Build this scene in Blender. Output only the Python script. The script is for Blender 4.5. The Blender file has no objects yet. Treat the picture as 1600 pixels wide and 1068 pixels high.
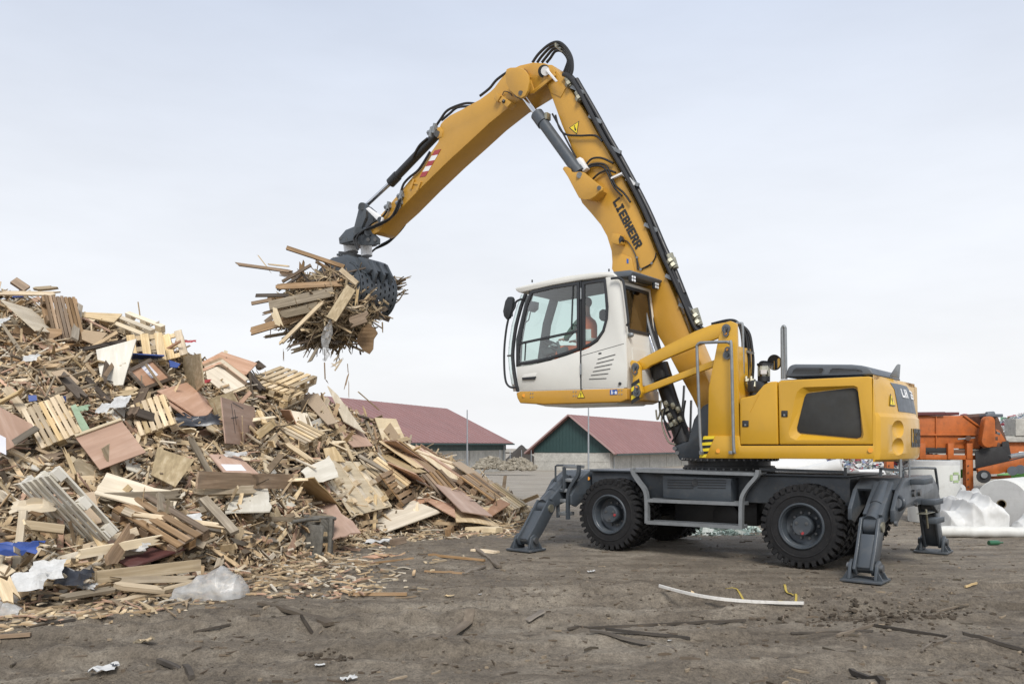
import bpy, bmesh, math, random
from mathutils import Vector, Matrix, noise
V = Vector
SC = bpy.context.scene
COL = SC.collection
R = math.radians
rnd = random.Random(11)

# ------------------------------------------------------------------ camera, sky, sun, exposure
F, CX, HY, EYE = 1300.0, 800.0, 695.0, 1.575      # focal length and horizon in photo pixels, eye height in metres
cam_d = bpy.data.cameras.new('camera')
cam_d.sensor_width = 36.0
cam_d.lens = 36.0 * F / 1600.0
cam_d.shift_y = (HY - 534.0) / 1600.0
cam_d.clip_start = 0.1
cam_d.clip_end = 3000.0
cam = bpy.data.objects.new('camera', cam_d)
COL.objects.link(cam)
cam.location = (0, 0, EYE)
cam.rotation_euler = (R(90), 0, 0)
SC.camera = cam

SUN_EL, SUN_AZ = R(46), R(-158)                   # soft sun behind thin cloud, behind the camera and to its left
world = bpy.data.worlds.new('World')
SC.world = world
world.use_nodes = True
nt = world.node_tree
for n in list(nt.nodes): nt.nodes.remove(n)
def N(t, kind, **kw):
    n = t.nodes.new(kind)
    for k, v in kw.items(): setattr(n, k, v)
    return n
def ramp(t, stops, interp='LINEAR'):
    n = N(t, 'ShaderNodeValToRGB')
    cr = n.color_ramp
    cr.interpolation = interp
    while len(cr.elements) < len(stops): cr.elements.new(0.5)
    for e, (p, c) in zip(cr.elements, stops):
        e.position = p
        e.color = (c[0], c[1], c[2], 1) if hasattr(c, '__len__') else (c, c, c, 1)
    return n
sky = N(nt, 'ShaderNodeTexSky', sky_type='NISHITA', sun_disc=False, sun_elevation=SUN_EL, sun_rotation=SUN_AZ,
        air_density=1.2, dust_density=3.0)
sk = N(nt, 'ShaderNodeVectorMath', operation='SCALE'); sk.inputs['Scale'].default_value = 0.08
nt.links.new(sky.outputs[0], sk.inputs[0])
tc = N(nt, 'ShaderNodeTexCoord')
sep = N(nt, 'ShaderNodeSeparateXYZ'); nt.links.new(tc.outputs['Generated'], sep.inputs[0])
crp = ramp(nt, [(0.0, (.825, .832, .848)), (.10, (.815, .825, .848)), (.26, (.755, .785, .842)), (.46, (.58, .637, .75)), (1.0, (.60, .64, .72))])
nt.links.new(sep.outputs['Z'], crp.inputs[0])
mp = N(nt, 'ShaderNodeMapping'); mp.inputs['Scale'].default_value = (1.3, 1.3, 5.0); mp.inputs['Rotation'].default_value = (0, R(18), 0)
nt.links.new(tc.outputs['Generated'], mp.inputs[0])
cn = N(nt, 'ShaderNodeTexNoise'); cn.inputs['Scale'].default_value = 2.2; cn.inputs['Detail'].default_value = 5; cn.inputs['Roughness'].default_value = .55
nt.links.new(mp.outputs[0], cn.inputs['Vector'])
cr2 = ramp(nt, [(.32, .955), (.50, 1.0), (.70, 1.05)]); nt.links.new(cn.outputs['Fac'], cr2.inputs[0])
mul = N(nt, 'ShaderNodeMixRGB', blend_type='MULTIPLY'); mul.inputs[0].default_value = 1
nt.links.new(crp.outputs[0], mul.inputs[1]); nt.links.new(cr2.outputs[0], mul.inputs[2])
mx = N(nt, 'ShaderNodeMixRGB'); mx.inputs[0].default_value = .93
nt.links.new(sk.outputs[0], mx.inputs[1]); nt.links.new(mul.outputs[0], mx.inputs[2])
bg = N(nt, 'ShaderNodeBackground'); bg.inputs['Strength'].default_value = 1.0
wo = N(nt, 'ShaderNodeOutputWorld')
nt.links.new(mx.outputs[0], bg.inputs[0]); nt.links.new(bg.outputs[0], wo.inputs[0])

sun_d = bpy.data.lights.new('sun', 'SUN')
sun_d.energy = 2.6
sun_d.angle = R(20)
sun_d.color = (1.0, .965, .91)
sun = bpy.data.objects.new('sun', sun_d)
COL.objects.link(sun)
_a = R(174)                                        # compass direction the light comes from, measured from +Y clockwise
sd = V((math.sin(_a) * math.cos(SUN_EL), math.cos(_a) * math.cos(SUN_EL), math.sin(SUN_EL)))
sky.sun_rotation = _a
sun.rotation_euler = (-sd).to_track_quat('-Z', 'Y').to_euler()

SC.view_settings.view_transform = 'Standard'
SC.view_settings.look = 'None'
SC.view_settings.exposure = 0.27
SC.view_settings.gamma = 1.0
SC.view_settings.use_curve_mapping = False

# ------------------------------------------------------------------ helpers
def tag(o, label=None, cat=None, group=None, kind=None):
    if label: o['label'] = label
    if cat: o['category'] = cat
    if group: o['group'] = group
    if kind: o['kind'] = kind
    return o
def empty(name, loc=(0, 0, 0), rot=(0, 0, 0), label=None, cat=None, group=None, parent=None):
    o = bpy.data.objects.new(name, None)
    o.empty_display_size = .2
    COL.objects.link(o)
    o.location = loc; o.rotation_euler = rot
    if parent: o.parent = parent
    return tag(o, label, cat, group)
def link(name, me, parent=None, mw=None):
    o = bpy.data.objects.new(name, me)
    COL.objects.link(o)
    if parent: o.parent = parent
    if mw is not None: o.matrix_local = mw
    return o
def crom(pts, k=6):
    pts = [V(p) for p in pts]
    out = []
    for i in range(len(pts) - 1):
        p0 = pts[max(i - 1, 0)]; p1 = pts[i]; p2 = pts[i + 1]; p3 = pts[min(i + 2, len(pts) - 1)]
        for j in range(k):
            t = j / k
            out.append(.5 * ((2 * p1) + (p2 - p0) * t + (2 * p0 - 5 * p1 + 4 * p2 - p3) * t * t + (3 * p1 - p0 - 3 * p2 + p3) * t ** 3))
    out.append(pts[-1])
    return out
def frame_of(d):
    d = d.normalized()
    a = V((0, 0, 1)) if abs(d.z) < .9 else V((1, 0, 0))
    x = d.cross(a).normalized()
    return x, d.cross(x).normalized(), d
class MB:
    def __init__(s): s.v = []; s.f = []; s.m = []; s.c = None
    def add(s, vs, fs, mi=0):
        b = len(s.v)
        s.v += [tuple(p) for p in vs]
        s.f += [tuple(b + i for i in f) for f in fs]
        s.m += [mi] * len(fs)
        return s
    def box(s, c, size, rot=None, mi=0):
        c = V(c); hx, hy, hz = (q * .5 for q in size)
        vs = [V((x, y, z)) for z in (-hz, hz) for y in (-hy, hy) for x in (-hx, hx)]
        if rot is not None: vs = [rot @ p for p in vs]
        return s.add([c + p for p in vs], [(0, 2, 3, 1), (4, 5, 7, 6), (0, 1, 5, 4), (2, 6, 7, 3), (0, 4, 6, 2), (1, 3, 7, 5)], mi)
    def b2(s, a, b, mi=0):
        return s.box([(a[i] + b[i]) / 2 for i in range(3)], [abs(b[i] - a[i]) for i in range(3)], None, mi)
    def beam(s, p0, p1, w, t, up=(0, 0, 1), mi=0):
        p0 = V(p0); p1 = V(p1); d = p1 - p0
        if d.length < 1e-6: return s
        x = d.normalized(); u = V(up)
        y = u.cross(x)
        if y.length < 1e-3: y = V((0, 1, 0)).cross(x)
        y.normalize(); z = x.cross(y)
        rot = Matrix((x, y, z)).transposed()
        return s.box((p0 + p1) / 2, (d.length, w, t), rot, mi)
    def cyl(s, p0, p1, r0, r1=None, n=16, mi=0, caps=True):
        p0 = V(p0); p1 = V(p1); r1 = r0 if r1 is None else r1
        x, y, d = frame_of(p1 - p0)
        vs = []
        for p, r in ((p0, r0), (p1, r1)):
            for i in range(n):
                a = 2 * math.pi * i / n
                vs.append(p + x * (r * math.cos(a)) + y * (r * math.sin(a)))
        fs = [(i, (i + 1) % n, n + (i + 1) % n, n + i) for i in range(n)]
        if caps: fs += [tuple(range(n - 1, -1, -1)), tuple(range(n, 2 * n))]
        return s.add(vs, fs, mi)
    def tube(s, pts, r, n=8, mi=0, smooth=0):
        pts = crom(pts, smooth) if smooth else [V(p) for p in pts]
        vs = []; m = len(pts); prev = None
        for i, p in enumerate(pts):
            d = pts[min(i + 1, m - 1)] - pts[max(i - 1, 0)]
            d.normalize()
            if prev is None: x, y, _ = frame_of(d)
            else:
                x = prev - d * prev.dot(d)
                if x.length < 1e-4: x, _, _ = frame_of(d)
                x.normalize(); y = d.cross(x)
            prev = x
            rr = r[i] if isinstance(r, (list, tuple)) else r
            for k in range(n):
                a = 2 * math.pi * k / n
                vs.append(p + x * (rr * math.cos(a)) + y * (rr * math.sin(a)))
        fs = [(i * n + k, i * n + (k + 1) % n, (i + 1) * n + (k + 1) % n, (i + 1) * n + k) for i in range(m - 1) for k in range(n)]
        fs += [tuple(range(n - 1, -1, -1)), tuple((m - 1) * n + k for k in range(n))]
        return s.add(vs, fs, mi)
    def prism(s, poly, off, mi=0):
        poly = [V(p) for p in poly]; off = V(off); n = len(poly)
        fs = [tuple(range(n)), tuple(range(2 * n - 1, n - 1, -1))]
        fs += [(i, n + i, n + (i + 1) % n, (i + 1) % n) for i in range(n)]
        return s.add(poly + [p + off for p in poly], fs, mi)
    def ring(s, outer, inner, off, mi=0):
        n = len(outer); off = V(off)
        o = [V(p) for p in outer]; q = [V(p) for p in inner]
        vs = o + q + [p + off for p in o] + [p + off for p in q]
        fs = []
        for i in range(n):
            j = (i + 1) % n
            fs += [(i, j, n + j, n + i), (2 * n + j, 2 * n + i, 3 * n + i, 3 * n + j), (j, i, 2 * n + i, 2 * n + j), (n + i, n + j, 3 * n + j, 3 * n + i)]
        return s.add(vs, fs, mi)
    def lathe(s, prof, c=(0, 0, 0), axis=(0, 1, 0), n=32, mi=0, closed=False):
        c = V(c); x, y, d = frame_of(V(axis))
        vs = []
        for r, h in prof:
            for i in range(n):
                a = 2 * math.pi * i / n
                vs.append(c + d * h + x * (r * math.cos(a)) + y * (r * math.sin(a)))
        m = len(prof); fs = []
        for k in range(m - (0 if closed else 1)):
            k2 = (k + 1) % m
            for i in range(n):
                j = (i + 1) % n
                fs.append((k * n + i, k * n + j, k2 * n + j, k2 * n + i))
        return s.add(vs, fs, mi)
    def ball(s, c, r, sc=(1, 1, 1), n=12, m=8, mi=0):
        c = V(c)
        vs = [c + V((0, 0, r * sc[2]))]
        for k in range(1, m):
            p = math.pi * k / m
            for i in range(n):
                a = 2 * math.pi * i / n
                vs.append(c + V((r * sc[0] * math.sin(p) * math.cos(a), r * sc[1] * math.sin(p) * math.sin(a), r * sc[2] * math.cos(p))))
        vs.append(c - V((0, 0, r * sc[2])))
        fs = [(0, 1 + i, 1 + (i + 1) % n) for i in range(n)]
        for k in range(m - 2):
            for i in range(n):
                a = 1 + k * n + i; b = 1 + k * n + (i + 1) % n
                fs.append((a, a + n, b + n, b))
        L = len(vs) - 1
        fs += [(L, L - n + (i + 1) % n, L - n + i) for i in range(n)]
        return s.add(vs, fs, mi)
    def mesh(s, name, mats, bevel=0, smooth=True, seg=2, fix=True):
        me = bpy.data.meshes.new(name)
        me.from_pydata(s.v, [], s.f)
        for m in (mats if isinstance(mats, (list, tuple)) else [mats]): me.materials.append(m)
        me.polygons.foreach_set('material_index', s.m)
        if fix or bevel:
            bm = bmesh.new(); bm.from_mesh(me)
            bmesh.ops.recalc_face_normals(bm, faces=bm.faces)
            if bevel:
                ed = [e for e in bm.edges if len(e.link_faces) == 2 and e.calc_face_angle(0) > .35]
                bmesh.ops.bevel(bm, geom=ed, offset=bevel, offset_type='OFFSET', segments=seg, profile=.5, affect='EDGES', clamp_overlap=True)
            bm.to_mesh(me); bm.free()
        if smooth:
            me.polygons.foreach_set('use_smooth', [True] * len(me.polygons))
            me.set_sharp_from_angle(angle=R(38))
        me.update()
        return me
    def build(s, name, mats, parent=None, bevel=0, smooth=True, seg=2, fix=True):
        return link(name, s.mesh(name, mats, bevel, smooth, seg, fix), parent)
def inset(poly, w):
    """inward offset of a planar polygon"""
    poly = [V(p) for p in poly]; n = len(poly)
    nrm = V((0, 0, 0))
    for i in range(n): nrm += poly[i].cross(poly[(i + 1) % n])
    nrm.normalize(); out = []
    for i in range(n):
        a, b, c = poly[i - 1], poly[i], poly[(i + 1) % n]
        d1 = (b - a).normalized(); d2 = (c - b).normalized()
        n1 = nrm.cross(d1); n2 = nrm.cross(d2)
        h = n1 + n2
        L = max(h.length_squared * .5, .25)
        out.append(b + h * (w / L))
    return out
def W(px, py, y):
    return V(((px - CX) * y / F, y, EYE + (HY - py) * y / F))

# ------------------------------------------------------------------ materials
def newmat(name):
    m = bpy.data.materials.new(name); m.use_nodes = True
    t = m.node_tree
    b = t.nodes['Principled BSDF']
    return m, t, b
def setp(b, **kw):
    for k, v in kw.items(): b.inputs[k].default_value = v
def c4(c): return (c[0], c[1], c[2], 1)
def noise_node(t, scale, detail=4, rough=.55, coord='Object', vec=None):
    n = N(t, 'ShaderNodeTexNoise')
    n.inputs['Scale'].default_value = scale; n.inputs['Detail'].default_value = detail; n.inputs['Roughness'].default_value = rough
    if vec is None:
        tcn = N(t, 'ShaderNodeTexCoord'); vec = tcn.outputs[coord]
    t.links.new(vec, n.inputs['Vector'])
    return n
def bump(t, b, hsock, strength, dist=.01):
    bn = N(t, 'ShaderNodeBump'); bn.inputs['Strength'].default_value = strength; bn.inputs['Distance'].default_value = dist
    t.links.new(hsock, bn.inputs['Height']); t.links.new(bn.outputs[0], b.inputs['Normal'])
def paint(name, col, rough=.4, coat=0.0, metal=0.0, var=.10, dirt=.25, dirtcol=(.16, .13, .10), scale=2.5, bmp=0.0, spec=.5):
    m, t, b = newmat(name)
    n = noise_node(t, scale, 6, .62)
    r1 = ramp(t, [(.3, tuple(c * (1 - var) for c in col)), (.7, tuple(min(1, c * (1 + var)) for c in col))])
    t.links.new(n.outputs['Fac'], r1.inputs[0])
    n2 = noise_node(t, scale * 3.1, 8, .7)
    r2 = ramp(t, [(.52, 0), (.80, dirt)])
    t.links.new(n2.outputs['Fac'], r2.inputs[0])
    mxn = N(t, 'ShaderNodeMixRGB'); mxn.inputs[2].default_value = c4(dirtcol)
    t.links.new(r2.outputs[0], mxn.inputs[0]); t.links.new(r1.outputs[0], mxn.inputs[1])
    t.links.new(mxn.outputs[0], b.inputs['Base Color'])
    rr = ramp(t, [(.35, rough * .85), (.75, min(1, rough * 1.35))]); t.links.new(n2.outputs['Fac'], rr.inputs[0])
    t.links.new(rr.outputs[0], b.inputs['Roughness'])
    setp(b, Metallic=metal)
    b.inputs['Coat Weight'].default_value = coat; b.inputs['Coat Roughness'].default_value = .12
    b.inputs['Specular IOR Level'].default_value = spec
    if bmp: bump(t, b, n2.outputs['Fac'], bmp, .01)
    return m
def wood(name, c1, c2, dark=.25, rough=.75, gs=14, stain=(.20, .16, .12), stainamt=.35, rv=.28, stretch=.07):
    """grain runs along the object's own x axis; every object gets its own tone and grain"""
    m, t, b = newmat(name)
    tcn = N(t, 'ShaderNodeTexCoord'); oi = N(t, 'ShaderNodeObjectInfo')
    off = N(t, 'ShaderNodeVectorMath', operation='SCALE'); off.inputs[0].default_value = (37, 53, 71)
    t.links.new(oi.outputs['Random'], off.inputs['Scale'])
    ad = N(t, 'ShaderNodeVectorMath', operation='ADD'); t.links.new(tcn.outputs['Object'], ad.inputs[0]); t.links.new(off.outputs[0], ad.inputs[1])
    mpn = N(t, 'ShaderNodeMapping'); mpn.inputs['Scale'].default_value = (gs * stretch, gs, gs)
    t.links.new(ad.outputs[0], mpn.inputs[0])
    n = noise_node(t, 1.6, 6, .65, vec=mpn.outputs[0])
    r1 = ramp(t, [(.30, tuple(c * (1 - dark) for c in c1)), (.5, c1), (.68, c2)]); t.links.new(n.outputs['Fac'], r1.inputs[0])
    n2 = noise_node(t, 2.3, 5, .6, vec=ad.outputs[0])
    r2 = ramp(t, [(.48, 0), (.74, stainamt)]); t.links.new(n2.outputs['Fac'], r2.inputs[0])
    mxn = N(t, 'ShaderNodeMixRGB'); mxn.inputs[2].default_value = c4(stain)
    t.links.new(r2.outputs[0], mxn.inputs[0]); t.links.new(r1.outputs[0], mxn.inputs[1])
    hs = N(t, 'ShaderNodeHueSaturation')
    mr = N(t, 'ShaderNodeMapRange'); mr.inputs['To Min'].default_value = 1 - rv * 1.3; mr.inputs['To Max'].default_value = 1 + rv
    t.links.new(oi.outputs['Random'], mr.inputs['Value']); t.links.new(mr.outputs[0], hs.inputs['Value'])
    fr = N(t, 'ShaderNodeMath', operation='MULTIPLY'); fr.inputs[1].default_value = 7.77; t.links.new(oi.outputs['Random'], fr.inputs[0])
    fr2 = N(t, 'ShaderNodeMath', operation='FRACT'); t.links.new(fr.outputs[0], fr2.inputs[0])
    mr2 = N(t, 'ShaderNodeMapRange'); mr2.inputs['To Min'].default_value = .72; mr2.inputs['To Max'].default_value = 1.12
    t.links.new(fr2.outputs[0], mr2.inputs['Value']); t.links.new(mr2.outputs[0], hs.inputs['Saturation'])
    t.links.new(mxn.outputs[0], hs.inputs['Color']); t.links.new(hs.outputs[0], b.inputs['Base Color'])
    setp(b, Roughness=rough); b.inputs['Specular IOR Level'].default_value = .25
    bump(t, b, n.outputs['Fac'], .35, .006)
    return m
def tinted(name, rough=.8, gs=9, amount=.35, bmp=.4):
    """for a mass of many small pieces: each piece has its own colour (attribute 'tint')"""
    m, t, b = newmat(name)
    at = N(t, 'ShaderNodeAttribute', attribute_name='tint')
    n = noise_node(t, gs, 6, .65)
    r1 = ramp(t, [(.3, 1 - amount), (.7, 1 + amount * .4)]); t.links.new(n.outputs['Fac'], r1.inputs[0])
    mm = N(t, 'ShaderNodeMixRGB', blend_type='MULTIPLY'); mm.inputs[0].default_value = 1
    t.links.new(at.outputs['Color'], mm.inputs[1]); t.links.new(r1.outputs[0], mm.inputs[2])
    t.links.new(mm.outputs[0], b.inputs['Base Color']); setp(b, Roughness=rough); b.inputs['Specular IOR Level'].default_value = .25
    if bmp: bump(t, b, n.outputs['Fac'], bmp, .01)
    return m
M = {}
M['yellow'] = paint('yellow_paint', (.57, .315, .020), .36, .35, var=.06, dirt=.20, dirtcol=(.30, .19, .06), scale=1.3)
M['yellow_dim'] = paint('yellow_boom_paint', (.50, .265, .034), .42, .25, var=.07, dirt=.24, dirtcol=(.27, .17, .075), scale=1.2)
M['white'] = paint('cab_white_paint', (.66, .65, .60), .38, .3, var=.03, dirt=.10, dirtcol=(.45, .42, .36), scale=1.6)
M['grey'] = paint('anthracite_paint', (.052, .062, .073), .42, .12, var=.10, dirt=.32, dirtcol=(.16, .145, .125), scale=2.4)
M['grey_dirty'] = paint('anthracite_paint_muddy', (.058, .067, .077), .5, .05, var=.14, dirt=.55, dirtcol=(.19, .165, .135), scale=3.2)
M['dark'] = paint('dark_plastic', (.022, .024, .027), .45, 0, var=.1, dirt=.15, scale=4)
M['hood'] = paint('hood_plastic', (.098, .112, .130), .48, 0, var=.08, dirt=.2, scale=3)
M['black'] = paint('black_rubber_hose', (.012, .012, .013), .42, 0, var=.15, dirt=.2, dirtcol=(.06, .055, .05), scale=5)
M['tyre'] = paint('tyre_rubber', (.015, .015, .016), .72, 0, var=.25, dirt=.6, dirtcol=(.055, .049, .044), scale=6, bmp=.25, spec=.3)
M['galv'] = paint('galvanised_steel', (.25, .265, .275), .48, 0, metal=.5, var=.16, dirt=.3, dirtcol=(.20, .19, .17), scale=9)
M['chrome'] = paint('chrome_rod', (.62, .63, .65), .16, 0, metal=1.0, var=.04, dirt=.05, scale=3)
M['fitting'] = paint('plated_fitting', (.34, .325, .25), .35, 0, metal=.7, var=.18, dirt=.3, scale=14)
M['bolt'] = paint('bolt_steel', (.16, .165, .17), .4, 0, metal=.7, var=.2, dirt=.3, scale=14)
M['signyellow'] = paint('sign_yellow', (.80, .62, .03), .4, 0, var=.03, dirt=.05)
M['signblack'] = paint('sign_black', (.02, .02, .02), .45, 0, var=.05, dirt=.05)
M['signred'] = paint('sign_red', (.34, .045, .05), .4, 0, var=.06, dirt=.08)
M['signwhite'] = paint('sign_white', (.74, .74, .74), .4, 0, var=.04, dirt=.08)
M['signblue'] = paint('sign_blue', (.03, .10, .36), .4, 0, var=.05, dirt=.05)
M['orangedot'] = paint('amber_reflector', (.75, .30, .02), .3, .3, var=.05, dirt=.05)
M['lens'] = paint('lamp_lens', (.80, .82, .84), .2, .4, var=.03, dirt=.03)
M['mesh'] = paint('black_wire_grille', (.030, .030, .028), .7, 0, var=.3, dirt=.5, dirtcol=(.055, .048, .035), scale=2.0)
M['orange_vest'] = paint('hi_vis_orange', (.80, .16, .05), .7, 0, var=.08, dirt=.1)
M['green_cloth'] = paint('green_sleeve', (.02, .13, .07), .8, 0, var=.15, dirt=.1)
M['skin'] = paint('skin', (.50, .28, .20), .55, 0, var=.06, dirt=0)
M['hair'] = paint('short_hair', (.10, .06, .04), .7, 0, var=.2, dirt=0)
M['seat'] = paint('seat_fabric', (.035, .037, .042), .8, 0, var=.2, dirt=.1, scale=6)
M['interior'] = paint('cab_interior_plastic', (.085, .090, .095), .6, 0, var=.1, dirt=.1)
M['orange'] = paint('orange_machine_paint', (.39, .098, .015), .6, .0, var=.28, dirt=.85, dirtcol=(.16, .075, .035), scale=2.2)
M['rust'] = paint('rusty_steel', (.11, .055, .035), .8, 0, var=.35, dirt=.5, scale=4)
M['maroon'] = paint('dark_red_beam', (.10, .028, .030), .6, 0, var=.2, dirt=.4, scale=3)
M['rubber'] = paint('rubber_skirt', (.022, .022, .023), .75, 0, var=.25, dirt=.4, dirtcol=(.10, .09, .08), scale=3)
M['limegreen'] = paint('lime_green_paint', (.12, .42, .06), .5, .1, var=.1, dirt=.3)
M['roof'] = paint('red_roof_sheet', (.245, .125, .115), .62, 0, var=.09, dirt=.22, dirtcol=(.22, .12, .11), scale=.35)
M['greenwall'] = paint('green_cladding', (.024, .056, .055), .5, 0, var=.08, dirt=.15, dirtcol=(.05, .08, .07), scale=.6)
M['verge'] = paint('pale_verge_trim', (.36, .24, .225), .5, 0, var=.05, dirt=.1)
M['pole'] = paint('grey_pole', (.36, .38, .40), .4, 0, metal=.5, var=.1, dirt=.1)
M['paper'] = paint('white_paper', (.74, .74, .78), .7, 0, var=.04, dirt=.12, dirtcol=(.45, .45, .5), scale=8)
M['film'] = paint('white_film', (.60, .60, .585), .45, 0, var=.08, dirt=.4, dirtcol=(.45, .42, .38), scale=2.5)
M['roll'] = paint('white_roll', (.60, .60, .57), .5, 0, var=.06, dirt=.42, dirtcol=(.33, .30, .27), scale=1.8)
M['rollend'] = paint('roll_end', (.50, .50, .49), .65, 0, var=.12, dirt=.4, dirtcol=(.27, .25, .22), scale=2.5)
M['cardboard'] = paint('cardboard_core', (.20, .16, .10), .8, 0, var=.1, dirt=.2)
M['blueboard'] = paint('blue_board', (.035, .075, .27), .5, 0, var=.12, dirt=.25, scale=4)
M['greenboard'] = paint('pale_green_board', (.26, .36, .24), .6, 0, var=.12, dirt=.35, scale=4)
M['wicker'] = paint('grey_wicker', (.125, .118, .102), .75, 0, var=.35, dirt=.5, dirtcol=(.19, .17, .14), scale=18, bmp=.6)
M['strap'] = paint('yellow_strap', (.36, .27, .05), .6, 0, var=.1, dirt=.3)
M['whitepaintwood'] = paint('flaking_white_paint', (.62, .60, .56), .65, 0, var=.1, dirt=.7, dirtcol=(.20, .16, .12), scale=7, bmp=.3)
M['darkbag'] = paint('dark_plastic_scrap', (.030, .034, .044), .35, .1, var=.25, dirt=.35, scale=5)
M['rope'] = paint('dirty_plastic_white', (.66, .65, .66), .5, 0, var=.1, dirt=.5, dirtcol=(.34, .30, .28), scale=12)
# woods
M['pine'] = wood('pine_wood', (.54, .405, .23), (.69, .55, .355))
M['pale'] = wood('pale_plywood', (.63, .525, .365), (.75, .65, .49), dark=.14, stainamt=.22, rv=.14, gs=7, stretch=.05)
M['weathered'] = wood('weathered_wood', (.26, .21, .145), (.40, .335, .245), stainamt=.5, rv=.35)
M['brownwood'] = wood('brown_wood', (.24, .155, .085), (.37, .25, .15), rv=.3)
M['darkwood'] = wood('dark_wood', (.095, .068, .046), (.165, .12, .085), rv=.35)
M['mudwood'] = wood('muddy_wood', (.125, .102, .078), (.20, .168, .13), stainamt=.6, rv=.3)
M['darkmud'] = wood('dark_muddy_wood', (.050, .041, .032), (.085, .070, .055), stainamt=.3, rv=.3)
M['pink'] = wood('pinkish_plywood', (.45, .275, .185), (.55, .37, .27), dark=.14, stain=(.33, .20, .13), stainamt=.45, rv=.12, gs=5, stretch=.09)
M['osb'] = wood('mottled_ply', (.40, .315, .195), (.53, .44, .30), dark=.3, stain=(.20, .16, .10), stainamt=.55, rv=.12, gs=9, stretch=.4)
M['chip'] = wood('chipboard', (.43, .31, .19), (.50, .38, .25), dark=.1, stainamt=.2, rv=.15, gs=60, stretch=1)
M['whiteboard'] = wood('whitish_board', (.58, .545, .465), (.68, .65, .575), dark=.1, stain=(.36, .33, .27), stainamt=.3, rv=.08, gs=6, stretch=.15)
M['redboard'] = wood('dark_red_board', (.085, .030, .026), (.125, .048, .040), dark=.2, stain=(.24, .19, .17), stainamt=.35, rv=.05, gs=6)
M['tint'] = tinted('wood_debris')
M['trash'] = tinted('plastic_litter', rough=.45, gs=20, amount=.2, bmp=0)
M['stone'] = tinted('rubble', rough=.9, gs=3, amount=.4)
WOODS = ['pine', 'pine', 'pine', 'pine', 'weathered', 'weathered', 'brownwood', 'pale', 'pale', 'pink', 'darkwood']

def glassmat(name, tint, gl=.06):
    m = bpy.data.materials.new(name); m.use_nodes = True
    t = m.node_tree
    for n in list(t.nodes): t.nodes.remove(n)
    o = N(t, 'ShaderNodeOutputMaterial')
    tr = N(t, 'ShaderNodeBsdfTransparent'); tr.inputs[0].default_value = c4(tint)
    g = N(t, 'ShaderNodeBsdfGlossy'); g.inputs['Roughness'].default_value = .03; g.inputs[0].default_value = (1, 1, 1, 1)
    lw = N(t, 'ShaderNodeLayerWeight'); lw.inputs['Blend'].default_value = .35
    mr = N(t, 'ShaderNodeMapRange'); mr.inputs['To Min'].default_value = gl; mr.inputs['To Max'].default_value = .55
    t.links.new(lw.outputs['Fresnel'], mr.inputs['Value'])
    ms = N(t, 'ShaderNodeMixShader')
    t.links.new(mr.outputs[0], ms.inputs[0]); t.links.new(tr.outputs[0], ms.inputs[1]); t.links.new(g.outputs[0], ms.inputs[2])
    t.links.new(ms.outputs[0], o.inputs[0])
    return m
M['glass'] = glassmat('cab_glass', (.78, .88, .845))
M['darkglass'] = glassmat('rear_bronze_glass', (.30, .24, .16), .08)
M['clear'] = glassmat('clear_plastic', (.72, .70, .62), .1)
def filmmat(name, col, alpha):
    m = bpy.data.materials.new(name); m.use_nodes = True
    t = m.node_tree; b = t.nodes['Principled BSDF']
    setp(b, Roughness=.28); b.inputs['Base Color'].default_value = c4(col)
    n = noise_node(t, 6, 5, .6)
    r = ramp(t, [(.3, alpha - .2), (.7, alpha + .2)]); t.links.new(n.outputs['Fac'], r.inputs[0]); t.links.new(r.outputs[0], b.inputs['Alpha'])
    bump(t, b, n.outputs['Fac'], .6, .03)
    return m
M['bag'] = filmmat('thin_plastic_bag', (.58, .58, .57), .50)
M['mirror'] = paint('mirror_face', (.7, .72, .74), .06, 0, metal=1, var=.02, dirt=0)

# concrete with lift lines and streaks
def concrete():
    m, t, b = newmat('shed_concrete')
    n = noise_node(t, .9, 8, .7); n2 = noise_node(t, 4.5, 6, .7)
    r1 = ramp(t, [(.3, (.38, .37, .335)), (.7, (.56, .545, .50))]); t.links.new(n.outputs['Fac'], r1.inputs[0])
    r2 = ramp(t, [(.4, .80), (.65, 1.06)]); t.links.new(n2.outputs['Fac'], r2.inputs[0])
    mm = N(t, 'ShaderNodeMixRGB', blend_type='MULTIPLY'); mm.inputs[0].default_value = 1
    t.links.new(r1.outputs[0], mm.inputs[1]); t.links.new(r2.outputs[0], mm.inputs[2])
    t.links.new(mm.outputs[0], b.inputs['Base Color']); setp(b, Roughness=.9)
    bump(t, b, n2.outputs['Fac'], .3, .03)
    return m
M['concrete'] = concrete()

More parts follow.
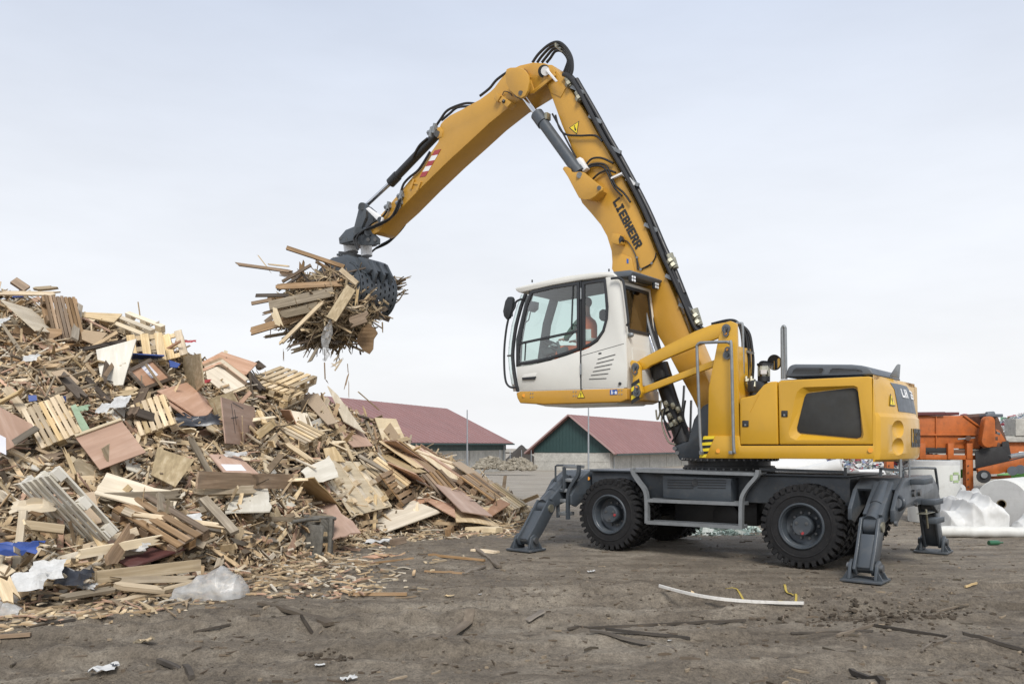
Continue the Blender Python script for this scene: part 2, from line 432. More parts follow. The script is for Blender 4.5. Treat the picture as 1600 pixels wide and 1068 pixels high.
def groundmat():
    m, t, b = newmat('muddy_ground')
    tcn = N(t, 'ShaderNodeTexCoord'); P = tcn.outputs['Object']
    n1 = noise_node(t, .22, 6, .6, vec=P)
    n2 = noise_node(t, 1.7, 9, .68, vec=P)
    n3 = noise_node(t, 16, 8, .72, vec=P)
    mpn = N(t, 'ShaderNodeMapping'); mpn.inputs['Rotation'].default_value = (0, 0, R(-7)); mpn.inputs['Scale'].default_value = (.28, 2.4, 1)
    t.links.new(P, mpn.inputs[0])
    n4 = noise_node(t, 1.6, 7, .65, vec=mpn.outputs[0])
    r1 = ramp(t, [(.38, (.112, .090, .066)), (.50, (.215, .180, .138)), (.62, (.35, .304, .242))])
    a1 = N(t, 'ShaderNodeMath', operation='MULTIPLY_ADD'); a1.inputs[1].default_value = .38
    t.links.new(n2.outputs['Fac'], a1.inputs[0])
    a2 = N(t, 'ShaderNodeMath', operation='MULTIPLY'); a2.inputs[1].default_value = .30; t.links.new(n1.outputs['Fac'], a2.inputs[0])
    a3 = N(t, 'ShaderNodeMath', operation='MULTIPLY_ADD'); a3.inputs[1].default_value = .34; t.links.new(n4.outputs['Fac'], a3.inputs[0]); t.links.new(a2.outputs[0], a3.inputs[2])
    t.links.new(a3.outputs[0], a1.inputs[2]); t.links.new(a1.outputs[0], r1.inputs[0])
    n5 = noise_node(t, 62, 6, .75, vec=P)
    n35 = N(t, 'ShaderNodeMath', operation='MULTIPLY_ADD'); n35.inputs[1].default_value = .55; t.links.new(n5.outputs['Fac'], n35.inputs[0])
    n35b = N(t, 'ShaderNodeMath', operation='MULTIPLY'); n35b.inputs[1].default_value = .45; t.links.new(n3.outputs['Fac'], n35b.inputs[0]); t.links.new(n35b.outputs[0], n35.inputs[2])
    r3 = ramp(t, [(.36, .42), (.50, .98), (.64, 1.5)]); t.links.new(n35.outputs[0], r3.inputs[0])
    mm = N(t, 'ShaderNodeMixRGB', blend_type='MULTIPLY'); mm.inputs[0].default_value = 1
    t.links.new(r1.outputs[0], mm.inputs[1]); t.links.new(r3.outputs[0], mm.inputs[2])
    # dark scuffs and scrape lines
    mps = N(t, 'ShaderNodeMapping'); mps.inputs['Rotation'].default_value = (0, 0, R(9)); mps.inputs['Scale'].default_value = (.9, 5.5, 1)
    t.links.new(P, mps.inputs[0])
    n6 = noise_node(t, 2.6, 9, .72, vec=mps.outputs[0])
    r6 = ramp(t, [(.30, .45), (.42, .98), (.50, 1.0), (.60, 1.0), (.70, 1.18)]); t.links.new(n6.outputs['Fac'], r6.inputs[0])
    m6 = N(t, 'ShaderNodeMixRGB', blend_type='MULTIPLY'); m6.inputs[0].default_value = 1
    t.links.new(mm.outputs[0], m6.inputs[1]); t.links.new(r6.outputs[0], m6.inputs[2]); mm = m6
    # pale chips trodden into the mud
    vo = N(t, 'ShaderNodeTexVoronoi'); vo.inputs['Scale'].default_value = 26; t.links.new(P, vo.inputs['Vector'])
    rv = ramp(t, [(.0, 1), (.10, 1), (.14, 0)]); t.links.new(vo.outputs['Distance'], rv.inputs[0])
    sepc = N(t, 'ShaderNodeSeparateColor'); t.links.new(vo.outputs['Color'], sepc.inputs[0])
    gt = N(t, 'ShaderNodeMath', operation='GREATER_THAN'); gt.inputs[1].default_value = .80; t.links.new(sepc.outputs[0], gt.inputs[0])
    m2 = N(t, 'ShaderNodeMath', operation='MULTIPLY'); t.links.new(rv.outputs[0], m2.inputs[0]); t.links.new(gt.outputs[0], m2.inputs[1])
    m3 = N(t, 'ShaderNodeMath', operation='MULTIPLY'); m3.inputs[1].default_value = .65; t.links.new(m2.outputs[0], m3.inputs[0])
    # far yard: paler gravel, with wet sheen put into the colour as streaks
    sp = N(t, 'ShaderNodeSeparateXYZ'); t.links.new(P, sp.inputs[0])
    yy = N(t, 'ShaderNodeMapRange'); yy.inputs['From Min'].default_value = 17; yy.inputs['From Max'].default_value = 34; t.links.new(sp.outputs['Y'], yy.inputs['Value'])
    ya = N(t, 'ShaderNodeMath', operation='MULTIPLY_ADD'); ya.inputs[1].default_value = .8; t.links.new(n1.outputs['Fac'], ya.inputs[0]); t.links.new(yy.outputs[0], ya.inputs[2])
    yr = ramp(t, [(.45, 0), (1.15, .9)]); t.links.new(ya.outputs[0], yr.inputs[0])
    gm = N(t, 'ShaderNodeMixRGB', blend_type='MULTIPLY'); gm.inputs[0].default_value = 1; gm.inputs[1].default_value = (.33, .295, .245, 1)
    gr2 = ramp(t, [(.36, .62), (.52, 1.0), (.66, 1.35)]); t.links.new(n4.outputs['Fac'], gr2.inputs[0]); t.links.new(gr2.outputs[0], gm.inputs[2])
    mf = N(t, 'ShaderNodeMixRGB'); t.links.new(yr.outputs[0], mf.inputs[0]); t.links.new(mm.outputs[0], mf.inputs[1]); t.links.new(gm.outputs[0], mf.inputs[2])
    mx2 = N(t, 'ShaderNodeMixRGB'); mx2.inputs[2].default_value = (.30, .25, .18, 1)
    t.links.new(m3.outputs[0], mx2.inputs[0]); t.links.new(mf.outputs[0], mx2.inputs[1])
    t.links.new(mx2.outputs[0], b.inputs['Base Color'])
    rr = ramp(t, [(.35, .55), (.6, .95)]); t.links.new(n2.outputs['Fac'], rr.inputs[0]); t.links.new(rr.outputs[0], b.inputs['Roughness'])
    b.inputs['Specular IOR Level'].default_value = .3
    ad = N(t, 'ShaderNodeMath', operation='MULTIPLY_ADD'); ad.inputs[1].default_value = .75
    t.links.new(n35.outputs[0], ad.inputs[0]); t.links.new(n2.outputs['Fac'], ad.inputs[2])
    ad2 = N(t, 'ShaderNodeMath', operation='MULTIPLY_ADD'); ad2.inputs[1].default_value = .6
    t.links.new(n4.outputs['Fac'], ad2.inputs[0]); t.links.new(ad.outputs[0], ad2.inputs[2])
    bump(t, b, ad2.outputs[0], 1.0, .075)
    return m
M['ground'] = groundmat()
# ------------------------------------------------------------------ ground
TH = R(39.0)                                       # the machine stands 39 degrees off the picture plane
MO = V((2.587, 11.60, 0))
UH = V((math.cos(TH), -math.sin(TH), 0)); VH = V((math.sin(TH), math.cos(TH), 0))
def lerp_tab(tab, x):
    if x <= tab[0][0]: return tab[0][1]
    for (a, fa), (b, fb) in zip(tab, tab[1:]):
        if x <= b: return fa + (fb - fa) * (x - a) / (b - a)
    return tab[-1][1]
def sstep(a, b, x):
    t = min(1, max(0, (x - a) / (b - a))); return t * t * (3 - 2 * t)
def base_z(y):
    return -1.40 * sstep(14, 100, y) * 1.0
RUTS = [((-6.0, 6.2), (9.5, 8.6), .30), ((-4.0, 7.2), (10.0, 9.9), .24), ((-1.0, 8.4), (3.4, 9.4), .35), ((1.0, 5.4), (8.0, 7.2), .28), ((-5, 5.6), (2.0, 6.6), .22)]
def gz(x, y):
    z = base_z(y)
    near = 1.0 if y < 30 else max(0.0, 1 - (y - 30) / 30)
    if near > 0:
        p = V((x * .35, y * .35, 3.1))
        z += near * .055 * noise.noise(p)
        z += near * .034 * noise.noise(V((x * 1.3, y * 2.1, 9.0)))
        if y < 20:
            z += .020 * noise.noise(V((x * 3.7, y * 5.0, 1.0)))
            rough = .35 + .9 * sstep(-.05, .30, noise.noise(V((x * .45, y * .8, 21.0)))) + .8 * math.exp(-((y - 9.2 + .08 * x) / .9) ** 2) * sstep(-1, 2, x) + .9 * math.exp(-((y - 7.6) / .35) ** 2) * math.exp(-((x - 3.35) / .7) ** 2)
            z += rough * (.024 * noise.noise(V((x * 7, y * 10, 5.0))) + .016 * noise.noise(V((x * 19, y * 24, 2.0))))
            for (ax, ay), (bx, by), w in RUTS:
                dx, dy = bx - ax, by - ay; L = math.hypot(dx, dy)
                s = ((x - ax) * dx + (y - ay) * dy) / L
                if -.5 < s < L + .5:
                    d = abs((x - ax) * dy - (y - ay) * dx) / L + .10 * noise.noise(V((x * .8, y * .8, 7)))
                    e = min(1, (s + .5) / 1.0, (L + .5 - s) / 1.0)
                    if d < w * 2: z += e * (-(.045 + .018 * math.sin(s * 26 + d * 9)) * math.exp(-(d / w) ** 4) + .040 * math.exp(-((d - w * 1.25) / (w * .35)) ** 2) * (1 + .8 * noise.noise(V((x * 4, y * 4, 3)))))
    # flat where the machine stands
    q = V((x, y, 0)) - MO; u = q.dot(UH); v = q.dot(VH)
    k = 1 - sstep(0, 1.2, max(abs(u) - 2.7, abs(v - 1.0) - 1.95, 0))
    return z * (1 - k * .85) - .012 * k
def build_ground():
    ys = []; y = -14.0
    while y < 700:
        ys.append(y)
        if y < 3.5: y += .8
        elif y < 20: y += .016 + .0042 * (y - 3.5)
        else: y += .04 * y
    n = 300; vs = []; fs = []
    for y in ys:
        w = 9 + .95 * max(y, 0)
        dens = 1.0 if 0 < y < 20 else .0
        for i in range(n + 1):
            s = 2 * i / n - 1
            x = w * (s * .62 + .38 * s ** 3)
            vs.append((x, y, gz(x, y) if y > -3 else 0))
    for j in range(len(ys) - 1):
        for i in range(n):
            a = j * (n + 1) + i
            fs.append((a, a + 1, a + n + 2, a + n + 1))
    mb = MB(); mb.add(vs, fs)
    o = mb.build('ground', M['ground'], fix=False)
    for p in o.data.polygons: pass
    tag(o, kind='structure')
    return o
build_ground()

# ------------------------------------------------------------------ sheds
def one(name, mat, parent, fn, bevel=0.0, **kw):
    mb = MB(); fn(mb); return mb.build(name, mat, parent, bevel=bevel, **kw)
def shed_left():
    c = V((-.73, 95, 0)); e = V((-12.4, 62, 0)); gzv = -1.35
    d = (c - e).normalized(); L = (c - e).length
    n = V((-d.y, d.x, 0))                           # away from the viewer
    if n.y < 0: n = -n
    if n.x > 0: n = V((-abs(d.y), abs(d.x), 0))
    o = empty('shed', (c.x, c.y, gzv), label='red roofed grey concrete shed half hidden behind the wood heap', cat='shed')
    def P(s, w, z): return -d * s + n * w + V((0, 0, z - gzv))
    ez, rz, w = 1.78, 5.75, 7.6
    mb = MB(); mb.prism([P(0, 0, gzv - 1), P(L + 12, 0, gzv - 1), P(L + 12, 0, 1.02), P(0, 0, 1.02)], n * .3)
    mb.prism([P(0, .3, gzv - 1), P(0, w * 2, gzv - 1), P(0, w * 2, 1.02), P(0, .3, 1.02)], -d * .3)
    wl = mb.build('wall', M['concrete'], o)
    # pilaster joints standing a little proud
    for s in (10.5, 21.5, 32.5):
        one('pilaster', M['concrete'], wl, lambda b: b.prism([P(s, -.06, gzv - .5), P(s + .35, -.06, gzv - .5), P(s + .35, -.06, 1.0), P(s, -.06, 1.0)], n * .05))
    mb = MB(); mb.prism([P(0, -.05, 1.03), P(L + 12, -.05, 1.03), P(L + 12, -.05, ez), P(0, -.05, ez)], n * .3)
    mb.prism([P(0, .25, 1.03), P(0, 2 * w, 1.03), P(0, w, rz - .4)], -d * .2)
    mb.build('cladding', M['greenwall'], o)
    ov = .7
    mb = MB()
    mb.prism([P(-ov, -ov, ez - .10), P(L + 12, -ov, ez - .10), P(L + 12, w, rz), P(-ov, w, rz)], V((0, 0, .14)))
    mb.prism([P(-ov, 2 * w + ov, ez - .10), P(L + 12, 2 * w + ov, ez - .10), P(L + 12, w + .01, rz), P(-ov, w + .01, rz)], V((0, 0, .14)))
    rf = mb.build('roof', M['roof'], o)
    mb = MB()
    s = 0
    while s < L + 12:                               # raised sheet seams
        mb.beam(P(s, -ov, ez + .05), P(s, w, rz + .15), .05, .03); s += 1.1
    mb.build('roof_seam', M['roof'], rf)
    mb = MB(); mb.beam(P(-ov, -ov - .08, ez - .10), P(L + 12, -ov - .08, ez - .10), .16, .15); mb.build('gutter', M['greenwall'], o)
    for s in (1.0, 22.0, 40.0):
        mb = MB(); mb.cyl(P(s, -.15, gzv), P(s, -.15, ez - .15), .07, n=8); mb.build('downpipe', M['pole'], o)
def shed_right():
    c = V((11.18, 95, 0)); gzv = -1.45
    d = V((.47, .883, 0)).normalized(); n = V((-d.y, d.x, 0)); L, w = 46, 4.83
    o = empty('shed', (c.x, c.y, gzv), label='red roofed shed with dark green gable behind the excavator cab', cat='shed')
    def P(s, q, z): return d * s + n * q + V((0, 0, z - gzv))
    ct, ez, rz = .70, 1.20, 5.0
    mb = MB()
    mb.prism([P(0, 0, gzv - 1), P(0, 2 * w, gzv - 1), P(0, 2 * w, ct), P(0, 0, ct)], d * .3)
    mb.prism([P(.3, 0, gzv - 1), P(L, 0, gzv - 1), P(L, 0, ct), P(.3, 0, ct)], n * .3)
    wl = mb.build('wall', M['concrete'], o)
    z = -.35; one('wall_joint', M['concrete'], wl, lambda b: b.prism([P(-.03, 0, z), P(-.03, 2 * w, z), P(-.03, 2 * w, z + .05), P(-.03, 0, z + .05)], d * .025))
    for s in (7, 14, 21, 28): one('pilaster', M['concrete'], wl, lambda b: b.prism([P(s, -.05, gzv), P(s + .3, -.05, gzv), P(s + .3, -.05, ct), P(s, -.05, ct)], n * .04))
    mb = MB()
    q = 0.0
    while q < 2 * w - .01:                          # upright cladding boards on the gable
        q2 = min(q + .42, 2 * w)
        def top(t): return (ez if t < .001 else ez) + (rz - ez) * (1 - abs(t - w) / w) - .08
        pl = [P(-.06, q + .008, ct + .01), P(-.06, q2 - .008, ct + .01), P(-.06, q2 - .008, top(q2)), P(-.06, q + .008, top(q))]
        if q < w < q2: pl.insert(3, P(-.06, w, top(w)))
        mb.prism(pl, d * .05); q = q2
    mb.prism([P(0, 0, ct + .01), P(0, 2 * w, ct + .01), P(0, 2 * w, ez - .1), P(0, w, rz - .12), P(0, 0, ez - .1)], d * .2)
    mb.prism([P(.2, -.05, ct + .01), P(L, -.05, ct + .01), P(L, -.05, ez), P(.2, -.05, ez)], n * .2)
    mb.build('cladding', M['greenwall'], o)
    ov = .9; fo = .8; sl = (rz - ez) / w
    mb = MB()
    mb.prism([P(-fo, -ov, ez - ov * sl), P(L, -ov, ez - ov * sl), P(L, w, rz), P(-fo, w, rz)], V((0, 0, .14)))
    mb.prism([P(-fo, 2 * w + ov, ez - ov * sl), P(L, 2 * w + ov, ez - ov * sl), P(L, w + .01, rz), P(-fo, w + .01, rz)], V((0, 0, .14)))
    rf = mb.build('roof', M['roof'], o)
    mb = MB(); s = 0
    while s < L:
        mb.beam(P(s, -ov, ez - ov * sl + .15), P(s, w, rz + .15), .05, .03); s += 1.1
    mb.build('roof_seam', M['roof'], rf)
    mb = MB()
    mb.beam(P(-fo - .04, -ov, ez - ov * sl + .10), P(-fo - .04, w, rz + .10), .07, .17)
    mb.beam(P(-fo - .04, 2 * w + ov, ez - ov * sl + .10), P(-fo - .04, w + .02, rz + .10), .07, .17)
    mb.build('verge_trim', M['verge'], o)
    mb = MB(); mb.beam(P(-.2, -ov - .08, ez - ov * sl), P(L, -ov - .08, ez - ov * sl), .16, .15); mb.build('gutter', M['greenwall'], o)
    mb = MB(); mb.tube([P(.9, -ov, ez - ov * sl), P(.9, -.15, ez - .9), P(.9, -.15, gzv)], .07, n=8); mb.build('downpipe', M['pole'], o)
shed_left(); shed_right()

def pole(px, ptop, y, label):
    z0 = base_z(y) - .2
    t = W(px, ptop, y)
    mb = MB(); mb.cyl((0, 0, 0), (0, 0, t.z - z0), .085 * y / 70, .045 * y / 70, n=8)
    o = mb.build('lightning_rod', M['pole']); o.location = (t.x, y, z0)
    tag(o, label, 'pole', 'thin grey rods in front of the sheds')
pole(730, 640, 76, 'thin grey rod in front of the left shed, clear of the wood heap')
pole(919.5, 612, 74, 'tall thin grey rod in front of the green gable')

# fence posts between the sheds
for i, px in enumerate((700, 716, 745, 757, 781, 797, 815, 830)):
    b = W(px, 726, 90); t = W(px, 706, 90)
    mb = MB(); mb.cyl((0, 0, -.3), (0, 0, t.z - b.z), .045, n=6); mb.beam((0, 0, t.z - b.z), (.0, .0, t.z - b.z + .25), .05, .05)
    o = mb.build('fence_post', M['pole']); o.location = b
    tag(o, ['first', 'second', 'third', 'fourth', 'fifth', 'sixth', 'seventh', 'eighth'][i] + ' slim grey fence post from the left in the yard before the sheds', 'fence post', 'fence posts between the sheds')

def mound(name, px0, px1, pyb, pyt, y, depth, mat, label, cat, seed, rough=.25, peak=.5):
    a = W(px0, pyb, y); b = W(px1, pyb, y); H = W(0, pyt, y).z - a.z
    L = b.x - a.x; n, m = 48, 20; vs = []; fs = []
    for j in range(m + 1):
        for i in range(n + 1):
            s = i / n; t = j / m
            prof = min(1, (s / peak) ** .8 if s < peak else ((1 - s) / (1 - peak)) ** .8) * math.sin(math.pi * t) ** .7
            nn = noise.fractal(V((s * 7 + seed, t * 5, seed)), 1.0, 2.0, 5)
            vs.append((L * (s - .5), depth * (t - .3), H * prof * (1 + rough * nn) - .25))
    for j in range(m):
        for i in range(n):
            k = j * (n + 1) + i; fs.append((k, k + 1, k + n + 2, k + n + 1))
    mb = MB(); mb.add(vs, fs); o = mb.build(name, mat, fix=False)
    o.location = ((a.x + b.x) / 2, y, a.z)
    return tag(o, label, cat)
M['gravel'] = paint('grey_gravel', (.25, .245, .235), .95, 0, var=.2, dirt=.5, dirtcol=(.14, .13, .12), scale=3, bmp=.8)
M['compost'] = paint('dark_compost', (.040, .033, .026), .95, 0, var=.35, dirt=.6, dirtcol=(.075, .055, .038), scale=.8, bmp=.8)
mound('gravel_heap', 640, 762, 741, 714, 62, 6, M['gravel'], 'low heap of grey gravel in the yard before the left shed', 'gravel heap', 3, .10, .42)
mound('compost_mound', 780, 850, 728, 692, 118, 12, M['compost'], 'tall dark brown mound in the gap between the two sheds', 'mound', 8, .12, .5)

def tint_mesh(mb, cols_per_face, name, mat):
    me = mb.mesh(name, mat, smooth=False, fix=False)
    at = me.attributes.new('tint', 'FLOAT_COLOR', 'FACE')
    flat = []
    for c in cols_per_face: flat += [c[0], c[1], c[2], 1.0]
    at.data.foreach_set('color', flat)
    return me
def rubble(name, spots, label, cat, seed):
    q = random.Random(seed); mb = MB(); cols = []
    for px0, px1, pyb, pyt, y, cnt in spots:
        for i in range(cnt):
            s = q.random(); px = px0 + (px1 - px0) * s
            top = pyb + (pyt - pyb) * math.sin(math.pi * min(max(s, .06), .94)) ** .7
            py = pyb + (top - pyb) * q.random() ** 1.2
            p = W(px, py, y + (pyb - py) / max(1, pyb - pyt) * 2 + q.uniform(-.4, .4)); r = q.uniform(.08, .26)
            k = len(mb.f); b = len(mb.v)
            rot = Matrix.Rotation(q.uniform(0, 6), 3, 'Z') @ Matrix.Rotation(q.uniform(-.8, .8), 3, 'X')
            mb.box(p, (r * q.uniform(1, 2), r * q.uniform(.8, 1.4), r * q.uniform(.5, 1)), rot)
            for j in range(b, len(mb.v)):
                mb.v[j] = tuple(V(mb.v[j]) + V((q.uniform(-1, 1), q.uniform(-1, 1), q.uniform(-1, 1))) * r * .2)
            g = q.uniform(.7, 1.2); cols += [(.33 * g, .295 * g, .235 * g)] * (len(mb.f) - k)
    o = link(name, tint_mesh(mb, cols, name, M['stone']))
    return tag(o, label, cat, kind='stuff')
rubble('stone_rubble', [(742, 792, 731, 713, 74, 420), (782, 836, 733, 715, 72, 420)], 'pale broken stones heaped in the yard between the sheds', 'rubble', 5)
# low dark verge far behind the yard
mb = MB()
vs = []; fs = []
for i in range(81):
    x = -420 + 12 * i
    h = 1.0 + 1.6 * noise.noise(V((i * .35, 2, 1)))
    vs += [(x, 300, -2), (x, 300, -1.4 + max(.2, h)), (x, 330, -2)]
for i in range(80):
    a = 3 * i; fs += [(a, a + 3, a + 4, a + 1), (a + 1, a + 4, a + 5, a + 2)]
mb.add(vs, fs)
tag(mb.build('far_bank', M['compost'], fix=False), kind='structure')
# ------------------------------------------------------------------ material handler
def Mv(px, py, v):
    """machine-frame point on the upright plane v = const that the photo shows at this pixel"""
    k = (px - CX) / F
    ax = MO.x + v * VH.x; ay = MO.y + v * VH.y
    u = (k * ay - ax) / (UH.x - k * UH.y)
    y = ay + u * UH.y
    return V((u, v, EYE + (HY - py) * y / F))
def Mu(px, py, u):
    k = (px - CX) / F
    ax = MO.x + u * UH.x; ay = MO.y + u * UH.y
    v = (k * ay - ax) / (VH.x - k * VH.y)
    y = ay + v * VH.y
    return V((u, v, EYE + (HY - py) * y / F))
def PV(pts, v): return [Mv(x, y, v) for x, y in pts]
def PU(pts, u): return [Mu(x, y, u) for x, y in pts]
HAND = empty('material_handler', MO, (0, 0, -TH),
             label='yellow wheeled material handler with raised white cab, standing on its outriggers', cat='excavator')
Y0 = V((0, 1, 0))
def plate(name, pts, v0, v1, mat, parent=HAND, bevel=0.0, seg=2):
    mb = MB(); mb.prism(PV(pts, v0), V((0, v1 - v0, 0)))
    return mb.build(name, mat, parent, bevel=bevel, seg=seg)

# ---- undercarriage
VN, VF = 0.0, 2.2                                  # near and far faces
VC = 1.1
uc = one('undercarriage', M['grey_dirty'], HAND, lambda b: b.b2((-2.0, .36, .78), (1.95, 1.84, 1.16)), bevel=.015)
one('chassis_box', M['grey'], uc, lambda b: b.prism(PV([(1035, 743), (1142, 747), (1142, 787), (1060, 779), (1036, 777)], .10), Y0 * .26), bevel=.012)
for i in range(4):
    z0 = 748.5 + i * 4.0
    for xa, xb in ((1043, 1083), (1090, 1134)):
        one('louvre', M['dark'], uc, lambda b: b.prism(PV([(xa, z0), (xb, z0 + .8), (xb, z0 + 2.0), (xa, z0 + 1.2)], .10 - .008), Y0 * .012))
one('lock', M['dark'], uc, lambda b: (b.cyl(Mv(1086.5, 753, .095), Mv(1086.5, 753, .085), .05, n=16), b.cyl(Mv(1086.5, 754, .085), Mv(1086.5, 754, .075), .018, n=10)))
one('top_flange', M['grey'], uc, lambda b: b.b2((-2.0, .30, 1.163), (1.95, 1.90, 1.19)), bevel=.006)
one('gearbox', M['dark'], uc, lambda b: (b.b2((-.75, .75, .42), (.55, 1.5, .775)), b.cyl((-1.3, 1.1, .55), (1.3, 1.1, .55), .06, n=10), b.cyl((.1, .68, .55), (.1, .75, .55), .2, n=16)), bevel=.02)
for uu in (-1.45, 1.45):
    one('axle', M['dark'], uc, lambda b: (b.cyl((uu, .45, .535), (uu, 1.75, .535), .13, n=12), b.ball((uu, 1.1, .535), .27), b.b2((uu - .15, .6, .66), (uu + .15, 1.6, .79))))
for px, py in ((919, 747), (1359.5, 755.5)):
    one('reflector', M['orangedot'], uc, lambda b: b.cyl(Mv(px, py, .36), Mv(px, py, .345), .028, n=16))
# steps and walkways along the near side
def grate(name, a, b_, depth, thick, up=None):
    mb = MB(); a = V(a); b2 = V(b_); d = (b2 - a); L = d.length; x = d.normalized()
    mb.beam(a, b2, .014, thick); mb.beam(a + Y0 * depth, b2 + Y0 * depth, .014, thick)
    n = int(L / .045)
    for i in range(n + 1):
        p = a + x * (L * i / n)
        mb.beam(p + Y0 * .008, p + Y0 * (depth - .008), .010, thick * .7)
    for k in (.33, .66): mb.beam(a + Y0 * depth * k, b2 + Y0 * depth * k, .008, thick * .5)
    o = mb.build(name, M['galv'], uc); o['kind'] = 'stuff'; return o
grate('walkway', Mv(986, 734.5, 0), Mv(1181, 740.5, 0), .36, .045)
grate('step', Mv(1007, 781, -.02), Mv(1158, 787, -.02), .24, .05)
grate('step', Mv(1010, 815.5, -.03), Mv(1157, 823.5, -.03), .22, .05)
def strip(name, pts, v, w, t, mat, parent):
    """flat bar following a bent line in the side plane"""
    c = crom(PV(pts, v), 5); L = []; Rr = []
    for i, p in enumerate(c):
        d = (c[min(i + 1, len(c) - 1)] - c[max(i - 1, 0)]).normalized(); n = V((-d.z, 0, d.x))
        L.append(p + n * t / 2); Rr.append(p - n * t / 2)
    mb = MB()
    vs = []
    for a, b in zip(L, Rr): vs += [a, b, a + Y0 * w, b + Y0 * w]
    fs = []
    for i in range(len(c) - 1):
        k = 4 * i
        fs += [(k, k + 4, k + 5, k + 1), (k + 2, k + 3, k + 7, k + 6), (k, k + 2, k + 6, k + 4), (k + 1, k + 5, k + 7, k + 3)]
    fs += [(0, 1, 3, 2), (4 * len(c) - 4, 4 * len(c) - 2, 4 * len(c) - 1, 4 * len(c) - 3)]
    mb.add(vs, fs)
    return mb.build(name, mat, parent)
for pts in ([(987, 731), (988, 738), (996, 751), (1006, 765), (1009, 781), (1009.5, 817)], [(1183, 734), (1181, 744), (1169, 758), (1160, 772), (1157, 787), (1156.5, 826)]):
    strip('step_bracket', pts, -.04, .075, .05, M['galv'], uc)
    strip('step_bracket', pts, .24, .05, .05, M['grey'], uc)
one('rail_bracket', M['grey'], uc, lambda b: (b.beam(Mv(1187, 732.5, .3), Mv(1320, 737, .3), .03, .035), b.beam(Mv(1321, 730, .3), Mv(1321, 743, .3), .03, .035), b.beam(Mv(1376, 732, .3), Mv(1404, 734, .3), .03, .03), b.beam(Mv(1376, 730, .3), Mv(1376, 744, .3), .03, .03)))
# ladder at the front corner
lad = strip('ladder', [(903, 726), (902, 741), (894, 754), (888, 766), (886, 782), (886, 811)], -.10, .05, .05, M['grey'], HAND)
strip('ladder_rail', [(880, 729), (880, 764), (871, 768), (870.5, 808)], -.12, .05, .035, M['grey'], lad)
for xa, xb, y in ((880, 902, 731), (879, 893, 752), (871, 886, 768), (871, 886, 784), (871, 886, 804.5)):
    one('rung', M['galv'], lad, lambda b: b.b2(Mv(xa, y, -.10), Mv(xb, y, -.10) + V((0, .20, .045))), bevel=.004)
one('ladder_handle', M['grey'], lad, lambda b: b.tube(PV([(868, 751), (868, 728), (870, 726.5), (880, 726.5), (898, 726.5)], .05), .016, 8))

# ---- wheels: eight, in four pairs
def tyre_mb():
    Rr, w = .505, .27
    prof = [(.285, .02), (.30, .0), (.34, -.005), (.42, -.012), (.475, .0), (Rr - .012, .03), (Rr, .06), (Rr, w - .06), (Rr - .012, w - .03), (.475, w), (.42, w + .012), (.34, w + .005), (.30, w), (.285, w - .02)]
    mb = MB(); mb.lathe(prof, n=72, closed=True)
    n = 34
    for side in (0, 1):
        for i in range(n):
            a = 2 * math.pi * (i + .5 * side) / n
            rot = Matrix.Rotation(-a, 3, 'Y')
            ln = .125 if i % 2 else .105
            y0, y1 = (-.004, ln) if side == 0 else (w - ln, w + .004)
            sk = .022 if side == 0 else -.022
            vs = []
            for r, e in ((Rr - .03, 1.12), (Rr + .032, .86)):
                for y, s in ((y0, -sk), (y1, sk)):
                    for t in (-.030, .030): vs.append(V((t * e + s, y, r)))
            mb.add([rot @ p for p in vs], [(0, 1, 3, 2), (4, 6, 7, 5), (0, 4, 5, 1), (2, 3, 7, 6), (0, 2, 6, 4), (1, 5, 7, 3)])
            if side == 0:                            # shoulder block running down the sidewall
                vs = []
                for r, e in ((Rr - .045, .9), (Rr + .02, .9)):
                    for y in (-.016, .012):
                        for t in (-.026, .026): vs.append(V((t * e - sk, y, r)))
                mb.add([rot @ p for p in vs], [(0, 1, 3, 2), (4, 6, 7, 5), (0, 4, 5, 1), (2, 3, 7, 6), (0, 2, 6, 4), (1, 5, 7, 3)])
            elif True:
                vs = []
                for r, e in ((Rr - .045, .9), (Rr + .02, .9)):
                    for y in (w - .012, w + .016):
                        for t in (-.026, .026): vs.append(V((t * e - sk, y, r)))
                mb.add([rot @ p for p in vs], [(0, 1, 3, 2), (4, 6, 7, 5), (0, 4, 5, 1), (2, 3, 7, 6), (0, 2, 6, 4), (1, 5, 7, 3)])
    # raised ring on the sidewall
    mb.lathe([(.385, -.012), (.39, -.018), (.40, -.018), (.405, -.012)], n=64, closed=True)
    return mb
tyre_me = tyre_mb().mesh('tyre', M['tyre'])
def rim_mb():
    mb = MB()
    mb.lathe([(.300, -.006), (.290, -.020), (.278, -.020), (.268, -.004), (.258, .03), (.250, .09), (.245, .15), (.215, .17), (.13, .175), (.13, .19), (.26, .20), (.285, .10)], n=56, closed=True)
    mb.lathe([(.262, .020), (.268, .008), (.262, .004), (.256, .010)], n=48, closed=True)
    return mb
rim_me = rim_mb().mesh('rim', M['grey'])
def hub_mb():
    mb = MB()
    mb.lathe([(0, .015), (.118, .015), (.128, .028), (.132, .05), (.135, .18), (.20, .185), (.20, .20), (0, .2)], n=40)
    return mb
hub_me = hub_mb().mesh('wheel', M['grey'])
bolt_mb = MB()
for i in range(3):
    a = R(30 + 120 * i); c = V((.075 * math.cos(a), .015, .075 * math.sin(a)))
    bolt_mb.cyl(c, c - V((0, .006, 0)), .022, n=12); bolt_mb.cyl(c - V((0, .006, 0)), c - V((0, .016, 0)), .011, n=6)
for i in range(10):
    a = 2 * math.pi * i / 10; c = V((.172 * math.cos(a), .182, .172 * math.sin(a))); bolt_mb.cyl(c, c - V((0, .035, 0)), .018, n=6)
bolt_me = bolt_mb.mesh('wheel_nut', M['bolt'])
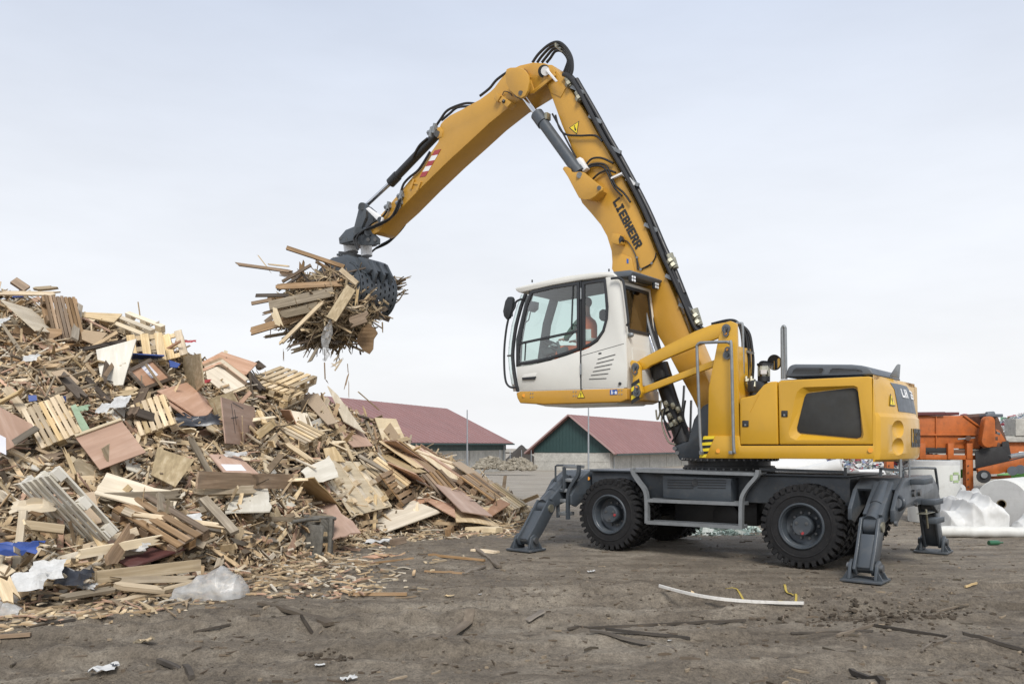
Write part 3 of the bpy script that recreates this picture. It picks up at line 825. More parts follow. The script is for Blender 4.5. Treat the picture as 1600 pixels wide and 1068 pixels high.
redcap_mb = MB(); redcap_mb.cyl((.052, .015, -.075), (.052, .002, -.075), .020, n=14)
redcap_me = redcap_mb.mesh('red_plug', M['signred'])
for i, (uu, vv, flip, spin) in enumerate([(-1.45, 0, 0, .3), (1.45, 0, 0, 1.0), (-1.45, .31, 0, .7), (1.45, .31, 0, .2), (-1.45, 2.2, 1, .3), (1.45, 2.2, 1, .9), (-1.45, 1.89, 1, .5), (1.45, 1.89, 1, .1)]):
    mw = Matrix.Translation((uu, vv, .535)) @ Matrix.Rotation(math.pi * flip, 4, 'Z')
    w = link('wheel', hub_me, HAND, mw)
    t = link('tyre', tyre_me, w, Matrix.Rotation(spin, 4, 'Y')); link('rim', rim_me, w)
    if i in (0, 1, 4, 5):
        b = link('wheel_nut', bolt_me, w); b['kind'] = 'stuff'
        if not flip: link('red_plug', redcap_me, w, Matrix.Rotation(-.9 if i == 0 else .45, 4, 'Y'))

# ---- outriggers
def outrigger(u0, side, rear, foot, knee, hip):
    """side -1 near, +1 far. knee/foot/hip are (v, z) in the plane across the machine"""
    w = .23
    def B(v, z, du=0): return V((u0 + du, v, z))
    k = V((0, knee[0], knee[1])); f = V((0, foot[0], foot[1])); h = V((0, hip[0], hip[1]))
    # upper boom of the leg: tapered box from hip to knee
    d = (k - h); nrm = V((0, -d.z, d.y)).normalized() * (1 if side < 0 else -1)
    if nrm.z < 0: nrm = -nrm
    mb = MB()
    pts = [h + nrm * .20, h - nrm * .20, k - nrm * .05 - d.normalized() * .12, k + nrm * .12 - d.normalized() * .08]
    mb.prism([B(p.y, p.z, -w / 2) for p in pts], V((w, 0, 0)))
    leg = mb.build('outrigger', M['grey'], HAND, bevel=.02)
    # ram above it
    one('outrigger_ram', M['grey'], leg, lambda b: (b.cyl(B(h.y, h.z) + nrm * .13, B(k.y, k.z) + nrm * .10 - d.normalized() * .28, .085, n=20),
                                                    b.cyl(B(k.y, k.z) + nrm * .10 - d.normalized() * .28, B(k.y, k.z) + nrm * .08, .075, n=20)))
    one('knee_pin', M['fitting'], leg, lambda b: b.cyl(B(k.y, k.z, -w / 2 - .02), B(k.y, k.z, w / 2 + .02), .062, n=18))
    one('knee_roller', M['grey'], leg, lambda b: b.cyl(B(k.y, k.z, -.070), B(k.y, k.z, .070), .105, n=20))
    # lower leg, two cheek plates and a web
    e = (f - k).normalized(); q = V((0, -e.z, e.y)) * (-side)
    up_out = [k - e * .10 + q * .10, k - e * .13, k - e * .05 - q * .13, f - q * .10 - e * .20, f + e * .06 - q * .10, f + e * .09, f + e * .03 + q * .10, f - e * .25 + q * .12]
    for du in (-w / 2 + .0, w / 2 - .035):
        mb = MB(); mb.prism([B(p.y, p.z, du) for p in up_out], V((.035, 0, 0)))
        mb.build('leg_cheek', M['grey'], leg, bevel=.008)
    web = [k + e * .14 + q * .075, k + e * .14 - q * .10, f - q * .07 - e * .15, f + e * .02 - q * .06, f + e * .05 + q * .04, f - e * .22 + q * .09]
    one('leg_web', M['grey'], leg, lambda b: b.prism([B(p.y, p.z, -w / 2 + .036) for p in web], V((w - .072, 0, 0))), bevel=.01)
    # foot: sole plate, four gussets, two lugs, pin
    def foot_fn(b):
        b.b2(B(f.y - .20, .0, -.23), B(f.y + .20, .03, .23))
    sole = one('foot_plate', M['grey_dirty'], leg, foot_fn, bevel=.008)
    for du in (-.165, .13):
        one('foot_lug', M['grey'], leg, lambda b: b.prism([B(f.y - .14, .031, du), B(f.y + .14, .031, du), B(f.y + .08, f.z + .06, du), B(f.y, f.z + .10, du), B(f.y - .08, f.z + .06, du)], V((.036, 0, 0))), bevel=.006)
    one('foot_pin', M['bolt'], leg, lambda b: (b.cyl(B(f.y, f.z + .01, -.20), B(f.y, f.z + .01, .20), .05, n=16)))
    def gus(b):
        for dv in (-.10, .10):
            for s in (-1, 1):
                b.prism([B(f.y + dv - .01, .031, s * .168), B(f.y + dv - .01, .031, s * .225), B(f.y + dv - .01, .13, s * .168)], V((0, .02, 0)))
    g = one('foot_gusset', M['grey'], leg, gus); g['kind'] = 'stuff'
    return leg
kn = Mu(1362, 822, 2.40); ftn = Mu(1352, 893, 2.40); hpn = Mu(1387, 790, 2.40)
outrigger(2.40, -1, True, (ftn.y, .15), (kn.y, kn.z), (.30, .96))
kf = Mu(851, 793, -2.4); ff = Mu(822, 852, -2.4)
outrigger(-2.40, -1, False, (ff.y, .15), (kf.y, kf.z), (.30, .93))
outrigger(2.40, 1, True, (2.78, .15), (2.45, .74), (1.9, .95))
outrigger(-2.40, 1, False, (2.78, .15), (2.45, .74), (1.9, .92))
# cross heads that carry the outriggers
def crosshead(name, u0, u1):
    prof = [(.02, .62), (-.10, .66), (-.10, .80), (.10, 1.02), (.42, 1.17), (1.78, 1.17), (2.10, 1.02), (2.30, .80), (2.30, .66), (2.18, .62), (1.75, .80), (.45, .80)]
    mb = MB()
    for a, b in ((u0, u0 + .05), (u1 - .05, u1)):
        mb.prism([V((a, v, z)) for v, z in prof], V((b - a, 0, 0)))
    plates = mb.build(name, M['grey'], HAND, bevel=.008)
    one('crosshead_cover', M['grey'], plates, lambda b: (b.b2((u0 + .05, .42, 1.13), (u1 - .05, 1.78, 1.165)), b.b2((u0 + .05, .45, .80), (u1 - .05, 1.75, .83)), b.prism([V((u0 + .05, .42, 1.165)), V((u0 + .05, .42, 1.13)), V((u0 + .05, .14, 1.01)), V((u0 + .05, .12, 1.035))], V((u1 - u0 - .1, 0, 0)))))
    return plates
ch = crosshead('rear_crosshead', 2.06, 2.60)
chf = crosshead('front_crosshead', -2.60, -2.06)
# fittings on the rear plate
def on_rear(px, py): return Mu(px, py, 2.60)
for px, py, r in ((1426, 770, .045), (1435, 769, .045), (1398, 817, .035), (1429.5, 787, .03)):
    p = on_rear(px, py)
    one('boss', M['bolt'], ch, lambda b: b.cyl(p, p + V((.03, 0, 0)), r, n=16))
for pts in ([(1422, 748), (1452, 744), (1452, 750), (1427, 757)], [(1440, 780), (1466, 776), (1468, 781), (1440, 787)], [(1442, 809), (1468, 807), (1468, 812), (1445, 818)]):
    c = on_rear(pts[0][0], pts[0][1]); d = on_rear(pts[2][0], pts[2][1])
    one('bracket_wedge', M['grey'], ch, lambda b: b.prism([V((2.601, c.y, c.z)), V((2.601, c.y + .22, c.z)), V((2.82, c.y + .20, c.z + .02)), V((2.76, c.y + .02, c.z + .0))], V((0, 0, -.07))), bevel=.006)
one('tow_pin', M['fitting'], ch, lambda b: (b.cyl(on_rear(1439, 795) + V((.06, 0, 0)), on_rear(1442, 824) + V((.06, 0, 0)), .014, n=8), b.b2(on_rear(1432, 800) + V((0, 0, -.02)), on_rear(1446, 800) + V((.12, 0, .015)))), bevel=.004)
one('shackle', M['grey'], ch, lambda b: b.tube([on_rear(1404, 775) + V((.01, 0, 0)), on_rear(1402, 780) + V((.07, 0, 0)), on_rear(1402, 790) + V((.07, 0, 0)), on_rear(1404, 796) + V((.01, 0, 0))], .022, 8, smooth=5))
one('rear_step_rail', M['grey'], ch, lambda b: b.tube([Mu(1411, 745, 2.5), Mu(1411, 735, 2.5), Mu(1415, 731, 2.5), Mu(1456, 731, 2.5), Mu(1462, 736, 2.5), Mu(1465, 775, 2.5), Mu(1450, 776, 2.5)], .018, 8, smooth=3))
one('rail_post', M['galv'], ch, lambda b: (b.cyl(Mv(1407, 745, .5), Mv(1407, 717, .5), .02, n=8), b.cyl(Mv(1421, 745, .7), Mv(1421, 717, .7), .012, n=8)))

# ---- slewing ring
ringc = V((Mv(1139, 725, VC).x, VC, 0)); RC = ringc
one('slewing_ring', M['dark'], HAND, lambda b: (b.cyl(V((RC.x, VC, 1.19)), V((RC.x, VC, 1.27)), .66, n=56), b.cyl(V((RC.x, VC, 1.272)), V((RC.x, VC, 1.34)), .60, n=56), b.cyl(V((RC.x, VC, 1.342)), V((RC.x, VC, 1.385)), .70, n=56)))
def rb(b):
    for z, r, n in ((1.365, .70, 44), (1.23, .66, 40)):
        for i in range(n):
            a = 2 * math.pi * i / n; d = V((math.cos(a), math.sin(a), 0)); c = V((RC.x, VC, z)) + d * r
            b.cyl(c, c + d * .018, .016, n=6)
q = one('slewing_bolt', M['bolt'], HAND, rb); q['kind'] = 'stuff'

# ---- upper carriage
UB = [(1093, 715.5), (1366, 717.5)]
sill = plate('upper_frame', [(1092, 714), (1100, 680.5), (1155, 680.5), (1156.5, 696), (1366, 695.5), (1366.5, 717), (1093, 715.5)], .0, 2.2, M['yellow'], bevel=.015)
def panel_poly(pts, v0, v1, name, bev=.03, mat='yellow', parent=HAND):
    return plate(name, pts, v0, v1, M[mat], parent, bevel=bev, seg=3)
one('inner_body', M['dark'], HAND, lambda b: b.prism(PV([(1157, 712), (1157, 630), (1182, 620), (1204, 601), (1216, 600), (1358, 592), (1364, 640), (1364, 712)], .075), Y0 * 2.05))
p1 = panel_poly([(1156, 694), (1155.5, 624), (1158, 621.5), (1180, 616.5), (1193, 601), (1203, 596), (1213.5, 595.5), (1215.5, 694)], .0, 1.0, 'front_hatch')
p2 = panel_poly([(1217.5, 694), (1215.5, 596.5), (1219, 594), (1358, 587.5), (1362.5, 590), (1365.5, 694)], .0, 2.2, 'engine_door')
# slanting crease of the front hatch
one('crease', M['yellow'], p1, lambda b: b.prism([Mv(1172, 644, -.004), Mv(1181, 619, -.004), Mv(1186, 616, -.004)], Y0 * .004))
# engine door: dished surround and grille
rec_o = [(1250, 607), (1254, 604.5), (1334, 602), (1340, 604.5), (1349.5, 678), (1348, 684), (1342, 687.5), (1243, 687.5), (1234, 683), (1231.5, 676), (1241, 624), (1245, 612)]
gr_o = [(1260, 615), (1264, 613.5), (1332, 605.5), (1337.5, 607), (1341, 613), (1346, 675), (1345, 682), (1339, 684.5), (1250, 676), (1246, 672.5), (1245.5, 667), (1257, 620)]
def carve(o, mb):
    t = mb.build('cutter', M['yellow']); t.parent = o
    m = o.modifiers.new('cut', 'BOOLEAN'); m.operation = 'DIFFERENCE'; m.object = t; m.solver = 'EXACT'
    dg = bpy.context.evaluated_depsgraph_get()
    me = bpy.data.meshes.new_from_object(o.evaluated_get(dg))
    o.modifiers.clear(); o.data = me; me.set_sharp_from_angle(angle=R(24))
    bpy.data.objects.remove(t)
# the dished surround of the grille is pressed into the door
mb = MB(); A_ = PV(rec_o, 0.0); n_ = len(A_)
big = sum(A_, V((0, 0, 0))) / n_
Bi = [V((p.x, .05, p.z)) for p in [Mv(x, y, 0.0) for x, y in [(1258, 615), (1263, 612), (1332, 604), (1338, 606), (1347, 676), (1346, 682), (1341, 686), (1250, 678), (1245, 675), (1243.5, 667), (1254, 622), (1256, 618)]]]
A2 = [V((p.x, -.002, p.z)) for p in A_]
vs = [big + (p - big) * 1.0 + V((0, -.02, 0)) for p in A2] + A2 + Bi
fs = [tuple(range(n_)), tuple(range(3 * n_ - 1, 2 * n_ - 1, -1))] + [(k * n_ + i, k * n_ + n_ + i, k * n_ + n_ + (i + 1) % n_, k * n_ + (i + 1) % n_) for k in (0, 1) for i in range(n_)]
mb.add(vs, fs); carve(p2, mb)
gr = one('grille', M['mesh'], p2, lambda b: b.prism([V((p.x, p.y, p.z)) for p in PV(gr_o, .040)], Y0 * .012), bevel=.003)
for px, py in ((1164.5, 661.5), (1225.5, 646)):
    lk = one('latch', M['dark'], HAND, lambda b: b.prism(PV([(px - 5, py - 5), (px + 5, py - 5), (px + 5, py + 5), (px - 5, py + 5)], -.010), Y0 * .012), bevel=.006)
    one('latch_key', M['galv'], lk, lambda b: b.prism(PV([(px - 1.5, py + .5), (px + 1, py + .5), (px + 1.5, py + 3.5), (px - 1.5, py + 3.5)], -.016), Y0 * .008))
for px, py in ((1122, 704), (1360, 703)):
    one('reflector', M['orangedot'], sill, lambda b: b.cyl(Mv(px, py, 0), Mv(px, py, -.010), .030, n=18))
# hazard stripes at the front of the frame
sx0, sx1 = 1091, 1117
for i in range(7):
    y0 = 680.5 + i * 4.75; y1 = y0 + 4.75; y1 = min(y1, 714)
    xr = lambda y: 1117 - (y - 680) * .42
    pl = [(1093 + (714 - y0) * .18, y0 + 1), (xr(y0), y0), (xr(y1), y1), (1093 + (714 - y1) * .18, y1 + 1)]
    one('hazard_stripe', M['signyellow' if i % 2 == 0 else 'signblack'], sill, lambda b: b.prism(PV(pl, -.007), Y0 * .006))
# counterweight: rounded plan, waisted at the top
def cw_plan(k): return [(2.30, .0), (2.36 + k * .3, .008), (2.405 + k * .8, .05), (2.445 + k, .16), (2.485 + k, .34), (2.515 + k, .56), (2.53 + k, .85), (2.525 + k, 1.15), (2.505 + k, 1.45), (2.46 + k, 1.72), (2.38 + k * .6, 1.92), (2.32 + k * .3, 1.98), (2.30, 2.0)]
levels = [(1.37, -.07), (1.40, -.02), (1.47, .0), (1.84, .0), (1.92, -.005), (1.97, -.045), (2.28, -.10), (2.38, -.16), (2.43, -.26)]
mb = MB(); vs = []; npl = len(cw_plan(0))
u_cw = Mv(1364, 640, 0).x
for z, k in levels:
    for (u, v) in cw_plan(k): vs.append(V((max(u, u_cw + .005) if u > 2.31 else u_cw, v, z)))
fs = []
for j in range(len(levels) - 1):
    for i in range(npl - 1):
        a = j * npl + i; fs.append((a, a + 1, a + npl + 1, a + npl))
    fs.append((j * npl + npl - 1, j * npl, (j + 1) * npl, (j + 1) * npl + npl - 1))
fs.append(tuple(range(npl))); fs.append(tuple((len(levels) - 1) * npl + i for i in range(npl)))
mb.add(vs, fs); cw = mb.build('counterweight', M['yellow'], HAND, bevel=.02, seg=2)
# two dished lifting recesses on the near corner: turned-in bowls with a rim
def hollow(o, centres, r, sc=(.95, 1.75, 1)):
    cuts = []
    for c in centres:
        b = MB(); b.ball(c, r, sc, n=36, m=24); t = b.build('cutter', M['yellow']); cuts.append(t)
        m = o.modifiers.new('cut', 'BOOLEAN'); m.operation = 'DIFFERENCE'; m.object = t; m.solver = 'EXACT'
        t.parent = o
    dg = bpy.context.evaluated_depsgraph_get()
    me = bpy.data.meshes.new_from_object(o.evaluated_get(dg))
    o.modifiers.clear(); o.data = me
    me.set_sharp_from_angle(angle=R(38))
    for t in cuts: bpy.data.objects.remove(t)
rax = V((.97, -.24, 0)).normalized()
hollow(cw, [V((2.500, .45, Mu(1407, py, 2.50).z)) + rax * .075 for py in (670, 697.5)], .135)
# rear upper panel with the model lettering, built as print on a plate that follows the rear face
def rear_pt(v, z, off=.0):
    # interpolate the surface of the counterweight at (v, z)
    for (z0, k0), (z1, k1) in zip(levels, levels[1:]):
        if z0 <= z <= z1: k = k0 + (k1 - k0) * (z - z0) / (z1 - z0); break
    else: k = levels[-1][1]
    pl = cw_plan(k)[2:-2]
    u = lerp_tab([(b, a) for a, b in pl], v)
    return V((u + off, v, z))
def rear_patch(v0, v1, z0, z1, off, n=12):
    mb = MB(); vs = []; m = 4
    for j in range(m + 1):
        for i in range(n + 1):
            vs.append(rear_pt(v0 + (v1 - v0) * i / n, z0 + (z1 - z0) * j / m, off))
    fs = []
    for j in range(m):
        for i in range(n):
            a = j * (n + 1) + i; fs.append((a, a + 1, a + n + 2, a + n + 1))
    mb.add(vs, fs); return mb
dp = rear_patch(.60, 1.74, 2.0, 2.37, .006).build('rear_badge_panel', M['hood'], cw)
GL = {'L': [(0, 0, .3, 1), (.3, 0, 1, .26)], 'I': [(.3, 0, .65, 1), (.1, 0, .85, .2), (.1, .8, .85, 1)], 'E': [(0, 0, .32, 1), (.32, 0, 1, .22), (.32, .78, 1, 1), (.32, .4, .85, .6)],
      'B': [(0, 0, .32, 1), (.32, 0, .9, .2), (.32, .8, .88, 1), (.32, .4, .85, .6), (.68, .18, 1, .46), (.66, .54, .96, .84)],
      'H': [(0, 0, .34, 1), (.66, 0, 1, 1), (.34, .38, .66, .62)], 'R': [(0, 0, .32, 1), (.32, .8, .88, 1), (.32, .38, .86, .58), (.66, .52, .98, .86), (.60, 0, 1.0, .22), (.52, .2, .88, .40)],
      '2': [(0, .8, .9, 1), (.68, .5, 1, .85), (0, .4, .95, .6), (0, .15, .3, .5), (0, 0, 1, .2)], '6': [(0, 0, .3, 1), (.3, .8, 1, 1), (.3, .4, 1, .6), (.7, .2, 1, .4), (.3, 0, 1, .2)], ' ': []}
def rear_text(txt, v0, vstep, w, z0, h, mat, off):
    mb = MB(); v = v0
    for ch in txt:
        for x0, y0, x1, y1 in GL[ch]:
            a, b, c, d = (rear_pt(v + x0 * w, z0 + y0 * h, off), rear_pt(v + x1 * w, z0 + y0 * h, off), rear_pt(v + x1 * w, z0 + y1 * h, off), rear_pt(v + x0 * w, z0 + y1 * h, off))
            mb.prism([a, b, c, d], V((.004, 0, 0)))
        v += vstep
    return mb
q = rear_text('LH 26', .86, .165, .13, 2.19, .115, M['signwhite'], .010).build('lettering', M['signwhite'], cw); q['kind'] = 'stuff'
q = rear_text('LIEBHERR', .98, .102, .088, 1.55, .24, M['signblack'], .004).build('lettering', M['signblack'], cw); q['kind'] = 'stuff'
# warning triangle
def triangle(cx, cy, r, v, parent, flip=False, ang=0):
    c = Mv(cx, cy, v); s = (Mv(cx + 10, cy, v) - c).length / 10; r *= s
    def T(x, z, o):
        x, z = x * math.cos(ang) - z * math.sin(ang), x * math.sin(ang) + z * math.cos(ang)
        return V((c.x + x * r, v + o, c.z + z * r))
    t = one('warning_sign', M['signblack'], parent, lambda b: b.prism([T(-1, -.75, -.004), T(1, -.75, -.004), T(0, 1.05, -.004)], Y0 * .003))
    one('sign_field', M['signyellow'], t if parent is not None and parent.parent is None else parent, lambda b: b.prism([T(-.82, -.64, -.007), T(.82, -.64, -.007), T(0, .84, -.007)], Y0 * .003))
    def ex(b):
        b.prism([T(-.10, -.20, -.010), T(.10, -.20, -.010), T(.13, .38, -.010), T(-.13, .38, -.010)], Y0 * .003); b.prism([T(-.10, -.50, -.010), T(.10, -.50, -.010), T(.10, -.32, -.010), T(-.10, -.32, -.010)], Y0 * .003)
    one('sign_mark', M['signblack'], parent, ex)
def tri_on_cw():
    ax = V((1, -.2, 0)).normalized()
    def T(x, z, o): return rear_pt(.43 + x * .085, 2.13 + z * .085, .008) + ax * o
    one('warning_sign', M['signblack'], cw, lambda b: b.prism([T(-1, -.75, 0), T(1, -.75, 0), T(0, 1.05, 0)], ax * .004))
    one('sign_field', M['signyellow'], cw, lambda b: b.prism([T(-.8, -.62, .003), T(.8, -.62, .003), T(0, .82, .003)], ax * .004))
    one('sign_mark', M['signblack'], cw, lambda b: (b.prism([T(-.1, -.2, .006), T(.1, -.2, .006), T(.13, .38, .006), T(-.13, .38, .006)], ax * .004), b.prism([T(-.1, -.5, .006), T(.1, -.5, .006), T(.1, -.32, .006), T(-.1, -.32, .006)], ax * .004)))
tri_on_cw()
# hood on top
hood = plate('engine_hood', [(1226, 589.5), (1231, 573.5), (1236, 569.5), (1242, 568.5), (1330, 569), (1345, 570.5), (1357, 573), (1361, 576), (1367, 585.5)], .30, 1.55, M['hood'], bevel=.05, seg=3)
for pts in ([(1236, 583), (1240, 576), (1244, 574), (1285, 574), (1288, 576.5), (1285, 582.5), (1283, 584)], [(1295, 582), (1297, 577), (1301, 574.5), (1338, 576), (1347, 577.5), (1348, 580), (1340, 581)]):
    mb = MB(); mb.ring(PV(pts, .292), inset(PV(pts, .292), .006), V((0, .01, 0)))
    mb.build('vent_frame', M['hood'], hood)
    one('vent', M['signblack'], hood, lambda b: b.prism(PV(pts, .296), Y0 * .003))
    for k in range(3):
        y = pts[0][1] - 2 - k * 2.3
        one('vent_slat', M['hood'], hood, lambda b: b.beam(Mv(pts[0][0] + 4, y, .294), Mv(pts[4][0] - 8, y - .4, .294), .004, .004))
one('exhaust_cowl', M['galv'], HAND, lambda b: b.prism([Mv(1389, 588, .9), Mv(1402, 590, .9), Mv(1403.5, 568, .9), Mv(1400.5, 570, .9)], Y0 * .12), bevel=.008)
one('hood_strip', M['dark'], HAND, lambda b: b.prism(PV([(1219, 593.5), (1345, 587.0), (1346, 588.8), (1221, 595)], .20), Y0 * .4))

# ---- tower that carries the cab linkage (two side plates) on the near side
tw = plate('cab_tower', [(1106, 681), (1107, 606), (1122.5, 527), (1132.5, 503.5), (1141, 501), (1150, 505), (1150.5, 520), (1155.5, 681)], .03, .10, M['yellow'], bevel=.008)
plate('tower_plate', [(1106, 679), (1107, 606), (1122.5, 527), (1132.5, 503.5), (1141, 501), (1150, 505), (1150.5, 520), (1154.5, 679)], .62, .69, M['yellow'], tw, bevel=.008)
one('tower_web', M['yellow'], tw, lambda b: b.prism([Mv(1150, 540, .102), Mv(1153.5, 679, .102), Mv(1148, 679, .102), Mv(1145, 540, .102)], Y0 * .515))
def arm(name, pts, v0, v1): return plate(name, pts, v0, v1, M['yellow'], bevel=.008)
upper = [(994, 566), (1000, 561), (1040, 540), (1085, 517.5), (1110, 507.5), (1135, 503), (1140, 514), (1126, 526), (1085, 541.5), (1052, 555), (1016, 571), (1010, 576), (1001, 578)]
lower = [(999, 606), (1114, 562.5), (1130, 558), (1132, 566), (1114, 573), (1010, 613), (1002, 617)]
arm('upper_link', upper, .12, .19); arm('upper_link', upper, .52, .59)
one('link_brace', M['yellow'], HAND, lambda b: b.prism([Mv(1030, 549, .19), Mv(1084, 522, .19), Mv(1084, 528, .19), Mv(1030, 555, .19)], Y0 * .33))
arm('lower_link', lower, .12, .18); arm('lower_link', lower, .53, .59)
kb = plate('cab_bracket', [(984, 566), (987, 562), (993, 564), (999, 572), (1000, 600), (1003, 612), (1000, 621), (993, 626), (985, 625), (987, 606), (989, 590)], .03, .11, M['yellow'], bevel=.008)
plate('cab_bracket', [(984, 566), (987, 562), (993, 564), (999, 572), (1000, 600), (1003, 612), (1000, 621), (993, 626), (985, 625), (987, 606), (989, 590)], .60, .68, M['yellow'], HAND, bevel=.008)
for i in range(5):
    ya = 594 + i * 6.4
    pl = [(986.5, ya + 5), (998.5, ya - 3), (999.5, ya + 3.4), (986.5, ya + 11.4)]
    one('hazard_stripe', M['signblack' if i % 2 == 0 else 'signyellow'], kb, lambda b: b.prism(PV(pl, .024), Y0 * .005))
def pin(px, py, dx, dy, v):
    c = Mv(px, py, v); e = Mv(px + dx, py + dy, v)
    p = one('pin_plate', M['bolt'], HAND, lambda b: (b.cyl(c, c + V((0, .02, 0)), .062, n=18), b.cyl(e, e + V((0, .02, 0)), .042, n=14), b.beam((c + e) / 2 + V((0, .01, 0)) - (e - c) * .5, (c + e) / 2 + V((0, .01, 0)) + (e - c) * .5, .018, .085, up=Y0 if False else (0, 0, 1))))
    one('pin_head', M['grey'], p, lambda b: b.cyl(c, c - V((0, .025, 0)), .030, n=14))
    one('pin_bolt', M['orangedot'], p, lambda b: b.cyl(e, e - V((0, .015, 0)), .018, n=6))
pin(992, 573, 0, 8, .008); pin(994.5, 613, 0, -8, .0); pin(1134, 513, 0, 8, .008); pin(1136, 554, .5, -8, .008)
# galvanised handrails
def rail(name, pts, v, r=.021):
    return one(name, M['galv'], HAND, lambda b: b.tube(crom(PV(pts, v), 5), r, 10))
rail('handrail', [(1096, 706), (1094, 680), (1091, 600), (1089, 545), (1089.5, 539), (1094, 535.5), (1101, 535), (1132, 534), (1139, 535.5), (1142.5, 542), (1145, 640), (1146.5, 700), (1149, 706)], -.07)
rail('handrail', [(1151, 505), (1157, 505.5), (1160, 511), (1161, 570), (1160.5, 585), (1157, 590), (1152, 590)], .35)
rail('handrail', [(1222.5, 592), (1222, 520), (1222.5, 512), (1224.5, 509.5), (1226.5, 512), (1227, 520), (1228, 592)], .5)
rail('handrail', [(1056, 697), (1066, 640), (1069, 602)], 1.9, .02); rail('handrail', [(1078, 695), (1080, 625)], 1.9, .02)
one('rail_foot', M['galv'], HAND, lambda b: (b.b2(Mv(1138, 709, -.08), Mv(1148, 704, -.0)), b.b2(Mv(1092, 710, -.08), Mv(1100, 704, -.0))), bevel=.004)
# mirror and grease pot beside the hood
mir = one('round_mirror', M['dark'], HAND, lambda b: b.cyl(Mv(1210, 566, .72), Mv(1210, 566, .72) + V((.008, .05, .01)), .112, .09, n=28))
one('mirror_glass', M['mirror'], mir, lambda b: b.cyl(Mv(1210, 566, .72) - V((.001, .004, 0)), Mv(1210, 566, .72), .100, n=28))
one('mirror_arm', M['dark'], mir, lambda b: b.tube(PV([(1204, 566), (1190, 565), (1186, 572), (1186, 592)], .78), .016, 8, smooth=5))
pot = one('grease_pump', M['dark'], HAND, lambda b: (b.cyl(Mv(1193.5, 596, .72), Mv(1193.5, 588, .72), .085, n=20), b.cyl(Mv(1193.5, 606, .72), Mv(1193.5, 596, .72), .05, n=12)))
one('pump_lid', M['dark'], pot, lambda b: b.cyl(Mv(1193.5, 570.5, .72), Mv(1193.5, 567.5, .72), .095, n=20))
one('grease_reservoir', M['clear'], pot, lambda b: b.cyl(Mv(1193.5, 588, .72), Mv(1193.5, 570.5, .72), .088, n=24))
one('grease', M['fitting'], pot, lambda b: b.cyl(Mv(1193.5, 588, .72), Mv(1193.5, 579, .72), .06, n=16))
one('pump_label', M['signwhite'], pot, lambda b: b.prism(PV([(1188.5, 577.5), (1198, 577.5), (1198, 584), (1188.5, 584)], .628), Y0 * .003))
# hose bundle behind the tower, ending in the hatch area
for i in range(9):
    o = i * 1.9
    pts = [(1112 + o * 1.5, 506 - o * .1), (1140 + o * .7, 500 + o * .3), (1154 + o, 506 + o * .8), (1160 + o, 530 + o), (1161 + o * 1.05, 570), (1159 + o, 610), (1158 + o * .9, 640)]
    one('hose', M['black'], HAND, lambda b: b.tube(crom(PV(pts, .5 + .07 * (i % 4)), 5), .021, 8))
one('hose_clamp', M['galv'], HAND, lambda b: (b.beam(Mv(1158, 546, .45), Mv(1178, 552, .45), .03, .03), b.beam(Mv(1160, 590, .45), Mv(1180, 594, .45), .03, .03)))
one('valve_block', M['dark'], HAND, lambda b: (b.b2(Mv(1158, 622, .35), Mv(1180, 596, 1.0)), b.b2(Mv(1178, 612, .3), Mv(1194, 598, .9))), bevel=.015)
for i in range(6):
    one('hose_fitting', M['fitting'], HAND, lambda b: b.cyl(Mv(1166 + i * 2.6, 596 + (i % 3) * 4, .32), Mv(1166 + i * 2.6, 588 + (i % 3) * 4, .34), .02, n=8))

# ---- boom
boom_pts = [(847, 110), (853, 101), (862, 101), (868, 108), (876, 118), (885, 130), (920, 185), (940, 220), (960, 255), (997, 327), (1022.5, 389), (1036.5, 422.5), (1053.5, 462), (1076, 519.5), (1098, 572), (1118, 622), (1124, 640), (1120, 655), (1108, 660), (1095, 650), (1081, 620), (1057, 577), (1036, 537.5), (1020, 511), (1003, 484), (990, 464), (975, 446), (963, 433), (957, 421), (955, 392), (948, 369), (938, 351), (924, 334), (909, 317), (902, 300), (899, 285), (901, 262), (893, 232), (877.5, 195), (855, 133), (848, 120)]
VB0, VB1 = .98, 1.42
boom = plate('boom', boom_pts, VB0, VB1, M['yellow_dim'], bevel=.018)
def bplate(name, pts, v, t, bev=.006, mat='yellow_dim'): return plate(name, pts, v, v + t, M[mat], boom, bevel=bev)
brk = [(879, 264), (881, 260.5), (885, 260), (890, 263), (892, 268), (897, 269), (906, 268), (912, 269), (924, 279), (938, 290), (941.5, 293), (941, 297.5), (936, 300), (930, 306), (922, 311), (913, 312), (904.5, 309), (897, 295), (887, 276)]
bplate('cylinder_bracket', brk, VB0 - .29, .045); bplate('cylinder_bracket', brk, VB1 + .245, .045); bplate('bracket_root', [(899, 285), (912, 280), (936, 296), (930, 304), (921, 310), (906, 308)], VB0 - .245, .245)
bplate('boom_doubler', [(956, 420), (957, 402), (966, 396), (972, 396.5), (986, 402), (993, 430), (994, 470), (976, 445), (963, 432)], VB0 - .012, .012)
bplate('boom_doubler', [(851, 113), (857, 104), (868, 112), (884, 137), (876, 152), (861, 145)], VB0 - .014, .014)
for px, py in ((905.5, 273.5),):
    one('bracket_pin', M['galv'], boom, lambda b: b.cyl(Mv(px, py, VB0 - .31), Mv(px, py, VB1 + .31), .05, n=18))
one('bracket_eye', M['bolt'], boom, lambda b: b.cyl(Mv(936, 293.5, VB0 - .31), Mv(936, 293.5, VB0 - .29), .035, n=14))
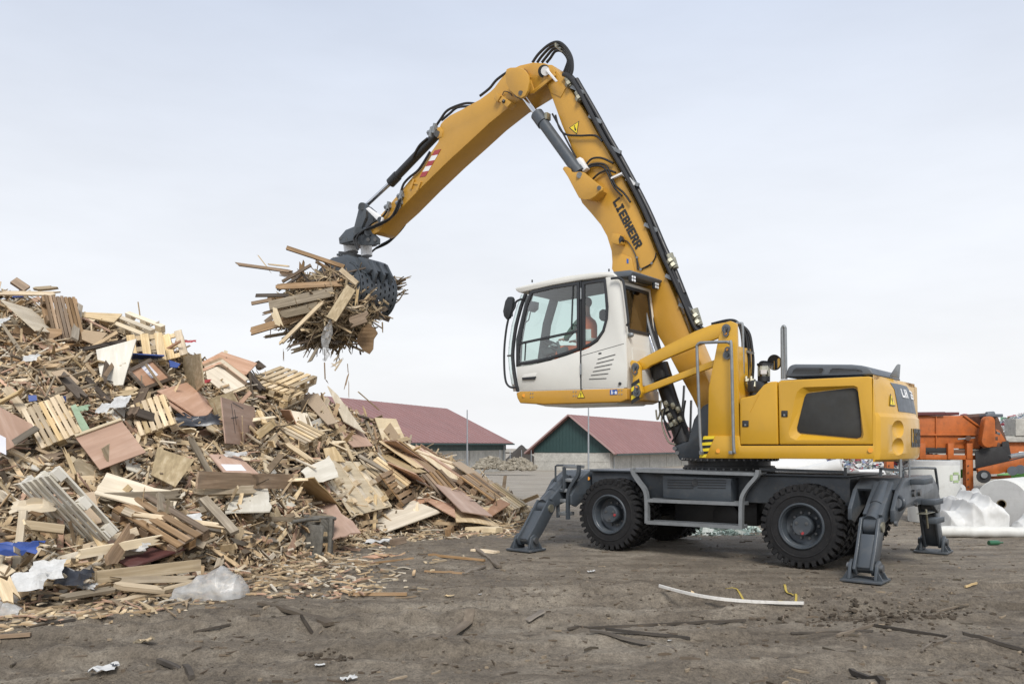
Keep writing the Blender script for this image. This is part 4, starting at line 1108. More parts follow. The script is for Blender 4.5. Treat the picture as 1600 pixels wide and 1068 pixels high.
# work lamp box on the boom
one('lamp_box', M['yellow_dim'], boom, lambda b: b.prism(PV([(954, 379), (957, 364), (969, 366), (971, 380), (966, 382)], VB0 - .14), Y0 * .135), bevel=.01)
lam = one('work_lamp', M['dark'], boom, lambda b: b.prism(PV([(966, 374), (969, 367.5), (972, 374), (968, 381)], VB0 - .15), Y0 * .10), bevel=.006)
for pts in ([(971, 375), (980, 377), (988, 388), (994, 402), (996, 420)], [(996, 421), (1012, 416), (1022, 406), (1025, 395)], [(995, 402), (1000, 420), (1006, 418), (1018, 411), (1025, 400)]):
    one('cable', M['black'], boom, lambda b: b.tube(PV(pts, VB0 - .015), .009, 6, smooth=5))
for px, py in ((995, 402), (1001, 420.5), (1018, 411)):
    one('cable_clip', M['galv'], boom, lambda b: b.cyl(Mv(px, py, VB0), Mv(px, py, VB0 - .035), .02, n=10))
one('blue_tag', M['signblue'], boom, lambda b: b.prism(PV([(979, 404), (982, 404.5), (982, 411.5), (979, 411)], VB0 - .017), Y0 * .004))
# lettering down the boom: characters turned with the boom
q0 = Mv(957.5, 316, VB0); q1 = Mv(994, 391, VB0); dirn = (q1 - q0).normalized(); L = (q1 - q0).length
perp = V((-dirn.z, 0, dirn.x))
if perp.x < 0: perp = -perp                        # letters' "up" points to the hose side
cw_ = L / 8.0; hgt = (Mv(971, 309, VB0) - Mv(957.5, 315, VB0)).length * .86
for i, chh in enumerate('LIEBHERR'):
    mb = MB(); o = q0 + dirn * (cw_ * i) + V((0, -.008, 0))
    for x0, y0, x1, y1 in GL[chh]:
        s = .90 * cw_; x0, y0, x1, y1 = max(0, x0 - .01), max(0, y0 - .01), min(1, x1 + .01), min(1, y1 + .01)
        mb.prism([o + dirn * x0 * s + perp * y0 * hgt, o + dirn * x1 * s + perp * y0 * hgt, o + dirn * x1 * s + perp * y1 * hgt, o + dirn * x0 * s + perp * y1 * hgt], Y0 * .006)
    mb.build('letter', M['signblack'], boom)
triangle(899, 201, 8.0, VB0, boom, ang=math.pi + .30)
# hoses along the back of the boom, with clamps
back = [(876, 118), (890, 128), (920, 180), (942, 220), (962, 255), (1000, 327), (1027, 389), (1042, 422), (1058, 462), (1080, 510), (1092, 520)]
for i in range(7):
    v = .93 + .085 * i
    dx = 4.0 + (i % 3) * 2.2; dy = -1.8
    pts = [(x + dx + 1.2 * math.sin(k * 1.7 + i), y + dy) for k, (x, y) in enumerate(back)]
    one('hose', M['black'], boom, lambda b: b.tube(crom(PV(pts, v), 4), .036, 8))
one('hard_pipe', M['black'], boom, lambda b: [b.tube(crom(PV([(x + 10.5, y - 3.5) for x, y in back[1:9]], v), 4), .045, 10) for v in (1.02, 1.18, 1.34)])
for px, py in ((899, 138), (927, 184), (957, 231), (985, 282), (1014, 353), (1047, 433), (1068, 478)):
    o = one('hose_bracket', M['galv'], boom, lambda b: (b.beam(Mv(px - 7, py - 3, VB0 - .03), Mv(px + 13, py + 7, VB0 - .03), .055, .022, up=Y0), b.beam(Mv(px + 13, py + 7, VB0 - .03), Mv(px + 13, py + 7, VB1 + .05), .03, .03)))
for px, py in ((1048, 404), (1052, 411), (1087, 490), (1090, 500), (889, 128), (905, 150)):
    one('coupling', M['fitting'], boom, lambda b: (b.cyl(Mv(px - 4, py - 6, .96), Mv(px + 3, py + 8, .96), .045, n=8), b.cyl(Mv(px, py - 8, 1.08), Mv(px + 5, py + 8, 1.08), .04, n=8), b.cyl(Mv(px - 2, py + 2, .94), Mv(px + 1, py + 6, .94), .06, n=6)))
for i in range(4):
    pts = [(1040 + 3 * i, 395 + 4 * i), (1058 + 2 * i, 440), (1074 + 2 * i, 480), (1088 + i, 500 + 2 * i), (1098 + i, 514)]
    one('hose', M['black'], boom, lambda b: b.tube(PV(pts, .94 + .06 * i), .02, 8, smooth=5))
# hoses crossing the boom face
for pts in ([(868, 180), (874, 200), (884, 210), (905, 212), (930, 212), (941, 221)], [(915, 258), (925, 248), (940, 247), (958, 255)], [(916, 261), (928, 256), (946, 258), (955, 275), (962, 290), (975, 302), (985, 316)], [(917, 263), (930, 259), (944, 262), (952, 276), (960, 293), (972, 306)], [(863, 178), (878, 205), (890, 228), (900, 246)], [(922, 285), (930, 276), (938, 270), (950, 266), (962, 270)]):
    one('hose', M['black'], boom, lambda b: b.tube(PV(pts, VB0 - .05), .017, 8, smooth=6))
blk = one('valve_block', M['signwhite'], boom, lambda b: b.prism(PV([(900, 248), (906, 245), (917, 262), (910, 268)], VB0 - .14), Y0 * .10), bevel=.01)
one('clamp_plate', M['signwhite'], boom, lambda b: (b.beam(Mv(956, 279, VB0 - .04), Mv(974, 270.5, VB0 - .04), .03, .06, up=Y0), b.beam(Mv(974, 271, VB0 - .04), Mv(992, 289, VB0 - .04), .05, .03, up=Y0)))
# ---- boom rams (under the cab links) and the swing bracket
def ram(name, b0, b1, r, rod1, rr, v, parent=HAND, mat='grey'):
    A = Mv(b0[0], b0[1], v); B = Mv(b1[0], b1[1], v); C = Mv(rod1[0], rod1[1], v); d = (B - A).normalized()
    o = one(name, M[mat], parent, lambda b: (b.cyl(A, B, r, n=22), b.cyl(B - d * .22, B + d * .02, r * 1.18, n=22), b.cyl(A - d * .02, A + d * .08, r * 1.12, n=22)))
    one('rod', M['chrome'], o, lambda b: b.cyl(B, C, rr, n=16))
    one('rod_eye', M['grey'], o, lambda b: b.cyl(C - Y0 * .08, C + Y0 * .08, rr * 1.9, n=18))
    return o
for v in (.78, 1.56):
    o = ram('boom_ram', (1068, 690), (1030, 572), .125, (985, 440), .055, v, mat='black')
    for px, py in ((1046, 640), (1053, 664)):
        one('ram_band', M['fitting'], o, lambda b: b.cyl(Mv(px - 1.2, py - 3, v), Mv(px + 1.2, py + 3, v), .134, n=22))
for v in (.66, 1.6):
    one('swing_bracket', M['grey'], HAND, lambda b: b.prism(PV([(1052, 700), (1056, 690), (1075, 690), (1084, 655), (1098, 634), (1110, 628), (1125, 640), (1130, 718), (1062, 718)], v), Y0 * .06), bevel=.01)
for px, py in ((1054, 700), (1058, 707)):
    one('bracket_bolt', M['bolt'], HAND, lambda b: b.cyl(Mv(px, py, .66), Mv(px, py, .62), .032, n=12))
for i, pts in enumerate(([(1037, 640), (1034, 655), (1037, 672), (1045, 690), (1056, 694)], [(1040, 632), (1037, 650), (1041, 668), (1048, 684)], [(1060, 630), (1067, 650), (1062, 668), (1050, 690)], [(1025, 640), (1027, 655), (1031, 645), (1033, 625)], [(1071, 625), (1068, 650), (1074, 668)], [(1030, 626), (1032, 645), (1046, 668)])):
    one('hose', M['black' if i % 3 else 'fitting'], HAND, lambda b: b.tube(PV(pts, .64), .014, 8, smooth=5))
for px, py in ((1041, 631), (1052, 634), (1047, 650), (1060, 640), (1055, 660), (1063, 655)):
    one('coupling', M['fitting'], HAND, lambda b: (b.cyl(Mv(px - 2, py - 4, .63), Mv(px + 2, py + 4, .63), .035, n=8), b.cyl(Mv(px - 3, py, .60), Mv(px + 3, py + 1, .60), .022, n=8)))
for i in range(3):
    pts = [(1009 + 5 * i, 489 + 3 * i), (1017 + 4 * i, 520), (1026 + 3 * i, 548)]
    one('hose', M['black' if i else 'galv'], HAND, lambda b: b.tube(PV(pts, .75 + .1 * i), .022, 8, smooth=4))

# ---- stick
stick_pts = [(579, 352), (596, 334), (612, 315), (645, 275), (662, 252), (675, 235), (684, 222), (688, 210), (686.5, 200), (688, 194), (694, 187), (703, 180), (720, 171.5), (750, 155), (766, 143), (772, 137), (783, 122), (795, 110), (812, 102), (832, 97.5), (850, 98.5), (862, 103.5), (868, 111), (866, 118), (860, 123), (843, 137), (827, 147), (800, 164), (765, 192), (735, 220), (700, 252), (660, 291), (627, 325), (604, 346), (592, 362), (584, 366), (577, 362)]
VS0, VS1 = VB0 - .10, VB1 + .10
stick = plate('stick', stick_pts, VS0 + .07, VS1 - .07, M['yellow_dim'], bevel=.018)
def splate(name, pts, v, t, mat='yellow_dim', bev=.006): return plate(name, pts, v, v + t, M[mat], stick, bevel=bev)
ear = [(791, 108), (797, 105.5), (811, 105), (819, 109), (825, 117), (826.5, 128), (824, 142), (820, 150), (814, 153.5), (807, 151), (797, 142), (790.5, 130), (789, 118)]
splate('stick_ear', ear, VS0 - .18, .06, bev=.015); splate('stick_ear', ear, VS1 + .12, .06, bev=.015)
for va, vb in ((VS0 - .12, VS0 + .08), (VS1 - .08, VS1 + .12)):
    splate('ear_root', [(791, 122), (797, 109), (812, 107), (821, 116), (816, 126), (800, 132)], va, vb - va)
for pts in ([(826, 128), (829, 124), (834, 140), (866, 113), (868, 118), (834, 146), (827, 147)],):
    splate('stick_cheek', pts, VS0 + .03, .035)
splate('stick_cheek', [(818, 106), (834, 99), (851, 99), (863, 104.5), (868, 112), (862, 121), (845, 134), (831, 143), (829, 122), (824, 111)], VS0 + .045, .022)
splate('pin_retainer', [(855, 107), (871, 126.5), (868, 128.5), (852, 110)], VS0 - .03, .02, 'signwhite')
one('elbow_pin', M['signwhite'], stick, lambda b: b.cyl(Mv(852, 111, VS0 - .03), Mv(852, 111, VS0 + .06), .075, n=22))
one('elbow_ring', M['dark'], stick, lambda b: b.cyl(Mv(850, 111.5, VS0 + .02), Mv(850, 111.5, VS0 + .05), .105, n=26))
one('ear_pin', M['bolt'], stick, lambda b: b.cyl(Mv(813.5, 145.5, VS0 - .20), Mv(813.5, 145.5, VS1 + .20), .042, n=16))
one('lamp_bracket', M['yellow_dim'], stick, lambda b: (b.prism(PV([(771, 154), (776, 145), (782, 150), (777, 159)], VS0 - .02), Y0 * .09), b.prism(PV([(779, 158), (785, 150), (799, 160), (792, 168)], VS0 - .10), Y0 * .16)), bevel=.008)
one('work_lamp', M['dark'], stick, lambda b: b.cyl(Mv(786, 160, VS0 - .12), Mv(788, 157, VS0 - .10), .03, n=12))
one('cable', M['black'], stick, lambda b: b.tube(PV([(785, 149), (788, 143), (796, 145), (800, 150)], VS0 + .04), .008, 6, smooth=5))
one('stiffener', M['yellow_dim'], stick, lambda b: (b.beam(Mv(647, 280, VS0 + .055), Mv(642, 295, VS0 + .055), .03, .05), b.beam(Mv(657, 284, VS0 + .055), Mv(652, 297, VS0 + .055), .03, .05), b.beam(Mv(646, 286, VS0 + .06), Mv(655, 287, VS0 + .06), .02, .03)))
# red and white chevron plate
ch0 = Mv(684, 234, VS0 + .062); ch1 = Mv(660, 276, VS0 + .062)
cd = (ch1 - ch0); cn_ = V((-cd.z, 0, cd.x)).normalized() * .13
for i in range(5):
    a = ch0 + cd * (i / 5); b_ = ch0 + cd * ((i + 1) / 5); sh = cd * .09
    one('chevron', M['signred' if i % 2 == 0 else 'signwhite'], stick, lambda b: b.prism([a - cn_ * .5 - sh * (-1), b_ - cn_ * .5 - sh * (-1), b_ + cn_ * .5 - sh, a + cn_ * .5 - sh], Y0 * .006))
# stick rams
for v in (VB0 - .125, VB1 + .125):
    r = ram('stick_ram', (905, 270), (840, 180), .098, (814, 146), .05, v)
    one('port_block', M['fitting'], r, lambda b: (b.b2(Mv(850, 187, v - .06), Mv(861, 178, v + .06)),), bevel=.01)
# tool ram along the top of the stick
tv = VC + .1
tr_ = ram('tool_ram', (685, 208), (611, 285), .088, (568, 325), .045, tv, mat='dark')
one('ram_foot_pin', M['bolt'], stick, lambda b: b.cyl(Mv(683, 209, VS0 + .03), Mv(683, 209, VS1 - .03), .06, n=18))
plate('ram_ear', [(679, 206), (682, 200), (687, 198), (692, 204), (690, 214), (683, 216)], VS0 + .06, VS0 + .12, M['yellow_dim'], stick, bevel=.006)
# tipping linkage
lk = plate('tipping_lever', [(560, 327), (561, 318), (567, 316), (573, 320), (571, 340), (566, 352), (560, 366), (554, 368), (551, 362)], VS0 + .02, VS0 + .10, M['grey'], bevel=.01)
plate('lever_plate', [(568, 325), (576, 322), (585, 330), (583, 345), (574, 362), (566, 368), (560, 366)], VS1 - .10, VS1 - .02, M['grey'], lk, bevel=.01)
plate('guide_link', [(571, 326), (575, 323.5), (598, 340), (596, 347), (590, 345)], VS0 - .02, VS0 + .03, M['signwhite'], lk, bevel=.008)
one('lever_pin', M['grey'], lk, lambda b: (b.cyl(Mv(565.5, 322, VS0 - .02), Mv(565.5, 322, VS1), .075, n=18), b.cyl(Mv(594, 343, VS0 - .03), Mv(594, 343, VS1), .06, n=16)))
# hoses along the stick
for pts, v in (([(742, 162), (725, 162), (700, 172), (688, 187), (680, 199)], VS0 + .1), ([(738, 166), (715, 168), (702, 178), (690, 188)], VS1 - .1), ([(668, 216), (655, 228), (645, 246)], VC), ([(672, 237), (655, 264), (640, 277), (631, 287), (627, 298), (625, 308)], VS0 + .03), ([(800, 108), (777, 124), (765, 138), (750, 150)], VS0 + .2)):
    one('hose', M['black'], stick, lambda b: b.tube(PV(pts, v), .024, 8, smooth=6))
for px, py in ((673, 206), (626, 305), (606, 322), (624, 316), (678, 200)):
    one('coupling', M['galv'], stick, lambda b: (b.cyl(Mv(px + 2, py - 7, VS0 + .02), Mv(px - 1, py + 8, VS0 + .02), .04, n=8), b.cyl(Mv(px - 4, py + 2, VS0 + .04), Mv(px + 4, py - 1, VS0 + .04), .05, n=6)))
for pts, v in (([(626, 310), (620, 330), (605, 345), (585, 355), (565, 362), (553, 372), (558, 388)], VS0 - .02), ([(624, 312), (612, 338), (590, 350), (568, 360), (557, 373), (560, 390)], VS0 - .05), ([(606, 326), (598, 338), (580, 350), (566, 366)], VS0), ([(638, 335), (632, 352), (612, 374), (590, 386), (578, 396)], VS1), ([(634, 338), (628, 356), (608, 378), (588, 388)], VS1 + .04), ([(622, 352), (612, 372), (596, 382)], VS1 + .08)):
    one('hose', M['black'], stick, lambda b: b.tube(PV(pts, v), .021, 8, smooth=6))
# hose loops over the elbow
for i in range(4):
    v = VB0 + .02 + .12 * i; d = i * 4.6
    pts = [(832 + d * 1.6, 98), (842 + d * 1.3, 84 + d * .5), (858 + d * .7, 70 + d * .75), (872 + d * .35, 66 + d), (884, 74 + d * .9), (893 - d * .4, 90 + d * .4), (894.5 - d * .8, 108), (891 - d * .9, 122), (893 - d * .6, 132)]
    one('hose', M['black'], boom, lambda b: b.tube(crom(PV(pts, v), 6), .025, 9))
one('hose_clip', M['fitting'], boom, lambda b: b.beam(Mv(868, 70, VB0 - .04), Mv(881, 81, VB1 + .02), .03, .06))
# ------------------------------------------------------------------ cab
C0, C1 = .0, .98
cab_floor = plate('cab', [(806, 613.5), (812, 611), (979, 606), (979.5, 624), (970, 628), (850, 631.5), (812, 629.5), (808, 622)], C0, C1, M['yellow_dim'], bevel=.02, seg=3)
CAB = cab_floor
one('floor_pan', M['white'], CAB, lambda b: b.prism(PV([(830, 629.5), (970, 626.5), (962, 631), (852, 634.5)], .06), Y0 * .84), bevel=.01)
def cplate(name, pts, v, t, mat='white', bev=.008, parent=CAB): return plate(name, pts, v, v + t, M[mat], parent, bevel=bev)
door = [(806.5, 573), (830, 570), (860, 563), (885, 555.5), (905.5, 548), (906.5, 607.5), (811.5, 610.5), (808, 592)]
cplate('door', door, C0, .05, bev=.006)
rearq = [(908, 548), (920, 543), (934, 533.5), (944, 518.5), (949.5, 498), (950.5, 478), (948, 452), (946, 433.5), (956, 429.5), (964, 433), (967.5, 440), (972, 475), (977, 520), (980, 575), (979, 605), (908.3, 607.3)]
cplate('rear_quarter_panel', rearq, C0, .05, bev=.006)
# far side of the shell: lower skirt and pillars, so the sky shows through the panes
cplate('far_skirt', [(806.5, 573), (905, 548), (950, 540), (980, 575), (979, 605), (811, 610)], C1 - .05, .05, 'white')
cplate('far_pillar', [(905, 440), (911, 439), (912, 548), (905, 549)], C1 - .05, .05, 'interior')
cplate('far_pillar', [(822, 462), (827, 460), (813, 540), (812, 572), (806, 573), (806, 530)], C1 - .05, .05, 'interior')
cplate('far_pillar', [(946, 433.5), (964, 433), (972, 475), (977, 520), (980, 575), (952, 545), (950, 478)], C1 - .05, .05, 'white')
# roof
roofp = [(803, 449.5), (806, 454.5), (812, 457.5), (830, 453), (860, 446), (905, 438), (946, 432.5), (962, 432), (957, 425.5), (946, 424.3), (925, 425.5), (885, 430.5), (845, 439), (820, 445)]
cplate('cab_roof', roofp, -.015, C1 + .03, 'white', bev=.03)
one('roof_lining', M['interior'], CAB, lambda b: b.prism(PV([(825, 456), (945, 434.5), (945, 438), (827, 460)], .06), Y0 * .85))
# door and quarter window frames with their panes
dw = [(829, 454.5), (866, 446), (904.5, 440), (905, 546), (884, 553.5), (860, 561), (830, 568), (806.5, 571), (807, 548), (812, 514), (820, 478)]
def pane(name, poly, w, v, frame='dark', glass='glass'):
    P = PV(poly, v); I = inset(P, w)
    mb = MB(); mb.ring(P, I, Y0 * .045); f = mb.build(name, M[frame], CAB, bevel=.004)
    mb = MB(); mb.add([p + Y0 * .02 for p in inset(P, w * .9)], [tuple(range(len(P)))])
    mb.build('pane', M[glass], f, smooth=False)
    return f
dwf = pane('door_window', dw, .045, -.012)
one('window_bar', M['dark'], dwf, lambda b: (b.beam(Mv(809.5, 537, .0), Mv(904, 517, .0), .03, .035), b.beam(Mv(895.5, 443, .0), Mv(893, 515, .0), .02, .018), b.beam(Mv(821.5, 536, .01), Mv(820, 563, .01), .02, .014), b.beam(Mv(894, 508, .0), Mv(904, 508, .0), .02, .014)))
qw = [(909, 440.5), (928, 437.5), (946, 434.8), (948.2, 455), (950.3, 480), (949.3, 498), (944, 517.5), (934, 532), (921, 540.5), (909, 544.5)]
pane('quarter_window', qw, .045, -.012)
# far side panes
pane('far_window', [(829, 456), (905, 441), (905, 546), (860, 561), (809, 570), (812, 514)], .05, C1 - .04)
pane('far_window', [(911, 440), (947, 435), (950, 480), (949, 540), (911, 546)], .05, C1 - .04)
# windscreen: bowed front between the two sides
fr = [(821, 459), (814, 478), (806, 508), (802, 535), (800.5, 555), (802, 575), (806, 600), (809, 611)]
mb = MB(); A = PV(fr, .0); Bq = PV(fr, C1); vs = []
nseg = 8
def bow(i, k):
    t = k / nseg; p = A[i].lerp(Bq[i], t); return p + V((-.10 * math.sin(math.pi * t), 0, 0))
for i in range(len(fr)):
    for k in range(nseg + 1): vs.append(bow(i, k))
mb.add(vs, [(i * (nseg + 1) + k, i * (nseg + 1) + k + 1, (i + 1) * (nseg + 1) + k + 1, (i + 1) * (nseg + 1) + k) for i in range(len(fr) - 1) for k in range(nseg)])
mb.build('windscreen', M['glass'], CAB)
one('front_pillar', M['dark'], CAB, lambda b: b.tube(crom([p + V((0, .012, 0)) for p in A], 4), .030, 8))
one('front_pillar', M['dark'], CAB, lambda b: b.tube(crom(Bq, 4), .028, 8))
one('windscreen_bar', M['dark'], CAB, lambda b: b.tube([bow(4, k) for k in range(nseg + 1)], .018, 6))
one('front_apron', M['white'], CAB, lambda b: b.add([bow(6, k) + V((.02, 0, 0)) for k in range(nseg + 1)] + [bow(7, k) + V((.02, 0, 0)) for k in range(nseg + 1)], [(k, k + 1, nseg + 2 + k, nseg + 1 + k) for k in range(nseg)]))
# back wall of the cab, with a bronze pane
def RU(px, py): return Mu(px, py, u_back(py))
E0 = PV([(967.5, 438), (972, 475), (977, 520), (980, 575), (979, 605), (979, 612)], .03)
def backpt(z, v):
    u = lerp_tab(sorted([(p.z, p.x) for p in E0]), z); return V((u, v, z))
zs = sorted(p.z for p in E0)
mb = MB()
z0, zt = zs[0], zs[-1]
zw0, zw1 = Mv(976, 517, .2).z, Mv(970, 450, .2).z
def bstrip(mb, za, zb, va, vb, off=0.0, t=.04):
    n = 5; 
    for k in range(n):
        a = za + (zb - za) * k / n; c = za + (zb - za) * (k + 1) / n
        P = [backpt(a, va), backpt(a, vb), backpt(c, vb), backpt(c, va)]
        mb.prism([p + V((off, 0, 0)) for p in P], V((-t, 0, 0)))
bstrip(mb, z0, zw0, .02, C1 - .02); bstrip(mb, zw1, zt, .02, C1 - .02); bstrip(mb, zw0, zw1, .02, .14); bstrip(mb, zw0, zw1, C1 - .12, C1 - .02)
mb.build('cab_back', M['white'], CAB)
mb = MB(); bstrip(mb, zw0, zw1, .15, C1 - .13, .004, .01); mb.build('rear_window', M['darkglass'], CAB)
mb = MB()
for a, c, va, vb in ((zw0 - .03, zw0 + .02, .12, C1 - .1), (zw1 - .02, zw1 + .03, .12, C1 - .1), (zw0, zw1, .12, .16), (zw0, zw1, C1 - .14, C1 - .1)): bstrip(mb, a, c, va, vb, .012, .02)
mb.build('rear_window_frame', M['dark'], CAB)
mb = MB(); bstrip(mb, z0 + .12, z0 + .38, .16, .8, .012, .02); bstrip(mb, z0 + .48, z0 + .66, .2, .75, .010, .02); mb.build('back_hatch', M['white'], CAB)
# seam, louvres, handle, hinges
one('door_seam', M['dark'], CAB, lambda b: b.prism(PV([(906.2, 438), (908.2, 438), (908.6, 608), (906.8, 608)], -.002), Y0 * .03))
one('panel_seam', M['dark'], CAB, lambda b: b.beam(Mv(908.5, 555.5, -.001), Mv(975, 536.5, -.001), .004, .006))
for i, (xa, ya, xb, yb) in enumerate(((934, 561, 961.5, 553.5), (932, 567.5, 959, 561), (929, 574, 956.5, 568.5), (926.5, 580.2, 953.5, 575.8), (923.5, 586, 950.5, 583.2), (920.5, 592, 947.5, 590.8))):
    one('louvre', M['dark'], CAB, lambda b: b.beam(Mv(xa, ya, -.002), Mv(xb, yb, -.002), .008, .010))
one('handle_dish', M['white'], CAB, lambda b: b.prism(PV([(815, 587.5), (818, 585), (837, 582), (838.5, 583.5), (835, 593), (816, 594)], -.006), Y0 * .008), bevel=.003)
one('door_handle', M['dark'], CAB, lambda b: b.prism(PV([(815, 589.5), (837, 587.5), (835, 592.5), (816, 593.5)], -.03), Y0 * .024), bevel=.008)
for y in (458, 576): one('hinge', M['galv'], CAB, lambda b: b.cyl(Mv(907.5, y - 8, -.012), Mv(907.5, y + 9, -.012), .014, n=10))
one('fuel_cap', M['dark'], CAB, lambda b: b.cyl(Mv(968.5, 599, 0), Mv(968.5, 599, -.02), .024, n=14))
one('vent_tag', M['dark'], CAB, lambda b: b.prism(PV([(935, 551), (939.5, 550.5), (939.5, 552.5), (935, 553)], -.006), Y0 * .006))
one('amber_reflector', M['orangedot'], CAB, lambda b: b.cyl(Mv(818.5, 617.5, 0), Mv(818.5, 617.5, -.01), .028, n=16))
for px, py in ((829, 614), (832.5, 614), (829, 620), (832.5, 620), (896, 611.5), (900, 611.5), (896, 618), (900, 618), (967.5, 609), (971.5, 609), (967.5, 615.5), (971.5, 615.5)):
    one('screw', M['galv'], CAB, lambda b: b.cyl(Mv(px, py, 0), Mv(px, py, -.008), .010, n=8))
triangle(908, 616, 6.0, -.004, CAB)
bs = one('sign_plate', M['signblue'], CAB, lambda b: b.prism(PV([(953, 608.5), (964.5, 608), (964.5, 616), (953, 616.5)], -.006), Y0 * .006))
def icons(b):
    for x, y, r in ((956, 610, .010),): b.cyl(Mv(x, y, -.006), Mv(x, y, -.009), r, n=10)
    b.prism(PV([(955.2, 611), (956.8, 611), (957.4, 615.3), (956.4, 615.3), (956, 613.5), (955.6, 615.3), (954.6, 615.3)], -.009), Y0 * .003)
    b.prism(PV([(958.6, 612.3), (959.8, 612.3), (959.8, 613.3), (958.6, 613.3)], -.009), Y0 * .003)
    b.prism(PV([(960.6, 611.8), (962, 610), (963.6, 611.8), (963.6, 615.2), (960.6, 615.2)], -.009), Y0 * .003)
one('sign_icon', M['signwhite'], CAB, icons)
# mirror and rails on the front corner
mi = one('cab_mirror', M['dark'], CAB, lambda b: b.prism(PV([(787, 494), (785.5, 486), (789, 470), (793, 463.5), (799, 463), (801, 467), (799, 484), (795, 496), (791, 499)], -.10), Y0 * .07), bevel=.012)
one('mirror_bracket', M['dark'], CAB, lambda b: (b.tube(PV([(798, 490), (804, 480), (806, 472), (812, 468), (818, 467)], -.06), .018, 8, smooth=4), b.tube(PV([(800, 494), (800, 480), (797, 468)], -.05), .016, 8)))
one('front_grab_rail', M['dark'], CAB, lambda b: b.tube(PV([(795, 495), (791, 515), (788, 545), (788, 575), (790, 594), (794, 602), (800, 605), (808, 604)], -.06), .018, 8, smooth=5))
one('rear_grab_rail', M['dark'], CAB, lambda b: b.tube(PV([(955, 435), (965, 434), (972, 437), (974.5, 443), (978, 470), (981.5, 500), (981, 506), (979, 508)], -.05), .019, 8, smooth=5))
one('antenna', M['dark'], CAB, lambda b: (b.cyl(Mv(831.5, 441, .3), Mv(831.5, 437, .3), .012, n=6), b.cyl(Mv(951.5, 424, .3), Mv(951.5, 420, .3), .012, n=6)))
# lamp housing on the rear edge of the roof
lh = one('lamp_housing', M['hood'], CAB, lambda b: b.prism([Mv(957, 424.5, .05), Mv(984, 421.5, .05), Mv(989, 424, .05), Mv(985, 431, .05), Mv(979, 431.5, .05), Mv(966, 432.5, .05)], Y0 * .90), bevel=.012)
LR = Mv(983, 434, .05)
def facepts(v0, v1, a, b, off): return [Mv(a[0], a[1], v0) + V((off, 0, 0)), Mv(a[0], a[1], v1) + V((off, 0, 0))]
for v in (.10, .80):
    w = one('lamp', M['dark'], lh, lambda b: b.box(V((LR.x + .02, v + .0, LR.z - .01)), (.05, .13, .10)), bevel=.01)
    for dz in (.024, -.024):
        for dv in (-.035, .035):
            one('lamp_lens', M['lens'], lh, lambda b: b.cyl(V((LR.x + .045, v + dv * .9, LR.z - .01 + dz)), V((LR.x + .052, v + dv * .9, LR.z - .01 + dz)), .020, n=12))
one('padlock', M['galv'], CAB, lambda b: b.ball(backpt(zw0 - .08, .12) + V((.04, 0, 0)), .05, (1, .8, .8)))
# inside
pl = Mv(885, 590, .5)
st = one('seat', M['seat'], CAB, lambda b: (b.prism(PV([(905, 562), (948, 560), (950, 575), (905, 578)], .26), Y0 * .46),), bevel=.04)
one('seat_back', M['seat'], st, lambda b: b.prism(PV([(935, 562), (948, 560), (954, 515), (952, 500), (943, 502), (937, 530)], .26), Y0 * .46), bevel=.04)
one('headrest', M['seat'], st, lambda b: b.prism(PV([(935, 497), (935, 486), (940, 482), (948, 484), (950, 496), (946, 501), (938, 501)], .36), Y0 * .26), bevel=.03)
one('steering_column', M['interior'], CAB, lambda b: (b.prism(PV([(842, 545), (848, 543), (862, 575), (866, 590), (850, 590)], .42), Y0 * .12), b.prism(PV([(845, 543), (860, 541), (864, 551), (850, 555)], .36), Y0 * .26)), bevel=.015)
swc = Mv(862, 537, .5); swa = V((.45, 0, .9)).normalized()
mb = MB(); x_, y_, _ = frame_of(swa)
mb.tube([swc + x_ * (.19 * math.cos(t * math.pi / 12)) + y_ * (.19 * math.sin(t * math.pi / 12)) for t in range(25)], .016, 8)
for t in (0, 8, 16): mb.beam(swc, swc + x_ * (.18 * math.cos(t * math.pi / 12)) + y_ * (.18 * math.sin(t * math.pi / 12)), .03, .012)
mb.build('steering_wheel', M['dark'], CAB)
one('monitor', M['dark'], CAB, lambda b: (b.prism(PV([(823, 484), (829, 470), (836, 471), (835, 482), (829, 487)], .75), Y0 * .12), b.tube(PV([(829, 487), (826, 500), (818, 506)], .8), .012, 6)), bevel=.01)
one('far_a_pillar', M['interior'], CAB, lambda b: b.prism(PV([(838, 573), (850, 573), (858, 508), (872, 460), (862, 456), (848, 505)], .86), Y0 * .06))
one('console', M['interior'], CAB, lambda b: (b.prism(PV([(868, 545), (882, 541), (884, 549), (905, 552), (905, 560), (874, 562)], .20), Y0 * .10), b.cyl(Mv(874, 545, .24), Mv(871, 533, .24), .022, n=10)), bevel=.012)
one('hanging_notice', M['signwhite'], CAB, lambda b: b.prism(PV([(914.5, 514), (923.5, 514), (923.5, 529), (915, 530)], .03), Y0 * .004))

